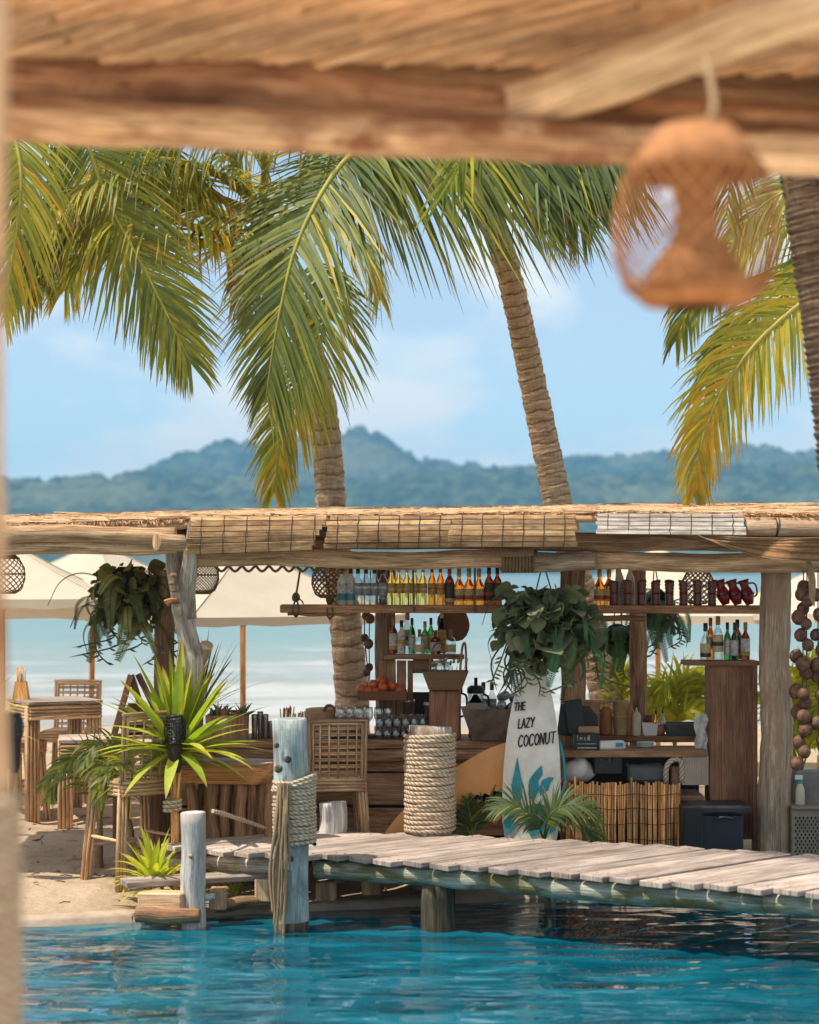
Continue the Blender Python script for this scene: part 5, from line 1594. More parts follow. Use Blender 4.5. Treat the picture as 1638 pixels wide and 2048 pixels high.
b = MB(); b.tube(bez([on_board(1119, 1480, -.02), on_board(1126, 1510, -.01), on_board(1130, 1550, 0), on_board(1126, 1590, 0), on_board(1113, 1622, .02)], 18), .011, 8)
b.build('leash', M['teal'], sb)
oxd = Vector((.50, 0, -.866)).normalized(); oyd = Vector((-.866, .0, -.50)).normalized()
oc = P(928, 1592, 15.74)
ob = surfboard('orange_surfboard', 'orange surfboard lying tilted on its side behind the white one', oc, oxd, oyd, Vector((0, -1, 0)), 1.55, .46, M['board_orange'])
lettering('coco', P(950, 1612, 15.72) + Vector((0, -.0, 0)), Vector((.9, 0, .2)).normalized(), Vector((-.2, 0, 1)).normalized(), Vector((0, -1, 0)), .11, .014, M['ink'], ob, depth=.012, sp=1.0)

# ------------------------------------------------------------------ jetty deck
jet = thing('jetty', 'pale grey plank jetty on mossy logs leading across the pool to the bar', 'jetty', (.5, 13.9, POOL_Z))
Fp = [Vector((-1.86, 14.80, 0)), Vector((-1.18, 14.34, 0)), Vector((-.62, 14.25, 0)), Vector((.415, 13.72, 0)), Vector((1.2, 13.31, 0)), Vector((2.58, 12.59, 0)), Vector((5.6, 11.0, 0))]
Bp = [Vector((-.74, 15.62, 0)), Vector((.64, 15.22, 0)), Vector((1.8, 14.78, 0)), Vector((2.92, 14.28, 0)), Vector((7.0, 12.4, 0))]
def along(pl, s):
    for a, c in zip(pl, pl[1:]):
        L = (c - a).length
        if s <= L: return a.lerp(c, s / L)
        s -= L
    return pl[-1]
def back_hit(p, d):
    for a, c in zip(Bp, Bp[1:]):
        e = c - a
        den = d.x * e.y - d.y * e.x
        if abs(den) < 1e-9: continue
        w = a - p
        tt = (w.x * e.y - w.y * e.x) / den
        u = (w.x * d.y - w.y * d.x) / den
        if -1e-6 <= u <= 1 and tt > 0: return p + d * tt
    return None
rg = random.Random(21)
s = .11; i = 0
while s < 8.4:
    p = along(Fp, s)
    d = Vector((.775, .632, 0)).normalized()
    d.rotate(Matrix.Rotation(rg.gauss(0, .006) + .06 * min(s / 4, 1), 3, 'Z'))
    q = back_hit(p, d)
    if q is not None:
        p = p - d * rg.uniform(-.02, .03); q = q + d * rg.uniform(-.03, .03)
        p.z = q.z = DECK_Z - .02 + rg.gauss(0, .003)
        b = MB(); b.beam(p, q, .197 + rg.gauss(0, .005), .040, ch=.005, seed=i, jit=.006)
        for e in (.07, .93):
            for o_ in (-.05, .05):
                c_ = p.lerp(q, e) + Vector((-d.y, d.x, 0)) * o_; c_.z += .0215
                b.lathe([(.008, 0), (.007, .0015), (0, .0018)], c_, 6, m=1)
        b.build('plank', [M['deck'], M['pile']], jet)
    s += .222; i += 1
fz = DECK_Z - .04 - .072
inset = Vector((.06, .10, 0))
pts = [q + inset for q in Fp]
for a, c, m, sd in ((pts[0], pts[2] + Vector((-.22, .02, 0)), 'drift', 3), (pts[2] + Vector((-.10, .02, 0)), pts[5] + Vector((-.35, .18, 0)), 'moss', 4), (pts[5] + Vector((-.45, .24, -.0)), pts[6], 'moss', 5)):
    a = a.copy(); c = c.copy(); a.z = c.z = fz
    b = MB(); b.log(a, c, .066, .072, n=18, segs=30, seed=sd, wob=.02, rough=.14); b.build('edge_beam', M[m], jet)
a = Bp[0] + Vector((-.25, -.3, fz)); c = Bp[3] + Vector((.2, -.25, fz))
b = MB(); b.log(a, c, .07, .07, seed=9); b.build('rear_beam', M['pile'], jet)
for px, py, Y, r in ((876, 1765, 13.95, .125), (1720, 1800, 12.5, .11)):
    x = P(px, 0, Y).x
    b = MB(); b.log(Vector((x, Y + .05, -1.2)), Vector((x, Y + .05, fz - .05)), r, r * .95, n=16, seed=px, rough=.12); b.build('pile', M['pile'], jet)
for px, Y in ((662, 15.2), (735, 15.1), (748, 15.12), (1100, 14.9)):
    x = P(px, 0, Y).x
    b = MB(); b.log(Vector((x, Y, -.5)), Vector((x, Y, fz)), .042, .042, n=10, seed=px, rough=.1); b.build('prop', M['rattan'] if px in (735, 748) else M['moss'], jet)
# mooring posts
def coil(b, c, r, rr, turns, pitch, slant=0, seg=22, wob=.004, seed=0):
    pts = []
    for i in range(int(turns * seg) + 1):
        a = i / seg * 2 * math.pi
        z = i / seg * pitch
        rad = r + wob * nz((math.cos(a), math.sin(a), z * 30), 2, seed)
        pts.append(c + Vector((rad * math.cos(a), rad * math.sin(a), z + slant * math.cos(a) + wob * nz((a, z * 9, 3), 1, seed))))
    b.tube(pts, rr, 7, False)
def post(label, px, Y, ztop, zbot, r0, r1, mat, seed, lean=0, flat=0):
    x = P(px, 0, Y).x
    t = thing('mooring_post', label, 'post', (x, Y, zbot), 0, 'posts of the jetty')
    b = MB(); b.log(Vector((x, Y, zbot)), Vector((x + lean, Y, ztop)), r0, r1, n=22, segs=22, seed=seed, wob=.02, rough=.10); b.build('timber', mat, t)
    return t, x
t, x = post('tall pale blue-grey post with slanted rope wrap and frayed rope, standing in the pool', 592, 13.98, P(0, 1437, 13.98).z, -1.2, .120, .122, M['blue_post'], 3, -.05)
b = MB(); coil(b, Vector((x - .01, 13.98, P(0, 1688, 13.98).z)), .142, .0145, 17.5, .0262, .0, seed=4, wob=.008); b.build('rope_wrap', M['rope'], t)
b = MB(); coil(b, Vector((x - .01, 13.98, P(0, 1568, 13.98).z)), .150, .016, 1.05, .0, .045, seed=5); b.build('rope_wrap', M['rope'], t)
b = MB(); coil(b, Vector((x - .01, 13.98, P(0, 1562, 13.98).z)), .146, .016, 1.05, .0, .050, seed=5); b.build('rope_wrap', M['rope'], t)
b = MB()
rg = random.Random(6)
for i in range(15):
    x0 = 552 + i * 1.6
    L = 1870 - rg.uniform(0, 60) - (i > 10) * 90
    b.tube(bez([P(x0 + 6, 1566, 13.82 + rg.uniform(-.02, .02)), P(x0 + rg.uniform(-7, 7), 1650, 13.80 + rg.uniform(-.03, .02)), P(x0 + rg.uniform(-10, 8) - 2, 1740, 13.81 + rg.uniform(-.03, .03)), P(x0 - 5 + rg.uniform(-8, 6), L, 13.82)], 14), rg.uniform(.005, .012), 6, False, seed=i, rough=.3, rs=20)
b.build('frayed_rope', M['rope_thin'], t)
zt_p = P(0, 1437, 13.98).z
b = MB(); b.log(Vector((x, 13.98, -1.2)), Vector((x - .05, 13.98, zt_p)), .1235, .1255, n=22, segs=22, seed=3, wob=.02, rough=.10, tmax=(-.10 + 1.2) / (zt_p + 1.2)); b.build('wet_foot', M['pile'], t)
b = MB(); b.lathe([(0, -.01), (.02, -.006), (.024, 0), (.012, .008), (0, .008)], Vector((P(581, 0, 13.85).x, 13.855, P(0, 1718, 13.85).z)), 10, axis=Matrix.Rotation(R(90), 3, 'X')); b.build('bolt', M['pile'], t)
for (px, py, q) in ((556, 1538, .03), (575, 1519, .026), (553, 1491, .02)):
    b = MB(); b.lathe([(0, -.006), (q * .6, -.003), (q, 0), (q * .5, .006), (0, .003)], P(px, py, 13.858), 10, axis=Matrix.Rotation(R(90), 3, 'X'), rough=.2); b.build('knot', M['pile'], t)
t, x = post('thick grey post bound in rope over its whole height on the jetty far edge', 860, 15.40, P(0, 1452, 15.4).z, -.1, .172, .165, M['drift'], 5)
b = MB(); coil(b, Vector((x, 15.40, DECK_Z + .015)), .186, .0175, 23.5, .0326, seed=7, wob=.012); b.build('rope_wrap', M['rope'], t)
t, x = post('slim whitewashed post standing in the water beside the jetty steps', 386, 14.05, P(0, 1624, 14.05).z, -1.2, .092, .088, M['white_post'], 8)
b = MB(); b.log(Vector((x + .085, 14.05, .05)), Vector((x + .15, 14.03, .06)), .03, .02, segs=4, seed=3); b.build('branch_stub', M['white_post'], t)
b = MB(); b.lathe([(0, -.01), (.016, -.006), (.018, 0), (0, .008)], Vector((x - .005, 13.96, P(0, 1712, 13.97).z)), 8, axis=Matrix.Rotation(R(90), 3, 'X')); b.build('knot', M['log_grey'], t)
t, x = post('short white stump at the far corner of the jetty', 665, 15.52, P(0, 1604, 15.52).z, -.1, .105, .108, M['white_post'], 9)
# steps
t = thing('jetty_step', 'single plank step on wooden blocks at the left end of the jetty', 'step', (-1.5, 14.3, 0))
b = MB(); b.beam(P(246, 1766, gy(1766, .13)) + Vector((0, 0, -.0)), P(548, 1749, gy(1749, .13)), .27, .04, seed=3, jit=.01); b.build('tread', M['deck'], t)
b = MB(); b.beam(P(285, 1798, 14.1), P(372, 1800, 13.98), .16, .115, seed=4, jit=.01); b.build('block', M['step'], t)
b = MB(); b.box(P(437, 1797, 14.2), (.12, .16, .15), seed=2, jit=.01); b.build('block', M['step'], t)
b = MB(); b.box(P(527, 1778, 14.45), (.11, .16, .16), seed=6, jit=.01); b.build('block', M['step'], t)
b = MB(); b.box(P(652, 1785, 14.9), (.15, .16, .18), seed=7, jit=.01); b.build('block', M['step'], t)
b = MB(); b.log(P(272, 1830, 13.95), P(400, 1832, 13.9), .055, .05, seed=12, rough=.12); b.build('sleeper_log', M['log_brown'], t)
b = MB(); b.log(P(430, 1812, 14.25), P(560, 1800, 14.5), .05, .05, seed=13, rough=.12); b.build('sleeper_log', M['log_brown'], t)
# rope rail
b = MB()
b.tube(bez([P(425, 1622, 14.4), P(455, 1630, 14.6), P(500, 1645, 15.0), P(548, 1664, 15.3)], 10), .016, 7)
coil(b, P(345, 1625, 14.9), .06, .014, 3.4, .03)
b.build('rope_rail', M['rope'], at=P(345, 1640, 14.9), label='beige rope tied round the torch pole and strung behind the white post', cat='rope')

# ------------------------------------------------------------------ rattan stools and tables
def bundle(b, p0, p1, r, side, m=0, n=3, seed=0):
    p0, p1 = Vector(p0), Vector(p1)
    for i in range(n):
        o = Vector(side) * ((i - (n - 1) / 2) * r * 1.9)
        b.tube([p0 + o, p0.lerp(p1, .5) + o, p1 + o], r, 6, True, seed=seed + i, rough=.05)
def make_stool(mat, nm='bar_stool'):
    root = thing(nm, 'stool', 'bar stool', (0, 0, 0))
    H, S = .74, .21
    for sx_ in (-1, 1):
        for sy_ in (-1, 1):
            b = MB(); bundle(b, (sx_ * (S + .055), sy_ * (S + .055), -.03), (sx_ * S, sy_ * S, H), .0145, (1, 0, 0), seed=sx_ + sy_)
            bundle(b, (sx_ * (S + .055), sy_ * (S + .055) - sy_ * .03, -.03), (sx_ * S, sy_ * S - sy_ * .03, H), .0145, (1, 0, 0), n=2, seed=4)
            b.build('leg', mat, root, True)
    b = MB()
    for k in range(4):
        z = H - .08 + k * .028; q = S + .03
        for a, c in (((-q, -q, z), (q, -q, z)), ((q, -q, z), (q, q, z)), ((q, q, z), (-q, q, z)), ((-q, q, z), (-q, -q, z))):
            b.tube([a, c], .0145, 6, seed=k)
    b.build('seat_rail', mat, root, True)
    b = MB(); b.box((0, 0, H + .018), (.45, .45, .022), seed=1); b.build('seat', mat, root, True)
    b = MB()
    yb = -S - .02
    for k in range(2):
        e = k * .03
        w, z1 = S + .03 - e, 1.25 - e
        b.tube(bez([(-w, yb, H), (-w, yb - .03, 1.0), (-w, yb - .05, z1 - .03), (-w + .03, yb - .052, z1), (w - .03, yb - .052, z1), (w, yb - .05, z1 - .03), (w, yb - .03, 1.0), (w, yb, H)], 30), .0145, 6, seed=k)
    b.build('backrest_frame', mat, root, True)
    for k in range(8):
        z = H + .06 + k * .054; y = yb - .05 * (z - H) / .5 + .008
        b = MB(); b.tube([(-S + .01, y, z), (S - .01, y, z)], .0075, 5, seed=k); b.tube([(-S + .01, y, z + .016), (S - .01, y, z + .016)], .0075, 5, seed=k + 2); b.build('slat', mat, root, True)
    for k in range(5):
        x = -S + .06 + k * .078
        b = MB(); b.tube([(x, yb - .004, H + .02), (x, yb - .03, 1.0), (x, yb - .054, 1.22)], .008, 5, seed=k); b.build('upright', mat, root, True)
    b = MB(); b.box((0, S + .05, .25), (.46, .07, .03)); b.build('footrest', M['deck'], root, True)
    for sx_ in (-1, 1):
        b = MB(); b.tube([(sx_ * (S + .03), -S - .03, .32), (sx_ * (S + .03), S + .03, .32)], .013, 6); b.build('stretcher', mat, root, True)
    return root
st = make_stool(M['rattan'])
def place(o, x, y, rz, s, label, z=0, mat=None, group='rattan bar stools'):
    o.location = (x, y, z); o.rotation_euler = (0, 0, rz); o.scale = (s, s, s)
    return setp(o, label, 'bar stool', group)
st2 = copy_tree(st); st3 = copy_tree(st); st4 = copy_tree(st); st5 = copy_tree(st)
place(st, -2.10, 15.22, R(38), 1.02, 'pale rattan bar stool in the sand behind the yellow-green bush')
place(st2, -.60, 16.0, R(8), .93, 'rattan bar stool with lattice back facing the bar counter, right of the blue-grey post')
place(st3, P(140, 0, 19.9).x, 19.9, R(172), .96, 'rattan bar stool on the far side of the square bar table', .03)
place(st4, P(28, 0, 18.9).x, 18.9, R(-60), .96, 'rattan bar stool with its back to us at the left edge of the bar table', .02)
place(st5, P(545, 0, 15.75).x - .10, 15.95, R(-70), .62, 'low rattan stool between the slab table and the blue-grey post')
def make_table(label, x, y, rz, H, S, z=0):
    root = thing('bar_table', label, 'table', (x, y, z), rz, 'rattan bar tables')
    mat = M['rattan']
    for sx_ in (-1, 1):
        for sy_ in (-1, 1):
            b = MB(); bundle(b, (sx_ * S, sy_ * S, -.03), (sx_ * S, sy_ * S, H), .018, (1, 0, 0), n=4, seed=sx_); bundle(b, (sx_ * S, sy_ * S - sy_ * .035, -.03), (sx_ * S, sy_ * S - sy_ * .035, H), .018, (1, 0, 0), n=4, seed=sx_ + 9)
            b.build('leg', mat, root, True)
    for k in range(4):
        zz = H - .12 + k * .033; q = S + .045
        for a, c in (((-q, -q, zz), (q, -q, zz)), ((q, -q, zz), (q, q, zz)), ((q, q, zz), (-q, q, zz)), ((-q, q, zz), (-q, -q, zz))):
            b = MB(); b.tube([a, c], .0165, 6, seed=k); b.build('apron_cane', mat, root, True)
    b = MB(); b.box((0, 0, H + .02), (S * 2 + .12, S * 2 + .12, .03), seed=1); b.build('top', M['deck'], root, True)
    return root
make_table('tall square rattan bar table with pale top under the left umbrella', P(108, 0, 19.0).x, 19.0, R(28), 1.07, .30, .02)
make_table('lower rattan table right of the tall square one', P(188, 0, 18.4).x, 18.4, R(10), .76, .26, .02)
p = Vector((P(40, 0, 18.9).x, 18.95, 1.126))
t = thing('straw_box', 'orange wooden box with a sheaf of sticks on the tall rattan table', 'straw holder', p, 0, 'straw holders')
b = MB(); taper_box(b, p, .15, .12, .10, .09, .17, th=.006); b.build('box_body', M['pole'], t)
rg = random.Random(9)
for i in range(16):
    a = p + Vector((rg.uniform(-.035, .035), rg.uniform(-.03, .03), .02)); b = MB(); b.tube([a, a + Vector((rg.gauss(0, .012), rg.gauss(0, .01), .26 + rg.uniform(0, .03)))], .005, 5, seed=i); b.build('stick', M['rattan'], t)
# live-edge slab table on a stump
t = thing('slab_table', 'live-edge wooden slab table on a dark split-log base behind the torch', 'table', (-1.35, 15.35, 0))
xa, xb_ = P(335, 0, 15.3).x, P(548, 0, 15.3).x
outl = []
for i in range(22):
    a = i / 22 * 2 * math.pi
    outl.append(Vector(((xa + xb_) / 2 + math.copysign(abs(math.cos(a)) ** .55, math.cos(a)) * (xb_ - xa) / 2 * (1 + .05 * math.sin(3 * a)), 15.42 + math.copysign(abs(math.sin(a)) ** .6, math.sin(a)) * .27 * (1 + .1 * math.sin(5 * a + 1)), 0)))
b = MB()
zt_ = P(0, 1528, 15.2).z; vs = []
for z, k in ((zt_ - .15, .93), (zt_ - .07, 1.02), (zt_ - .01, 1.0), (zt_, .97)):
    ctr = sum(outl, Vector()) / 22
    vs += [Vector((ctr.x + (q.x - ctr.x) * k, ctr.y + (q.y - ctr.y) * k, z + .012 * nz(q, 5))) for q in outl]
fs = []; uvs = []
for L in range(3):
    for i in range(22):
        j = (i + 1) % 22
        fs.append([L * 22 + i, L * 22 + j, L * 22 + 22 + j, L * 22 + 22 + i]); uvs.append([(L * .05, i * .1), (L * .05, i * .1 + .1), (L * .05 + .05, i * .1 + .1), (L * .05 + .05, i * .1)])
fs.append([66 + i for i in range(22)]); uvs.append([(v.y, v.x) for v in vs[66:]])
fs.append([i for i in range(22)][::-1]); uvs.append([(v.y, v.x) for v in vs[:22]][::-1])
b.add(vs, fs, uvs, 0, False)
for k_ in range(22): b.mi[66 - 22 + k_] = b.mi[66 - 22 + k_]
b.mi[66] = 1
b.build('slab_top', [M['slab'], M['deck']], t)
rg = random.Random(12)
for i in range(9):
    px = 388 + i * 18
    x = P(px, 0, 15.3).x
    b = MB(); b.log(Vector((x, 15.30 + .10 * math.sin(i * 2.1), -.03)), Vector((x + rg.gauss(0, .02), 15.32 + .08 * math.sin(i * 2.1), zt_ - .15)), rg.uniform(.04, .065), rg.uniform(.04, .06), n=10, seed=i + 30, rough=.25, wob=.03)
    b.build('split_log', M['counter' if i % 2 else 'log_brown'], t)
# wooden A-frame rack behind the plant
t = thing('wooden_rack', 'reddish wooden A-frame rack half hidden by the spiky plant', 'rack', (P(265, 0, 16.9).x, 16.9, 0))
for i, (a, c) in enumerate((((228, 1470), (262, 1350)), ((262, 1350), (300, 1470)), ((240, 1440), (292, 1440)), ((276, 1348), (340, 1480)))):
    b = MB(); b.beam(P(a[0], a[1], 16.9 + .03 * i), P(c[0], c[1], 16.9 + .03 * i), .05, .05, seed=i); b.build('strut', M['cabinet'], t)
b = MB(); b.beam(Vector((P(232, 0, 16.9).x, 16.9, 0)), P(232, 1468, 16.9), .05, .05, Vector((0, 1, 0))); b.build('strut', M['cabinet'], t)
b = MB(); b.beam(Vector((P(330, 0, 16.9).x, 16.9, 0)), P(330, 1470, 17.0), .05, .05, Vector((0, 1, 0))); b.build('strut', M['cabinet'], t)
b = MB(); c = P(266, 1440, 16.8); b.lathe([(0, -.12), (.08, -.11), (.13, -.03), (.11, .06), (.05, .11), (.04, .14), (0, .14)], c, 16, rough=.05)
b.build('clay_jar', M['coconut'], at=c - Vector((0, 0, .12)), label='round brown clay jar inside the A-frame rack', cat='jar')
b = MB(); b.box(Vector((c.x, 16.8, c.z - .135)), (.3, .2, .03)); b.build('rack_board', M['cabinet'], t)

# ------------------------------------------------------------------ torches
def torch(label, px, Y, y0, y1, y2, s=1.0):
    x = P(px, 0, Y).x
    t = thing('garden_torch', label, 'torch', (x, Y, 0), 0, 'bamboo torches')
    za, zb_, zc = P(0, y0, Y).z, P(0, y1, Y).z, P(0, y2, Y).z
    for i in range(4):
        a = i * 1.57
        b = MB(); b.tube(bez([Vector((x + .005, Y, zc - .30)), Vector((x + .03 * math.cos(a), Y + .03 * math.sin(a), zc - .05)), Vector((x + .045 * math.cos(a), Y + .045 * math.sin(a), zb_))], 8), .012, 6, seed=i); b.build('split_cane', M['cane'], t)
    b = MB(); b.log(Vector((x, Y, -.1)), Vector((x, Y, zc - .22)), .030, .028, n=12, seed=px, wob=.01); b.build('pole', M['pole'], t)
    b = MB(); b.lathe([(.040, zc), (.048, zc + .03), (.056, zb_ - .01), (.058, zb_), (.04, zb_)], Vector((x, Y, 0)), 16); b.build('woven_sleeve', M['woven_dark'], t)
    h = za - zb_
    R_ = lambda u: s * (.040 + .042 * math.sin(math.pi * (.16 + .72 * u)))
    b = MB(); b.lathe([(R_(0), zb_), (.03, zb_ + .01), (.035, zb_ + h * .5), (.04, za - .02), (0, za - .02)], Vector((x, Y, 0)), 12); b.build('oil_can', M['grey_plastic'], t)
    for i in range(14):
        a = i / 14 * 6.283
        b = MB(); b.tube([Vector((x + R_(u) * math.cos(a), Y + R_(u) * math.sin(a), zb_ + h * u)) for u in [k / 8 for k in range(9)]], .0042, 5, False); b.build('cage_rib', M['black_lacquer'], t)
    for k in range(9):
        u = k / 8; rr = R_(u)
        b = MB(); b.tube([Vector((x + rr * math.cos(a), Y + rr * math.sin(a), zb_ + h * u)) for a in [i / 16 * 6.283 for i in range(17)]], .004 if 0 < k < 8 else .009, 5, False); b.build('cage_hoop', M['black_lacquer'], t)
torch('bamboo torch with black woven cage in front of the spiky plant', 350, 14.92, 1432, 1486, 1545)
torch('blurred bamboo torch with black cage at the left edge', 22, 11.0, 1428, 1480, 1545, .85)

# ------------------------------------------------------------------ beach umbrellas
def umbrella(label, px, Y, rz, zedge, zap, S, lean=0, gz=0):
    x = P(px, 0, Y).x
    t = thing('beach_umbrella', label, 'umbrella', (x, Y, gz), 0, 'cream umbrellas on the beach')
    ap = Vector((x + lean, Y, zap))
    cs = [Vector((x + lean + S * math.cos(rz + k * math.pi / 2), Y + S * math.sin(rz + k * math.pi / 2), zedge)) for k in range(4)]
    b = MB()
    for k in range(4):
        a, c = cs[k], cs[(k + 1) % 4]
        n = 8; vs = []; ids = {}
        for i in range(n + 1):
            for j in range(n + 1):
                e = a.lerp(c, j / n)
                q = ap.lerp(e, i / n)
                u = j / n
                q.z -= .05 * math.sin(math.pi * u) * (i / n) * .6 * (1) + .03 * math.sin(math.pi * i / n)
                q += (ap - e).normalized() * (.05 * math.sin(math.pi * u) * (i / n) ** 3)
                vs.append(q)
        fs = [[i * (n + 1) + j, (i + 1) * (n + 1) + j, (i + 1) * (n + 1) + j + 1, i * (n + 1) + j + 1] for i in range(n) for j in range(n)]
        b.add(vs, fs, [[(0, 0)] * 4] * len(fs))
    b.build('canopy', M['canvas'], t)
    for k in range(4):
        a, c = cs[k], cs[(k + 1) % 4]
        b = MB(); b.tube([ap.lerp(a, i / 8) + Vector((0, 0, .004 - .03 * math.sin(math.pi * i / 8))) for i in range(9)], .007, 5, False); b.build('seam', M['cream'], t)
        b = MB(); vs = []
        for j in range(9):
            u = j / 8; e = a.lerp(c, u); q = e + (ap - e).normalized() * (.05 * math.sin(math.pi * u)); q.z -= .03 * math.sin(math.pi * u)
            vs += [q + Vector((0, 0, .002)), q + Vector((0, 0, -.085 - .012 * math.sin(u * 19)))]
        b.add(vs, [[j * 2, j * 2 + 1, j * 2 + 3, j * 2 + 2] for j in range(8)], [[(0, 0)] * 4] * 8); b.build('valance', M['canvas'], t)
    b = MB(); b.tube([Vector((x, Y, gz - .2)), Vector((x + lean * .6, Y, zedge)), ap], .030, 10); b.build('pole', M['pole'], t)
    for k in range(4):
        b = MB(); b.tube([ap + Vector((0, 0, -.06)), cs[k] + Vector((0, 0, -.025))], .012, 6); b.build('rib', M['pole'], t)
    b = MB(); b.lathe([(.045, zedge - .12), (.05, zedge - .1), (.05, zedge - .02), (.03, zedge)], Vector((x + lean * .6, Y, 0)), 10); b.build('hub', M['pole'], t)
    return t
umbrella('cream beach umbrella whose canopy spans behind the left hanging fern', 178, 22.0, R(-70), P(0, 1216, 22).z, P(0, 1085, 22).z, 1.75, .08, -.1)
umbrella('cream beach umbrella at the left edge behind the small wicker lamp', 4, 20.5, R(-40), P(0, 1195, 20.5).z, P(0, 1075, 20.5).z, 1.6, 0, 0)
umbrella('cream beach umbrella striped with frond shadows left of the bottle shelf', 486, 21.0, R(-102), P(0, 1228, 21).z, P(0, 1092, 21).z, 1.75, 0, 0)
umbrella('cream beach umbrella behind the stacked tiki mugs', 1316, 23.0, R(-60), P(0, 1226, 23).z, P(0, 1092, 23).z, 1.8, 0, -.15)
umbrella('cream beach umbrella at the right edge behind the coconut strings', 1735, 21.5, R(-120), P(0, 1222, 21.5).z, P(0, 1090, 21.5).z, 1.75, 0, 0)
# ------------------------------------------------------------------ palms
def frond(parent, ctrl, up, n=70, L=1.1, w=.021, rnd=(.05, .5), droop=.35, start=.12, a0=58, a1=24, seed=0, rr=.028, mat=None, lift=.18, name='frond', sides=(1, 1), tipy=0.0, rmat=None):
    """One pinnate leaf: leaflets joined in one mesh, its midrib a child."""
    rg = random.Random(seed * 13 + 5)
    if L > .6: n = int(n * 1.4); w = w * .74
    up = Vector(up).normalized()
    C = bez(ctrl, 60)
    b = MB()
    for s_i, sd in enumerate((1, -1)):
        if not sides[s_i]: continue
        for i in range(n):
            t = start + (1 - start) * (i + rg.uniform(-.3, .3) + .5) / n
            t = min(max(t, 0), .999)
            k = t * 60; i0 = min(int(k), 59); f = k - i0
            p = C[i0].lerp(C[i0 + 1], f)
            T = (C[min(i0 + 2, 60)] - C[max(i0 - 1, 0)]).normalized()
            S = T.cross(up).normalized() * sd
            U = S.cross(T).normalized() * sd
            u = (t - start) / (1 - start)
            ln = L * (.55 + .45 * math.sin(min(1, u / .32) * math.pi / 2)) * (1 - .62 * max(0, (u - .35) / .65) ** 1.5) * rg.uniform(.86, 1.08) * sides[s_i]
            ang = R(a0 + (a1 - a0) * u + rg.gauss(0, 4))
            d = (T * math.cos(ang) + S * math.sin(ang) + U * (lift * (1 - u) + rg.gauss(0, .06))).normalized()
            dr = droop * rg.uniform(.7, 1.35)
            m = 5
            pts = []
            cur = p.copy(); dd = d.copy()
            for j in range(m + 1):
                pts.append(cur.copy())
                dd = (dd + Vector((rg.gauss(0, .03), rg.gauss(0, .03), -dr * (.25 + j / m * .9) * .5))).normalized()
                cur = cur + dd * (ln / m)
            ww = w * rg.uniform(.8, 1.15) * (.75 + .25 * (1 - u))
            ws = [ww * q for q in (.55, 1.0, .95, .75, .45, .06)]
            c = rnd[0] + (rnd[1] - rnd[0]) * rg.random()
            if rg.random() < .09: c = min(1, c + .40)
            if rg.random() < .07: ln *= rg.uniform(.45, .8)
            nr = (T - d * T.dot(d))
            nr = d.cross(nr).normalized() if nr.length > .05 else U
            nr = (nr + T * rg.gauss(0, .35) + Vector((0, 0, .0))).normalized()
            b.blade(pts, ws, nr, min(max(c + tipy * u, 0), 1))
    o = b.build(name, mat or M['palm'], parent)
    b = MB()
    b.tube(C, [rr * (1 - .85 * (i / 60)) for i in range(61)], 7, True, seed=rg.random())
    for q in range(len(b.uv)): b.uv[q] = [(min(1, max(0, rnd[0] + .35)), min(.8, v * .02)) for (_, v) in b.uv[q]]
    b.build('midrib', rmat or M['rachis'], o)
    return o

def trunk(parent, ctrl, r0, r1, mat, ring=.085, seed=0, flare=.3, depth=.055):
    pts = bez(ctrl, 24)
    Ltot = sum((b - a).length for a, b in zip(pts, pts[1:]))
    n = max(30, int(Ltot / (ring / 5)))
    pts = bez(ctrl, n)
    rs = []
    rgt = random.Random(seed + 70); bnd = [0.0]
    while bnd[-1] < Ltot + 1: bnd.append(bnd[-1] + ring * rgt.uniform(.6, 1.45))
    kb = 0
    for i in range(n + 1):
        s = i / n * Ltot
        while s > bnd[kb + 1]: kb += 1
        ph = (s - bnd[kb]) / (bnd[kb + 1] - bnd[kb])
        r = r0 + (r1 - r0) * i / n + flare * r0 * math.exp(-s / .35)
        rs.append(r * (1 + depth * (ph - .45) * (1 + .8 * nz((s * 1.7, seed, 3), 1))))
    b = MB(); b.tube(pts, rs, 18, True, 0, .05, 9, seed)
    return b.build('trunk', mat, parent)

def fibres(parent, c, n, spread, seed):
    rg = random.Random(seed)
    for i in range(n):
        a = c + Vector((rg.gauss(0, spread), rg.gauss(0, spread), rg.uniform(-.2, .4)))
        d = Vector((rg.gauss(0, .7), rg.gauss(0, .7), rg.uniform(-1, .3))).normalized()
        b = MB(); pts = [a, a + d * .18, a + d * .33 + Vector((0, 0, -.06)), a + d * .42 + Vector((0, 0, -.14))]
        b.blade(pts, [.05, .07, .05, .01], Vector((rg.gauss(0, 1), rg.gauss(0, 1), rg.gauss(0, 1))), .5, fold=.4)
        b.build('dry_sheath', M['dry'], parent)

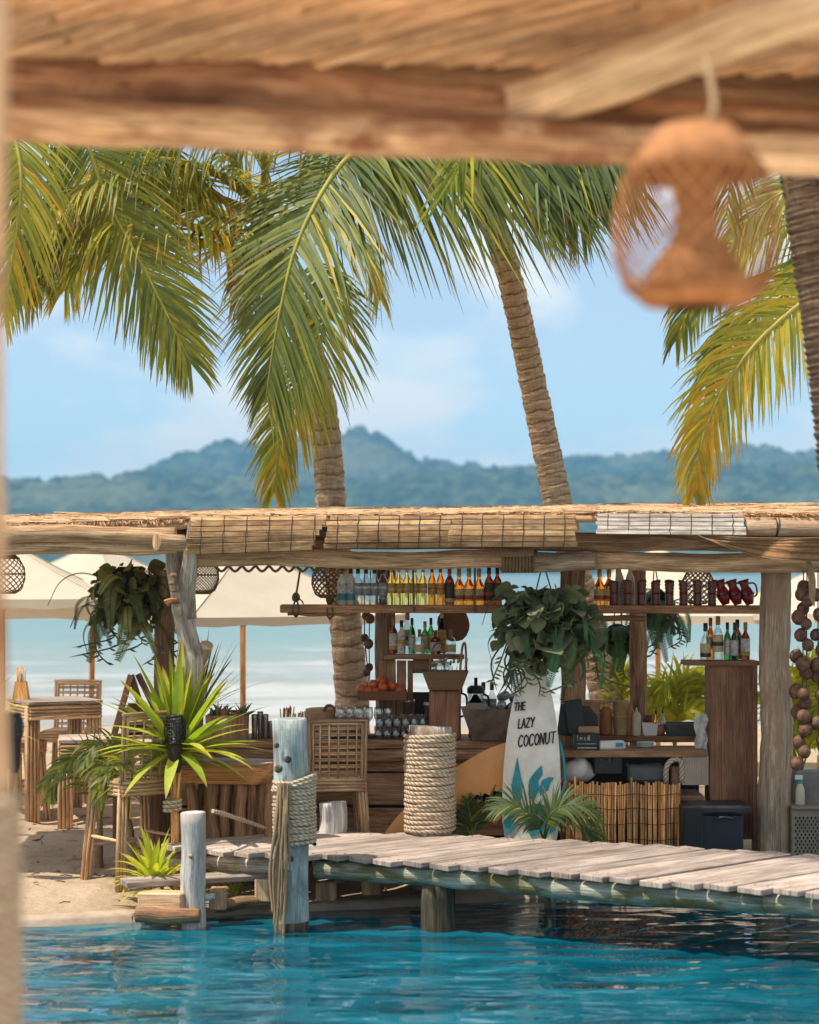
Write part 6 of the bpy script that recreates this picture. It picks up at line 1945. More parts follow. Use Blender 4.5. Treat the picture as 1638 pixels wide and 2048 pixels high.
# palm whose crown shows at the upper left
pa = thing('palm_tree', 'coconut palm left of centre with yellow leaf stalks and its crown in view', 'palm tree', Vector((P(704, 0, 19.2).x, 19.2, 0)), 0, 'coconut palms behind the bar')
trunk(pa, [Vector((P(712, 0, 19.2).x, 19.2, -.1)), P(703, 1390, 19.2), P(690, 1240, 19.2), P(672, 1120, 19.2), P(661, 1000, 19.2), P(653, 880, 19.2), P(636, 770, 19.1), P(606, 660, 19.0), P(566, 555, 18.9), P(530, 450, 18.9)], .162, .125, M['trunk'], .15, 1, .15, .09)
ca = P(522, 430, 18.9)
fibres(pa, P(520, 480, 18.85), 16, .13, 3)
F = lambda c, *q: [c] + [P(*a) for a in q]
YL = (.30, .74)
frond(pa, F(ca, (470, 372, 18.4), (390, 330, 17.9), (270, 322, 17.4), (150, 380, 17.0), (60, 470, 16.8)), (.0, -.35, .9), 78, .95, .021, (.34, .74), .55, seed=1, rr=.045)
frond(pa, F(ca, (480, 500, 18.5), (430, 470, 18.1), (320, 435, 17.6), (180, 437, 17.2), (40, 465, 17.0), (-60, 520, 17.0)), (.0, -.3, .95), 80, 1.12, .022, (.42, .80), .8, seed=2, rr=.045)
frond(pa, F(P(505, 520, 18.8), (450, 498, 18.4), (370, 480, 18.0), (240, 500, 17.6), (110, 530, 17.3), (10, 600, 17.2)), (.1, -.3, .9), 70, .85, .021, (.36, .74), .8, seed=3, rr=.045)
frond(pa, F(ca, (530, 330, 18.5), (520, 230, 18.2), (470, 150, 18.0)), (-.6, -.6, .3), 50, 1.0, .02, (.3, .7), .4, seed=4, rr=.05, start=.25)
frond(pa, F(ca, (480, 345, 18.6), (420, 262, 18.3), (330, 215, 18.0), (230, 230, 17.8)), (-.2, -.6, .7), 60, 1.1, .02, (.36, .74), .7, seed=5, rr=.05)
frond(pa, F(ca, (560, 390, 19.3), (640, 400, 19.6), (720, 480, 19.9), (760, 600, 20.0)), (.3, -.5, .8), 56, .9, .02, (.35, .75), .7, seed=7, rr=.045)
frond(pa, F(ca, (575, 470, 18.5), (640, 540, 18.1), (652, 640, 17.9), (612, 760, 17.8), (566, 870, 17.8), (548, 985, 17.85)), (.45, -.8, .25), 64, .80, .022, (.12, .5), .5, .3, seed=8, rr=.04, tipy=.35)
frond(pa, F(ca, (540, 300, 19.2), (600, 200, 19.3), (700, 160, 19.4)), (0, -.6, .6), 50, 1.0, .02, (.3, .7), .4, seed=9, rr=.05, start=.25)
frond(pa, F(ca, (430, 395, 18.3), (320, 372, 17.8), (200, 400, 17.5), (100, 480, 17.3), (50, 590, 17.3)), (.1, -.5, .85), 78, 1.0, .022, (.3, .72), .6, seed=11, rr=.045)
frond(pa, F(ca, (450, 440, 18.6), (360, 400, 18.4), (260, 420, 18.2), (170, 490, 18.1), (130, 580, 18.1)), (.2, -.6, .7), 70, .9, .021, (.3, .75), .6, seed=12, rr=.045)
for i, (q1, q2, q3) in enumerate((((535, 520, 18.7), (545, 590, 18.6), (540, 680, 18.6)), ((500, 520, 18.7), (488, 580, 18.6), (495, 650, 18.6)))):
    frond(pa, F(P(522, 470, 18.85), q1, q2, q3), (0, -.9, .2), 30, .45, .014, (.9, 1), 1.2, .15, seed=60 + i, rr=.03, mat=M['dry_frond'], name='dead_frond', rmat=M['dry'])
# hanging curtain of leaflets seen just below the near beam
frond(pa, [P(760, 205, 17.3), P(620, 210, 17.1), P(480, 222, 17.0), P(340, 250, 17.0), P(230, 300, 17.0)], (.1, -.6, .7), 44, 1.0, .022, (.0, .34), 1.1, seed=10, rr=.04, start=.05, sides=(1, .9))

# palm whose big leaf hangs in the middle of the view
pb = thing('palm_tree', 'leaning coconut palm right of centre whose big front leaf hangs over the view', 'palm tree', Vector((P(1216, 0, 19.0).x, 19.0, 0)), 0, 'coconut palms behind the bar')
trunk(pb, [Vector((P(1232, 0, 19).x, 19.0, -.1)), P(1212, 1400, 19), P(1190, 1290, 19), P(1150, 1140, 19), P(1115, 1000, 19), P(1085, 860, 19), P(1054, 710, 18.9), P(1028, 590, 18.7), P(990, 450, 18.5), P(945, 330, 18.3), P(915, 240, 18.1)], .165, .100, M['trunk_fine'], .105, 2, .15, .085)
cb = P(912, 236, 18.1)
fibres(pb, P(930, 260, 18.1), 8, .1, 5)
GR = (.0, .36)
frond(pb, F(cb, (810, 240, 17.5), (706, 306, 17.0), (640, 392, 16.75), (590, 500, 16.6), (563, 610, 16.55), (546, 700, 16.6), (533, 790, 16.7)), (-.42, -.86, .28), 104, 1.34, .0235, (.06, .46), .26, .10, 68, 28, seed=21, rr=.034, lift=.05, sides=(.74, 1))
frond(pb, F(cb, (985, 232, 17.6), (1080, 240, 17.2), (1180, 262, 17.0), (1270, 310, 16.9)), (.1, -.96, .25), 100, 1.34, .0235, (.0, .36), .34, .02, 66, 34, seed=22, rr=.034, lift=.0, sides=(1, .8))
frond(pa, F(ca, (600, 350, 18.0), (700, 302, 17.3), (840, 288, 17.0), (990, 292, 16.9), (1130, 305, 16.85), (1260, 345, 16.9)), (.0, -.97, .22), 130, 1.62, .024, (.0, .36), .26, .16, 62, 36, seed=22.5, rr=.04, lift=.0, sides=(1, .6))
frond(pa, F(ca, (620, 350, 17.6), (740, 300, 17.0), (880, 285, 16.8), (1010, 310, 16.8), (1110, 370, 16.85), (1170, 440, 16.9)), (.05, -.95, .3), 84, 1.1, .0225, (.15, .55), .42, .2, 60, 32, seed=29, rr=.035, lift=.0, sides=(1, .5))
frond(pb, F(cb, (950, 250, 18.6), (1030, 290, 19.0), (1090, 370, 19.3), (1110, 470, 19.5)), (.3, -.6, .7), 60, .85, .021, (.3, .72), .7, seed=24, rr=.035)
frond(pb, F(cb, (900, 170, 18.0), (870, 80, 18.0), (800, 10, 18.0)), (-.5, -.7, .3), 50, 1.0, .021, (.1, .5), .4, seed=26, rr=.035)
frond(pb, F(cb, (960, 160, 18.0), (1050, 90, 18.0), (1160, 90, 18.0)), (.2, -.7, .6), 50, 1.0, .021, (.1, .5), .5, seed=27, rr=.035)
frond(pb, F(cb, (960, 240, 18.2), (1060, 268, 18.0), (1140, 330, 17.9), (1190, 420, 17.9)), (.3, -.8, .5), 56, .72, .021, (.1, .5), .7, seed=28, rr=.032)
b = MB(); b.blade(bez([P(1128, 330, 17.0), P(1152, 385, 16.95), P(1180, 425, 16.95), P(1212, 470, 17.0)], 8), [.02, .04, .06, .065, .05, .035, .02, .012, .004], Vector((0, -1, .2)), .93); b.build('withered_leaflet', M['palm'], pb)

# near trunk at the right edge
pc = thing('palm_tree', 'dark ringed palm trunk at the right edge, nearer than the others', 'palm tree', Vector((2.62, 11.0, -.3)), 0)
trunk(pc, [Vector((2.75, 11.0, -1.2)), P(1740, 1500, 11.0), P(1712, 1100, 11.0), P(1684, 860, 11.0), P(1664, 700, 11.0), P(1640, 540, 11.0), P(1616, 390, 11.0), P(1600, 300, 11.0)], .165, .128, M['trunk_shaded'], .075, 3, .1, .13)
b = MB(); b.lathe([(.50, -1.3), (.50, .06), (.48, .09), (.38, .09), (.36, .05), (.0, .04)], Vector((2.86, 11.05, 0)), 24, rough=.04)
b.build('tree_planter', M['coping'], at=(2.86, 11.05, -1.3), label='round pale stone planter in the pool around the dark palm trunk', cat='planter')
cc = P(1598, 300, 11.0)
fibres(pc, cc + Vector((0, 0, .05)), 10, .09, 8)
for i, (dx, dy, h) in enumerate(((-1.2, 1.6, 1.1), (1.4, .9, 1.0), (.4, -1.4, 1.2), (1.2, 1.8, .9), (.1, 2.2, 1.3))):
    frond(pc, [cc, cc + Vector((dx * .3, dy * .3, h * .7)), cc + Vector((dx * .75, dy * .75, h)), cc + Vector((dx * 1.2, dy * 1.2, h * .85)), cc + Vector((dx * 1.6, dy * 1.6, h * .2))], (0, 0, 1), 60, .85, .021, (.05, .5), .5, seed=40 + i, rr=.03)

# right-hand palm with yellowing leaves, crown outside the frame
pd = thing('palm_tree', 'palm beyond the right edge whose yellowing leaves hang into view', 'palm tree', Vector((P(1860, 0, 17).x, 17.0, 0)), 0, 'coconut palms behind the bar')
cd = P(1820, 470, 17.0)
trunk(pd, [Vector((P(1900, 0, 17).x, 17.0, -.1)), P(1880, 1300, 17), P(1850, 800, 17), cd], .16, .12, M['trunk'], .1, 4)
frond(pd, F(cd, (1720, 520, 16.8), (1610, 600, 16.6), (1510, 690, 16.5), (1440, 790, 16.5), (1402, 890, 16.5), (1388, 992, 16.55)), (.35, -.85, .4), 84, .78, .022, (.45, .86), .75, .1, seed=31, rr=.034, tipy=.12)
frond(pd, F(cd, (1740, 470, 17.4), (1640, 540, 17.2), (1540, 610, 17.1), (1460, 690, 17.1), (1412, 770, 17.1)), (.3, -.8, .5), 70, .66, .021, (.25, .6), .6, .1, seed=32, rr=.03)
frond(pd, F(cd, (1720, 430, 17.8), (1600, 440, 17.8), (1480, 500, 17.8), (1400, 580, 17.8), (1352, 680, 17.8)), (.2, -.6, .75), 72, .74, .021, (.3, .66), .9, .1, seed=33, rr=.03)
frond(pd, F(cd, (1740, 380, 17.5), (1640, 360, 17.4), (1540, 400, 17.3), (1470, 470, 17.3)), (.1, -.6, .8), 60, .8, .021, (.25, .6), .8, .1, seed=34, rr=.03)

# palm beyond the left edge
pe = thing('palm_tree', 'palm beyond the left edge whose leaf tips hang into the top left corner', 'palm tree', Vector((P(-160, 0, 16.5).x, 16.5, 0)), 0, 'coconut palms behind the bar')
ce = P(-60, 150, 16.6)
trunk(pe, [Vector((P(-170, 0, 16.6).x, 16.6, -.1)), P(-160, 1200, 16.6), P(-120, 600, 16.6), ce], .16, .12, M['trunk'], .1, 5)
frond(pe, F(ce, (40, 150, 16.8), (150, 235, 16.9), (215, 400, 17.0), (285, 530, 17.0), (335, 630, 17.0), (381, 724, 17.0)), (-.35, -.88, .35), 100, .92, .0225, (.26, .64), .3, .2, 62, 24, seed=51, rr=.032, lift=.0)
frond(pe, F(ce, (0, 200, 16.4), (40, 330, 16.2), (30, 480, 16.1), (5, 620, 16.1)), (.5, -.8, .3), 60, .8, .022, (.45, .85), .6, .15, seed=52, rr=.03)
frond(pe, F(ce, (60, 190, 17.4), (190, 240, 17.7), (300, 300, 17.8), (420, 380, 17.9)), (.0, -.7, .7), 70, .9, .021, (.35, .72), .8, .1, seed=53, rr=.03)
frond(pe, F(ce, (-20, 260, 17.2), (20, 360, 17.2), (60, 470, 17.2), (80, 560, 17.2)), (-.5, -.7, .4), 56, .75, .021, (.15, .5), .7, .1, seed=54, rr=.03)

# ------------------------------------------------------------------ hanging plant balls
def leaf_mesh(name, L, W, seed, mat, bendz=.25):
    rg = random.Random(seed); b = MB()
    pts = [Vector((L * u, 0, -bendz * L * u * u)) for u in [i / 6 for i in range(7)]]
    ws = [W * q for q in (.12, .62, .95, 1.0, .82, .45, .02)]
    b.blade(pts, ws, (0, 0, 1), rg.random(), fold=.18)
    return b
def fern_mesh(L, n, seed, w=.10, curl=1.4):
    rg = random.Random(seed); b = MB()
    p = Vector((0, 0, 0)); ang = .25; pts = [p.copy()]
    for i in range(16):
        ang -= curl / 16 * (1.6 if i > 3 else .8)
        ang = max(ang, -1.5)
        p = p + Vector((math.cos(ang), 0, math.sin(ang))) * (L / 16); pts.append(p.copy())
    b.tube(pts, [.0025] * 17, 4, False)
    for q in range(len(b.uv)): b.uv[q] = [(.2, .3)] * len(b.uv[q])
    r_ = rg.random()
    for i in range(n):
        t = .08 + .92 * i / n; k = t * 16; i0 = min(int(k), 15); p = pts[i0].lerp(pts[i0 + 1], k - i0)
        T = (pts[i0 + 1] - pts[i0]).normalized()
        ln = w * (1 - .85 * max(0, t - .25) ** 1.3) * (.6 + .4 * min(1, t / .2))
        for sd in (1, -1):
            d = (Vector((0, sd, 0)) + T * .35 + Vector((0, 0, -.15))).normalized()
            b.blade([p, p + d * ln * .55, p + d * ln], [.0035, .0046, .0008], T.cross(d) * sd, min(1, max(0, r_ + rg.gauss(0, .1))))
    return b
def mk(b, name, mat):
    o = b.build(name, mat, None, True)
    return o
def place_child(tmpl, name, parent, loc, yaw, pitch, roll, s=1.0):
    o = tmpl.copy(); o.name = name; COL.objects.link(o); o.parent = parent
    o.location = loc; o.rotation_euler = (Matrix.Rotation(yaw, 3, 'Z') @ Matrix.Rotation(pitch, 3, 'Y') @ Matrix.Rotation(roll, 3, 'X')).to_euler()
    o.scale = (s, s, s)
    return o
def hanging(label, px, py, Y, rx, rz, nb, nf, nv, lm, fm, seed, bl=(.09, .045), fl=.38, hang_y=1125, cats='hanging plant'):
    c = P(px, py, Y)
    t = thing('hanging_plant', label, cats, c, 0, 'plants hung from the bar roof')
    rg = random.Random(seed)
    b = MB(); n = 14
    b.lathe([(rx * .66 * math.sin(math.pi * (.02 + .96 * i / 9)), rz * .72 * -math.cos(math.pi * i / 9)) for i in range(10)], (0, 0, 0), 14, rough=.25, seed=seed); b.build('moss_ball', M['moss_ball'], t, True)
    for k in (-1, 1):
        b = MB(); b.tube([Vector((k * rx * .2, 0, rz * .5)), Vector((0, .1, P(0, hang_y, Y).z - c.z))], .006, 5); b.build('hanger', M['rope_dark'], t, True)
    lt = [leaf_mesh('l', bl[0] * q, bl[1] * q, seed + i, lm) for i, q in enumerate((.7, .8, 1.0, 1.2, 1.5, 1.0, .9, .6, 1.1, 1.3, .75, .85))]
    lt = [mk(b_, 'leaf', lm) for b_ in lt]
    ft = [mk(fern_mesh(fl * q, 30, seed + i, .055 * (.8 + .3 * (i % 2)), cu), 'fern_frond', fm) for i, (q, cu) in enumerate(((.8, 1.4), (1, 1.8), (1.2, 1.6), (1.0, 2.2)))]
    first = {}
    def put(tm, name, loc, yaw, pitch, roll, s):
        if tm.name not in first:
            first[tm.name] = 1; o = tm; o.parent = t; o.location = loc
            o.rotation_euler = (Matrix.Rotation(yaw, 3, 'Z') @ Matrix.Rotation(pitch, 3, 'Y') @ Matrix.Rotation(roll, 3, 'X')).to_euler(); o.scale = (s, s, s)
        else: place_child(tm, name, t, loc, yaw, pitch, roll, s)
    for i in range(nb):
        a = rg.uniform(0, 6.283); z = rg.uniform(-1, .9)
        if rg.random() < .55: a = rg.uniform(-2.8, -.3)
        q = math.sqrt(max(0, 1 - z * z)); k = rg.uniform(.62, .95)
        loc = Vector((rx * q * math.cos(a) * k, rx * .8 * q * math.sin(a) * k, rz * z * k))
        put(rg.choice(lt), 'leaf', loc, a + rg.gauss(0, .6), rg.uniform(-.5, 1.1), rg.gauss(0, .8), rg.uniform(.6, 1.35))
    for i in range(nf):
        a = rg.uniform(0, 6.283)
        if rg.random() < .5: a = rg.uniform(-2.9, -.2)
        z = rg.uniform(-.75, .8); q = math.sqrt(1 - z * z) * rg.uniform(.5, .9)
        put(rg.choice(ft), 'fern_frond', Vector((rx * q * math.cos(a), rx * .8 * q * math.sin(a), rz * z * .9)), a, rg.uniform(-.4, .9), rg.gauss(0, .25), rg.uniform(.75, 1.25))
    for tm in lt + ft:
        if tm.parent is None: bpy.data.objects.remove(tm)
    for i in range(nv):
        a = rg.uniform(-3.1, 0); x0 = Vector((rx * .8 * math.cos(a), rx * .6 * math.sin(a), -rz * .3))
        L = rg.uniform(.25, .5); b = MB()
        pts = bez([x0, x0 + Vector((rg.gauss(0, .05), 0, -L * .4)), x0 + Vector((rg.gauss(0, .09), 0, -L * .75)), x0 + Vector((rg.gauss(0, .12), 0, -L))], 12)
        b.blade(pts, [.006] * 12 + [.001], Vector((rg.gauss(0, .4), -1, 0)), .1)
        for k in range(8):
            p = pts[4 + k]; d = Vector((rg.choice((-1, 1)), rg.gauss(0, .3), -.4)).normalized()
            if nv < 12: b.blade([p, p + d * .03, p + d * .06], [.004, .009, .001], (0, -1, .2), rg.random())
        b.build('vine', lm, t, True)
    return t
hanging('big hanging ball of dark leaves and ferns above the white surfboard', 1088, 1246, 15.55, .39, .37, 420, 26, 6, M['dark_leaf'], M['fern'], 1, (.115, .058), .42)
hanging('hanging ball of olive leaves and ferns left of the forked post', 258, 1190, 15.75, .31, .31, 330, 34, 7, M['olive_leaf'], M['olive_leaf'], 2, (.085, .038), .42)
hanging('dark hanging fern behind the post with tiki mugs in front', 1312, 1215, 17.6, .17, .22, 50, 34, 3, M['dark_leaf'], M['fern'], 3, (.08, .035), .36)
hanging('small dark hanging fern in the shade right of the large one', 1236, 1272, 17.9, .18, .15, 50, 26, 3, M['dark_leaf'], M['fern'], 4, (.08, .04), .32)
# dangling dark roots at the left of the big ball
t = thing('hanging_roots', 'bunch of thin dark dangling shoots left of the white surfboard', 'hanging plant', P(1005, 1290, 15.5), 0)
rg = random.Random(17)
for i in range(14):
    x0 = rg.uniform(990, 1040); b = MB()
    pts = bez([P(x0 + 20, 1275, 15.5), P(x0 + rg.uniform(-12, 8), 1320, 15.45), P(x0 + rg.uniform(-22, 12), 1355, 15.45), P(x0 + rg.uniform(-34, 10), 1375 + rg.uniform(0, 30), 15.45)], 12)
    b.blade(pts, [.008] * 8 + [.007, .006, .004, .003, .001], Vector((rg.gauss(0, .5), -1, 0)), .0); b.build('shoot', M['dark_leaf'], t)

# ------------------------------------------------------------------ ground plants
def spiky(name, label, base, crown, n, L, w, mat, seed, spread=(-.5, 1.5), stem_r=.03, rnd=(0, 1), droop=1.0, group=None, cat='plant', stem=True, clear=False):
    base, crown = Vector(base), Vector(crown)
    t = thing(name, label, cat, base, 0, group)
    if stem:
        b = MB(); b.log(base - Vector((0, 0, .08)), crown, stem_r, stem_r * .8, seed=seed, rough=.12); b.build('stem', M['dry'], t)
    rg = random.Random(seed)
    for i in range(n):
        a = i * 2.39996 + rg.gauss(0, .2)
        e = spread[1] + (spread[0] - spread[1]) * (i / n) ** .85 + rg.gauss(0, .10)
        d = Vector((math.cos(a) * math.cos(e), math.sin(a) * math.cos(e), math.sin(e)))
        if clear and d.y < -.15 and abs(d.x) < .42 and e > -.3: d.y *= -.6; d.normalize(); a = math.atan2(d.y, d.x)
        ln = L * rg.uniform(.8, 1.12) * (1 if e > .2 else .9)
        p = crown + d * .03 + Vector((0, 0, rg.uniform(-.06, .05))); pts = []
        dd = d.copy(); m = 8
        for j in range(m + 1):
            pts.append(p.copy())
            dd = (dd + Vector((0, 0, -droop * .13 * (j / m) * (1.3 - e * .6)))).normalized(); p = p + dd * ln / m
        nr = Vector((-math.cos(a) * math.sin(e), -math.sin(a) * math.sin(e), math.cos(e)))
        c = rnd[0] + (rnd[1] - rnd[0]) * rg.random()
        b = MB(); b.blade(pts, [w * q for q in (.5, .75, .95, 1, .95, .82, .6, .35, .03)], nr, c, fold=.25); b.build('leaf', mat, t)
    return t
spiky('spiky_plant', 'spiky yellow-green dracaena on a thin stem behind the black torch', Vector((P(356, 0, 15.04).x, 15.04, 0)), P(354, 1500, 15.04), 92, .72, .044, M['sword'], 3, (-.35, 1.5), droop=.75, rnd=(.3, 1), clear=True)
spiky('spiky_plant', 'yellow-green dracaena leaves poking in at the left edge', Vector((P(-60, 0, 12.6).x, 12.6, -.3)), P(-62, 1480, 12.6), 46, .50, .022, M['sword'], 4, (-.6, 1.2), rnd=(.3, 1))
spiky('low_bush', 'low bright yellow-green bush behind the jetty step', P(312, 1790, gy(1790)), P(308, 1768, gy(1788)), 70, .36, .022, M['sword'], 5, (-.1, 1.4), rnd=(.55, 1), droop=1.5, stem=False, cat='bush')
spiky('low_bush', 'small tuft of yellow-green leaves under the jetty edge', P(470, 1790, 14.6), P(470, 1788, 14.6), 22, .26, .012, M['sword'], 6, (.1, 1.2), rnd=(.6, 1), droop=1.5, stem=False, cat='bush')
spiky('spiky_plant', 'dark slender-leaved plant right of the dracaena, behind the driftwood post', Vector((P(400, 0, 16.9).x, 16.9, 0)), P(400, 1420, 16.9), 40, .62, .010, M['dark_leaf'], 7, (.2, 1.4), droop=.5)

def small_palm(label, base, crown, tips, up, L, seed, rnd, mat=None, n=26, w=.014, droop=.6, rr=.010, cat='plant', stem=.035, rmat=None, name='young_palm'):
    base, crown = Vector(base), Vector(crown)
    t = thing(name, label, cat, base, 0)
    b = MB(); b.log(base - Vector((0, 0, .05)), crown, stem, stem * .7, seed=seed, rough=.2); b.build('stem', M['dry'], t)
    for i, tp in enumerate(tips):
        tp = [Vector(q) for q in tp]
        frond(t, [crown] + tp, up, n, L, w, rnd, droop, .18, 56, 24, seed=seed * 10 + i, rr=rr, mat=mat, rmat=rmat)
    return t
Y1 = 17.3
small_palm('young palm with drooping green leaves between the stools at the left', Vector((P(196, 0, 15.9).x, 15.9, 0)), P(200, 1640, 15.9),
           [[P(200, 1560, 15.8), P(180, 1515, 15.7), P(140, 1520, 15.6), P(80, 1570, 15.5)], [P(208, 1560, 15.7), P(212, 1500, 15.6), P(190, 1490, 15.4), P(160, 1540, 15.3)], [P(215, 1580, 15.9), P(240, 1500, 15.9), P(265, 1490, 16.0), P(300, 1530, 16.0)],
            [P(190, 1580, 16.1), P(150, 1540, 16.2), P(120, 1550, 16.3), P(95, 1600, 16.3)], [P(205, 1560, 15.6), P(215, 1520, 15.3), P(205, 1540, 15.1), P(195, 1600, 15.0)]], (.1, -.6, .8), .30, 6, (.1, .55))
small_palm('second young palm in the sand behind the pale rattan stool', Vector((P(258, 0, 15.2).x, 15.75, 0)), P(256, 1640, 15.75),
           [[P(245, 1580, 15.2), P(225, 1540, 15.1), P(200, 1560, 15.0)], [P(262, 1570, 15.3), P(280, 1540, 15.4), P(310, 1570, 15.5)], [P(252, 1560, 15.1), P(248, 1520, 15.0), P(235, 1530, 14.8)]], (.1, -.6, .8), .24, 7, (.1, .5), n=18)
small_palm('broad dark palm leaves spreading at the foot of the white surfboard', Vector((P(1085, 0, 15.3).x, 15.32, 0)), P(1088, 1680, 15.32),
           [[P(1070, 1640, 15.25), P(1030, 1610, 15.2), P(985, 1620, 15.2)], [P(1095, 1640, 15.2), P(1120, 1615, 15.15), P(1165, 1612, 15.1), P(1200, 1645, 15.1)], [P(1105, 1640, 15.3), P(1140, 1630, 15.2), P(1180, 1660, 15.2), P(1195, 1690, 15.2)]], (0, -.7, .7), .26, 8, (.0, .2), n=34, droop=.45, w=.010, rmat=M['fern'])
small_palm('palm leaf with feathery dark leaflets left of the white surfboard', Vector((P(945, 0, 15.75).x, 15.72, 0)), P(945, 1680, 15.72),
           [[P(942, 1640, 15.7), P(935, 1600, 15.65)], [P(955, 1640, 15.7), P(980, 1600, 15.7), P(1010, 1590, 15.7)], [P(930, 1650, 15.7), P(905, 1620, 15.7)]], (0, -.8, .6), .19, 9, (.0, .35), n=24, droop=.4, w=.010)
small_palm('bright lime palm leaves on the beach behind the grey plastic tray', Vector((P(1352, 0, 19.5).x, 19.5, 0)), P(1350, 1500, 19.5),
           [[P(1330, 1420, 19.5), P(1315, 1385, 19.5), P(1295, 1390, 19.4)], [P(1345, 1410, 19.5), P(1340, 1370, 19.5), P(1325, 1370, 19.4), P(1300, 1400, 19.4)], [P(1365, 1410, 19.5), P(1385, 1380, 19.5), P(1415, 1375, 19.4)], [P(1355, 1400, 19.5), P(1370, 1360, 19.5), P(1405, 1345, 19.5)], [P(1360, 1430, 19.4), P(1400, 1420, 19.4), P(1430, 1440, 19.4)], [P(1335, 1440, 19.4), P(1300, 1430, 19.4), P(1275, 1450, 19.4)]], (0, -.8, .5), .34, 10, (.2, .9), M['lime'], 26, .018, .5, rmat=M['lime'])
small_palm('upright lime palm leaf beside the thin post behind the tan tubs', Vector((P(1235, 0, 18.9).x, 18.9, 0)), P(1238, 1500, 18.9),
           [[P(1240, 1420, 18.9), P(1232, 1360, 18.9), P(1220, 1312, 18.9)], [P(1242, 1420, 18.9), P(1246, 1380, 18.9), P(1248, 1350, 18.9)]], (.2, -.9, .2), .30, 11, (.3, 1), M['lime'], 26, .020, .1, rmat=M['lime'])
for i, (px, Yq, hy) in enumerate(((1604, 18.5, 1450), (1640, 19.5, 1420), (1690, 18.0, 1400))):
    small_palm(['lime-green palm clump right of the weathered grey post', 'lime-green palm clump behind the coconut strings', 'lime-green palm clump just beyond the right edge'][i], Vector((P(px, 0, Yq).x, Yq, 0)), P(px, hy + 90, Yq),
               [[P(px - 20, hy, Yq), P(px - 40, hy - 60, Yq), P(px - 70, hy - 50, Yq)], [P(px + 5, hy, Yq), P(px + 10, hy - 80, Yq), P(px + 30, hy - 110, Yq)], [P(px + 25, hy + 20, Yq), P(px + 60, hy - 10, Yq), P(px + 90, hy + 30, Yq)], [P(px - 10, hy + 20, Yq - .2), P(px - 25, hy + 10, Yq - .5), P(px - 30, hy + 50, Yq - .6)]], (0, -.8, .5), .42, 12 + i, (.1, .8), M['lime'], 26, .02, .5, rmat=M['lime'])
# ------------------------------------------------------------------ wicker lamps of the bar
def lattice(b, c, prof, nt, turns, r, n=22):
    """Crossing spiral canes over a surface of revolution."""
    for sg in (1, -1):
        for k in range(nt):
            pts = []
            for i in range(n + 1):
                u = i / n; q = u * (len(prof) - 1); i0 = min(int(q), len(prof) - 2); f = q - i0
                rad = prof[i0][0] * (1 - f) + prof[i0 + 1][0] * f; z = prof[i0][1] * (1 - f) + prof[i0 + 1][1] * f
                a = 6.283 * (k / nt + sg * turns * u)
                pts.append(c + Vector((rad * math.cos(a), rad * math.sin(a), z)))
            b.tube(pts, r, 4, False, seed=k)
def lamp(label, px, py, Y, s=1.0, hang=1110):
    c = P(px, py, Y)
    t = thing('wicker_lamp', label, 'lamp', c - Vector((0, 0, .16 * s)), 0, 'small wicker lamps in the bar')
    prof = [(.045 * s, .17 * s), (.10 * s, .13 * s), (.145 * s, .05 * s), (.15 * s, -.04 * s), (.12 * s, -.13 * s), (.07 * s, -.16 * s)]
    b = MB(); lattice(b, c, prof, 16, .55, .0042); b.build('cane_mesh', M['rattan_dark'], t)
    b = MB(); b.lathe([(0, .185 * s), (.05 * s, .18 * s), (.11 * s, .13 * s), (.105 * s, .125 * s), (.05 * s, .165 * s)], c, 18); b.build('cap', M['wicker'], t)
    for k in (0, -1):
        rr, z = (prof[-1] if k else (.15 * s, 0))
        b = MB(); b.tube([c + Vector((rr * math.cos(a), rr * math.sin(a), z)) for a in [i / 20 * 6.283 for i in range(21)]], .006, 5, False); b.build('hoop', M['rattan_dark'], t)
    b = MB(); b.tube([c + Vector((0, 0, .18 * s)), P(px, hang, Y)], .004, 5); b.build('cord', M['wire'], t)
    return t
lamp('small wicker lamp at the left edge of the bar', 14, 1148, 15.9, .95, 1095)
lamp('small wicker lamp hanging behind the forked driftwood post', 403, 1150, 15.9, .92, 1110)
lamp('small wicker lamp left of the white bottles on the shelf', 656, 1160, 16.9, .92, 1110)
lamp('small wicker lamp above the red jugs', 1396, 1172, 17.3, .95, 1110)

# ------------------------------------------------------------------ the viewer's own hut: blurred beam, roof, lamp and post
mb = MB(); mb.box((0, .6, .25), (20, 13.6, .6), ch=.01); mb.build('bounce_terrace', M['bounce_terrace'], kind='structure')  # unseen floor, extended and lightened to bounce sun onto the near ceiling
nh = thing('near_hut', 'blurred log beam and reed ceiling of the hut at the top of the view', 'hut', (0, 5, .55))
BY = 6.0
b = MB(); b.log(P(-260, 138, BY + .05), P(1060, 212, BY + .05), .064, .066, n=18, segs=30, seed=2, wob=.035, rough=.14); b.build('beam', M['near_wood_shaded'], nh)
b = MB(); b.log(P(1010, 224, BY + .07), P(4200, 404, BY + .07), .068, .066, n=18, segs=60, seed=3, wob=.035, rough=.14); b.build('beam', M['near_wood_shaded'], nh)
b = MB(); b.log(P(-260, 222, BY - .06), P(4200, 435, BY - .06), .064, .060, n=18, segs=70, seed=4, wob=.035, rough=.14); b.build('beam', M['near_wood'], nh)
b = MB(); b.log(P(985, 236, 6.12), P(1760, -35, 5.25), .085, .075, n=18, segs=24, seed=5, wob=.02, rough=.10); b.build('rafter', M['near_rafter'], nh)
b = MB(); b.beam(P(-300, 165, 6.42), P(4000, 342, 6.42), .03, .30, seed=3, jit=.02); b.build('gap_shade_board', M['log_brown'], nh)  # dark board added to draw the shaded gap between ceiling and beam
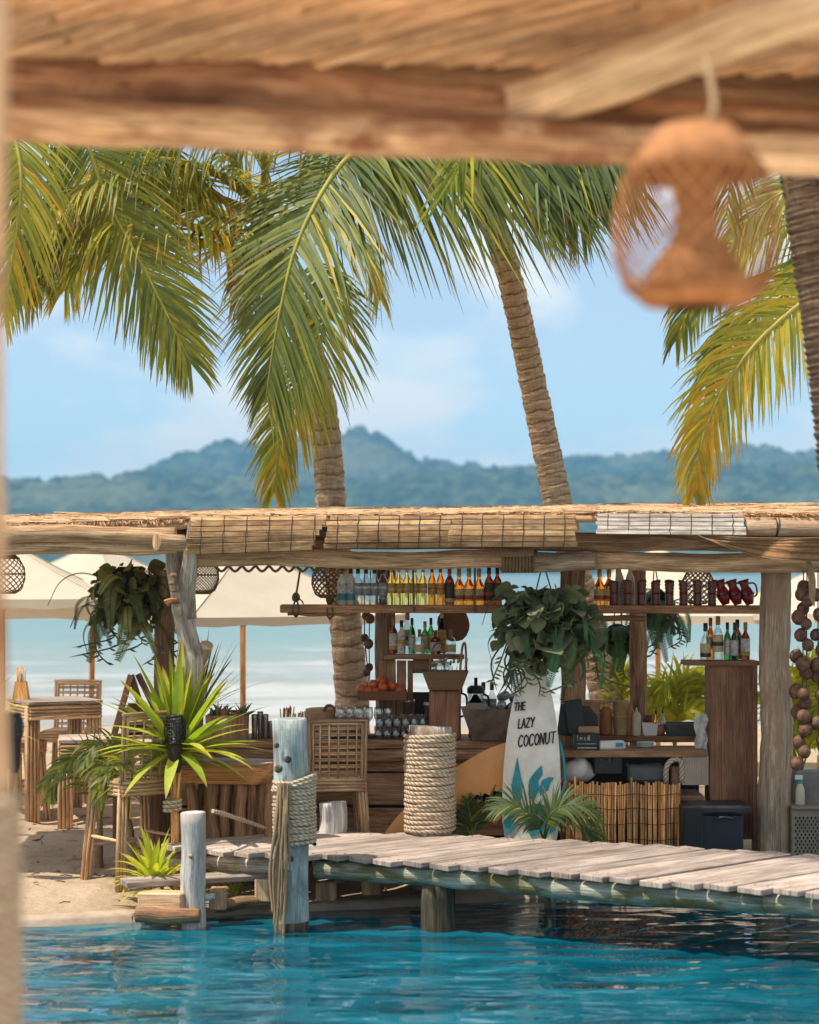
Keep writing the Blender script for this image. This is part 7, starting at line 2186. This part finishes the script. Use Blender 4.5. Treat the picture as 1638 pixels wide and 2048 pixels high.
# ceiling of reeds
z0 = P(0, 120, 6.15).z + .03
def ceil_z(x, y): return z0 + (6.15 - y) * .10 + (-.018 * x)
b = MB(); vs = []; fs = []; uvs = []
nx_, ny_ = 24, 12
for i in range(nx_ + 1):
    for j in range(ny_ + 1):
        x = -4 + 9.5 * i / nx_; y = 4.95 + 1.85 * j / ny_
        vs.append(Vector((x, y, ceil_z(x, y) + .05)))
for i in range(nx_):
    for j in range(ny_):
        a = i * (ny_ + 1) + j
        fs.append([a, a + 1, a + ny_ + 2, a + ny_ + 1]); uvs.append([((vs[q].x * .6 + vs[q].y * .8), (vs[q].x * .8 - vs[q].y * .6)) for q in fs[-1]])
b.add(vs, fs, uvs); b.build('ceiling_mat', M['near_ceil'], nh)
b = MB(); rg = random.Random(31)
for i in range(540):
    x = rg.uniform(-4.4, 5.4); y = rg.uniform(5.0, 6.7)
    L = rg.uniform(.3, .8); d = Vector((.80 + rg.gauss(0, .06), -.60 + rg.gauss(0, .06), 0)).normalized()
    p = Vector((x, y, 0)); q = p + d * L
    p = p - d * L
    if max(p.y, q.y) > 6.8 or min(p.y, q.y) < 4.9: continue
    r = rg.uniform(.008, .02)
    p.z = ceil_z(p.x, p.y) + .05 - r * .3; q.z = ceil_z(q.x, q.y) + .05 - r * .3
    b.tube([p, q], r, 5, False, seed=rg.random() * 20)
b.build('ceiling_reeds', M['near_ceil'], nh, kind='stuff')
b = MB(); b.log(P(-78, 2500, 4.0), P(-78, -400, 4.0), .092, .088, n=18, segs=20, seed=7, wob=.02, rough=.06); b.build('post', M['near_wood'], nh)
b = MB(); x = P(-80, 0, 4.0).x
coil(b, Vector((x, 4.0, P(0, 2300, 4.0).z)), .113, .014, 26, .027, seed=3); b.build('rope_wrap', M['rope'], nh)
# near wicker lamp
LYn = 4.6
c = P(1392, 430, LYn); q = LYn / K
t = thing('large_wicker_lamp', 'large blurred orange wicker lamp hanging from the near hut rafter', 'lamp', P(1392, 612, LYn))
prof = [(70 * q, 172 * q), (108 * q, 130 * q), (148 * q, 70 * q), (163 * q, -10 * q), (164 * q, -80 * q), (142 * q, -142 * q), (100 * q, -178 * q)]
b = MB(); lattice(b, c, prof, 24, .42, .0028, 30); b.build('cane_mesh', M['near_lamp'], t)
b = MB(); b.lathe([(0, 178 * q), (74 * q, 176 * q), (112 * q, 130 * q), (144 * q, 80 * q), (140 * q, 79 * q), (108 * q, 128 * q), (70 * q, 168 * q)], c, 28); b.build('cap', M['near_lamp'], t)
b = MB(); b.lathe([(78 * q, 140 * q), (52 * q, 70 * q), (40 * q, 10 * q), (46 * q, -40 * q), (84 * q, -100 * q), (108 * q, -172 * q), (104 * q, -172 * q), (78 * q, -98 * q), (40 * q, -40 * q)], c, 24); b.build('inner_shade', M['near_lamp'], t)
b = MB(); b.lathe([(60 * q, -184 * q), (104 * q, -179 * q), (138 * q, -150 * q), (134 * q, -148 * q), (100 * q, -173 * q), (60 * q, -178 * q)], c, 28); b.build('base_ring', M['near_lamp'], t)
for k in range(1):
    b = MB(); rr, z = prof[5 + k]; b.tube([c + Vector((rr * math.cos(a), rr * math.sin(a), z)) for a in [i / 28 * 6.283 for i in range(29)]], .006, 5, False); b.build('hoop', M['near_lamp'], t)
b = MB(); b.tube(bez([c + Vector((0, 0, 172 * q)), P(1428, 220, LYn), P(1412, 110, LYn + .35)], 8), .009, 6); b.build('hanging_rope', M['rope_thin'], t)

# ------------------------------------------------------------------ sea air
mb = MB()
X0, X1, Y0_, Y1_, Z0, Z1 = -5200, 5200, -60, 3650, -5.0, 215
vs = [(x, y, z) for x in (X0, X1) for y in (Y0_, Y1_) for z in (Z0, Z1)]
mb.add(vs, [[0, 1, 3, 2], [4, 6, 7, 5], [0, 4, 5, 1], [2, 3, 7, 6], [0, 2, 6, 4], [1, 5, 7, 3]], [[(0, 0)] * 4] * 6, 0, False)
hm = bpy.data.materials.new('haze'); hm.use_nodes = True; ht = hm.node_tree; ht.nodes.clear()
ho = ht.nodes.new('ShaderNodeOutputMaterial'); hv = ht.nodes.new('ShaderNodeVolumePrincipled')
hv.inputs['Color'].default_value = (.27, .58, .96, 1)
hv.inputs['Density'].default_value = .00028
hv.inputs['Anisotropy'].default_value = 0.0
hv.inputs['Density Attribute'].default_value = ''
ht.links.new(hv.outputs[0], ho.inputs['Volume'])
mb.build('haze', hm, kind='stuff')
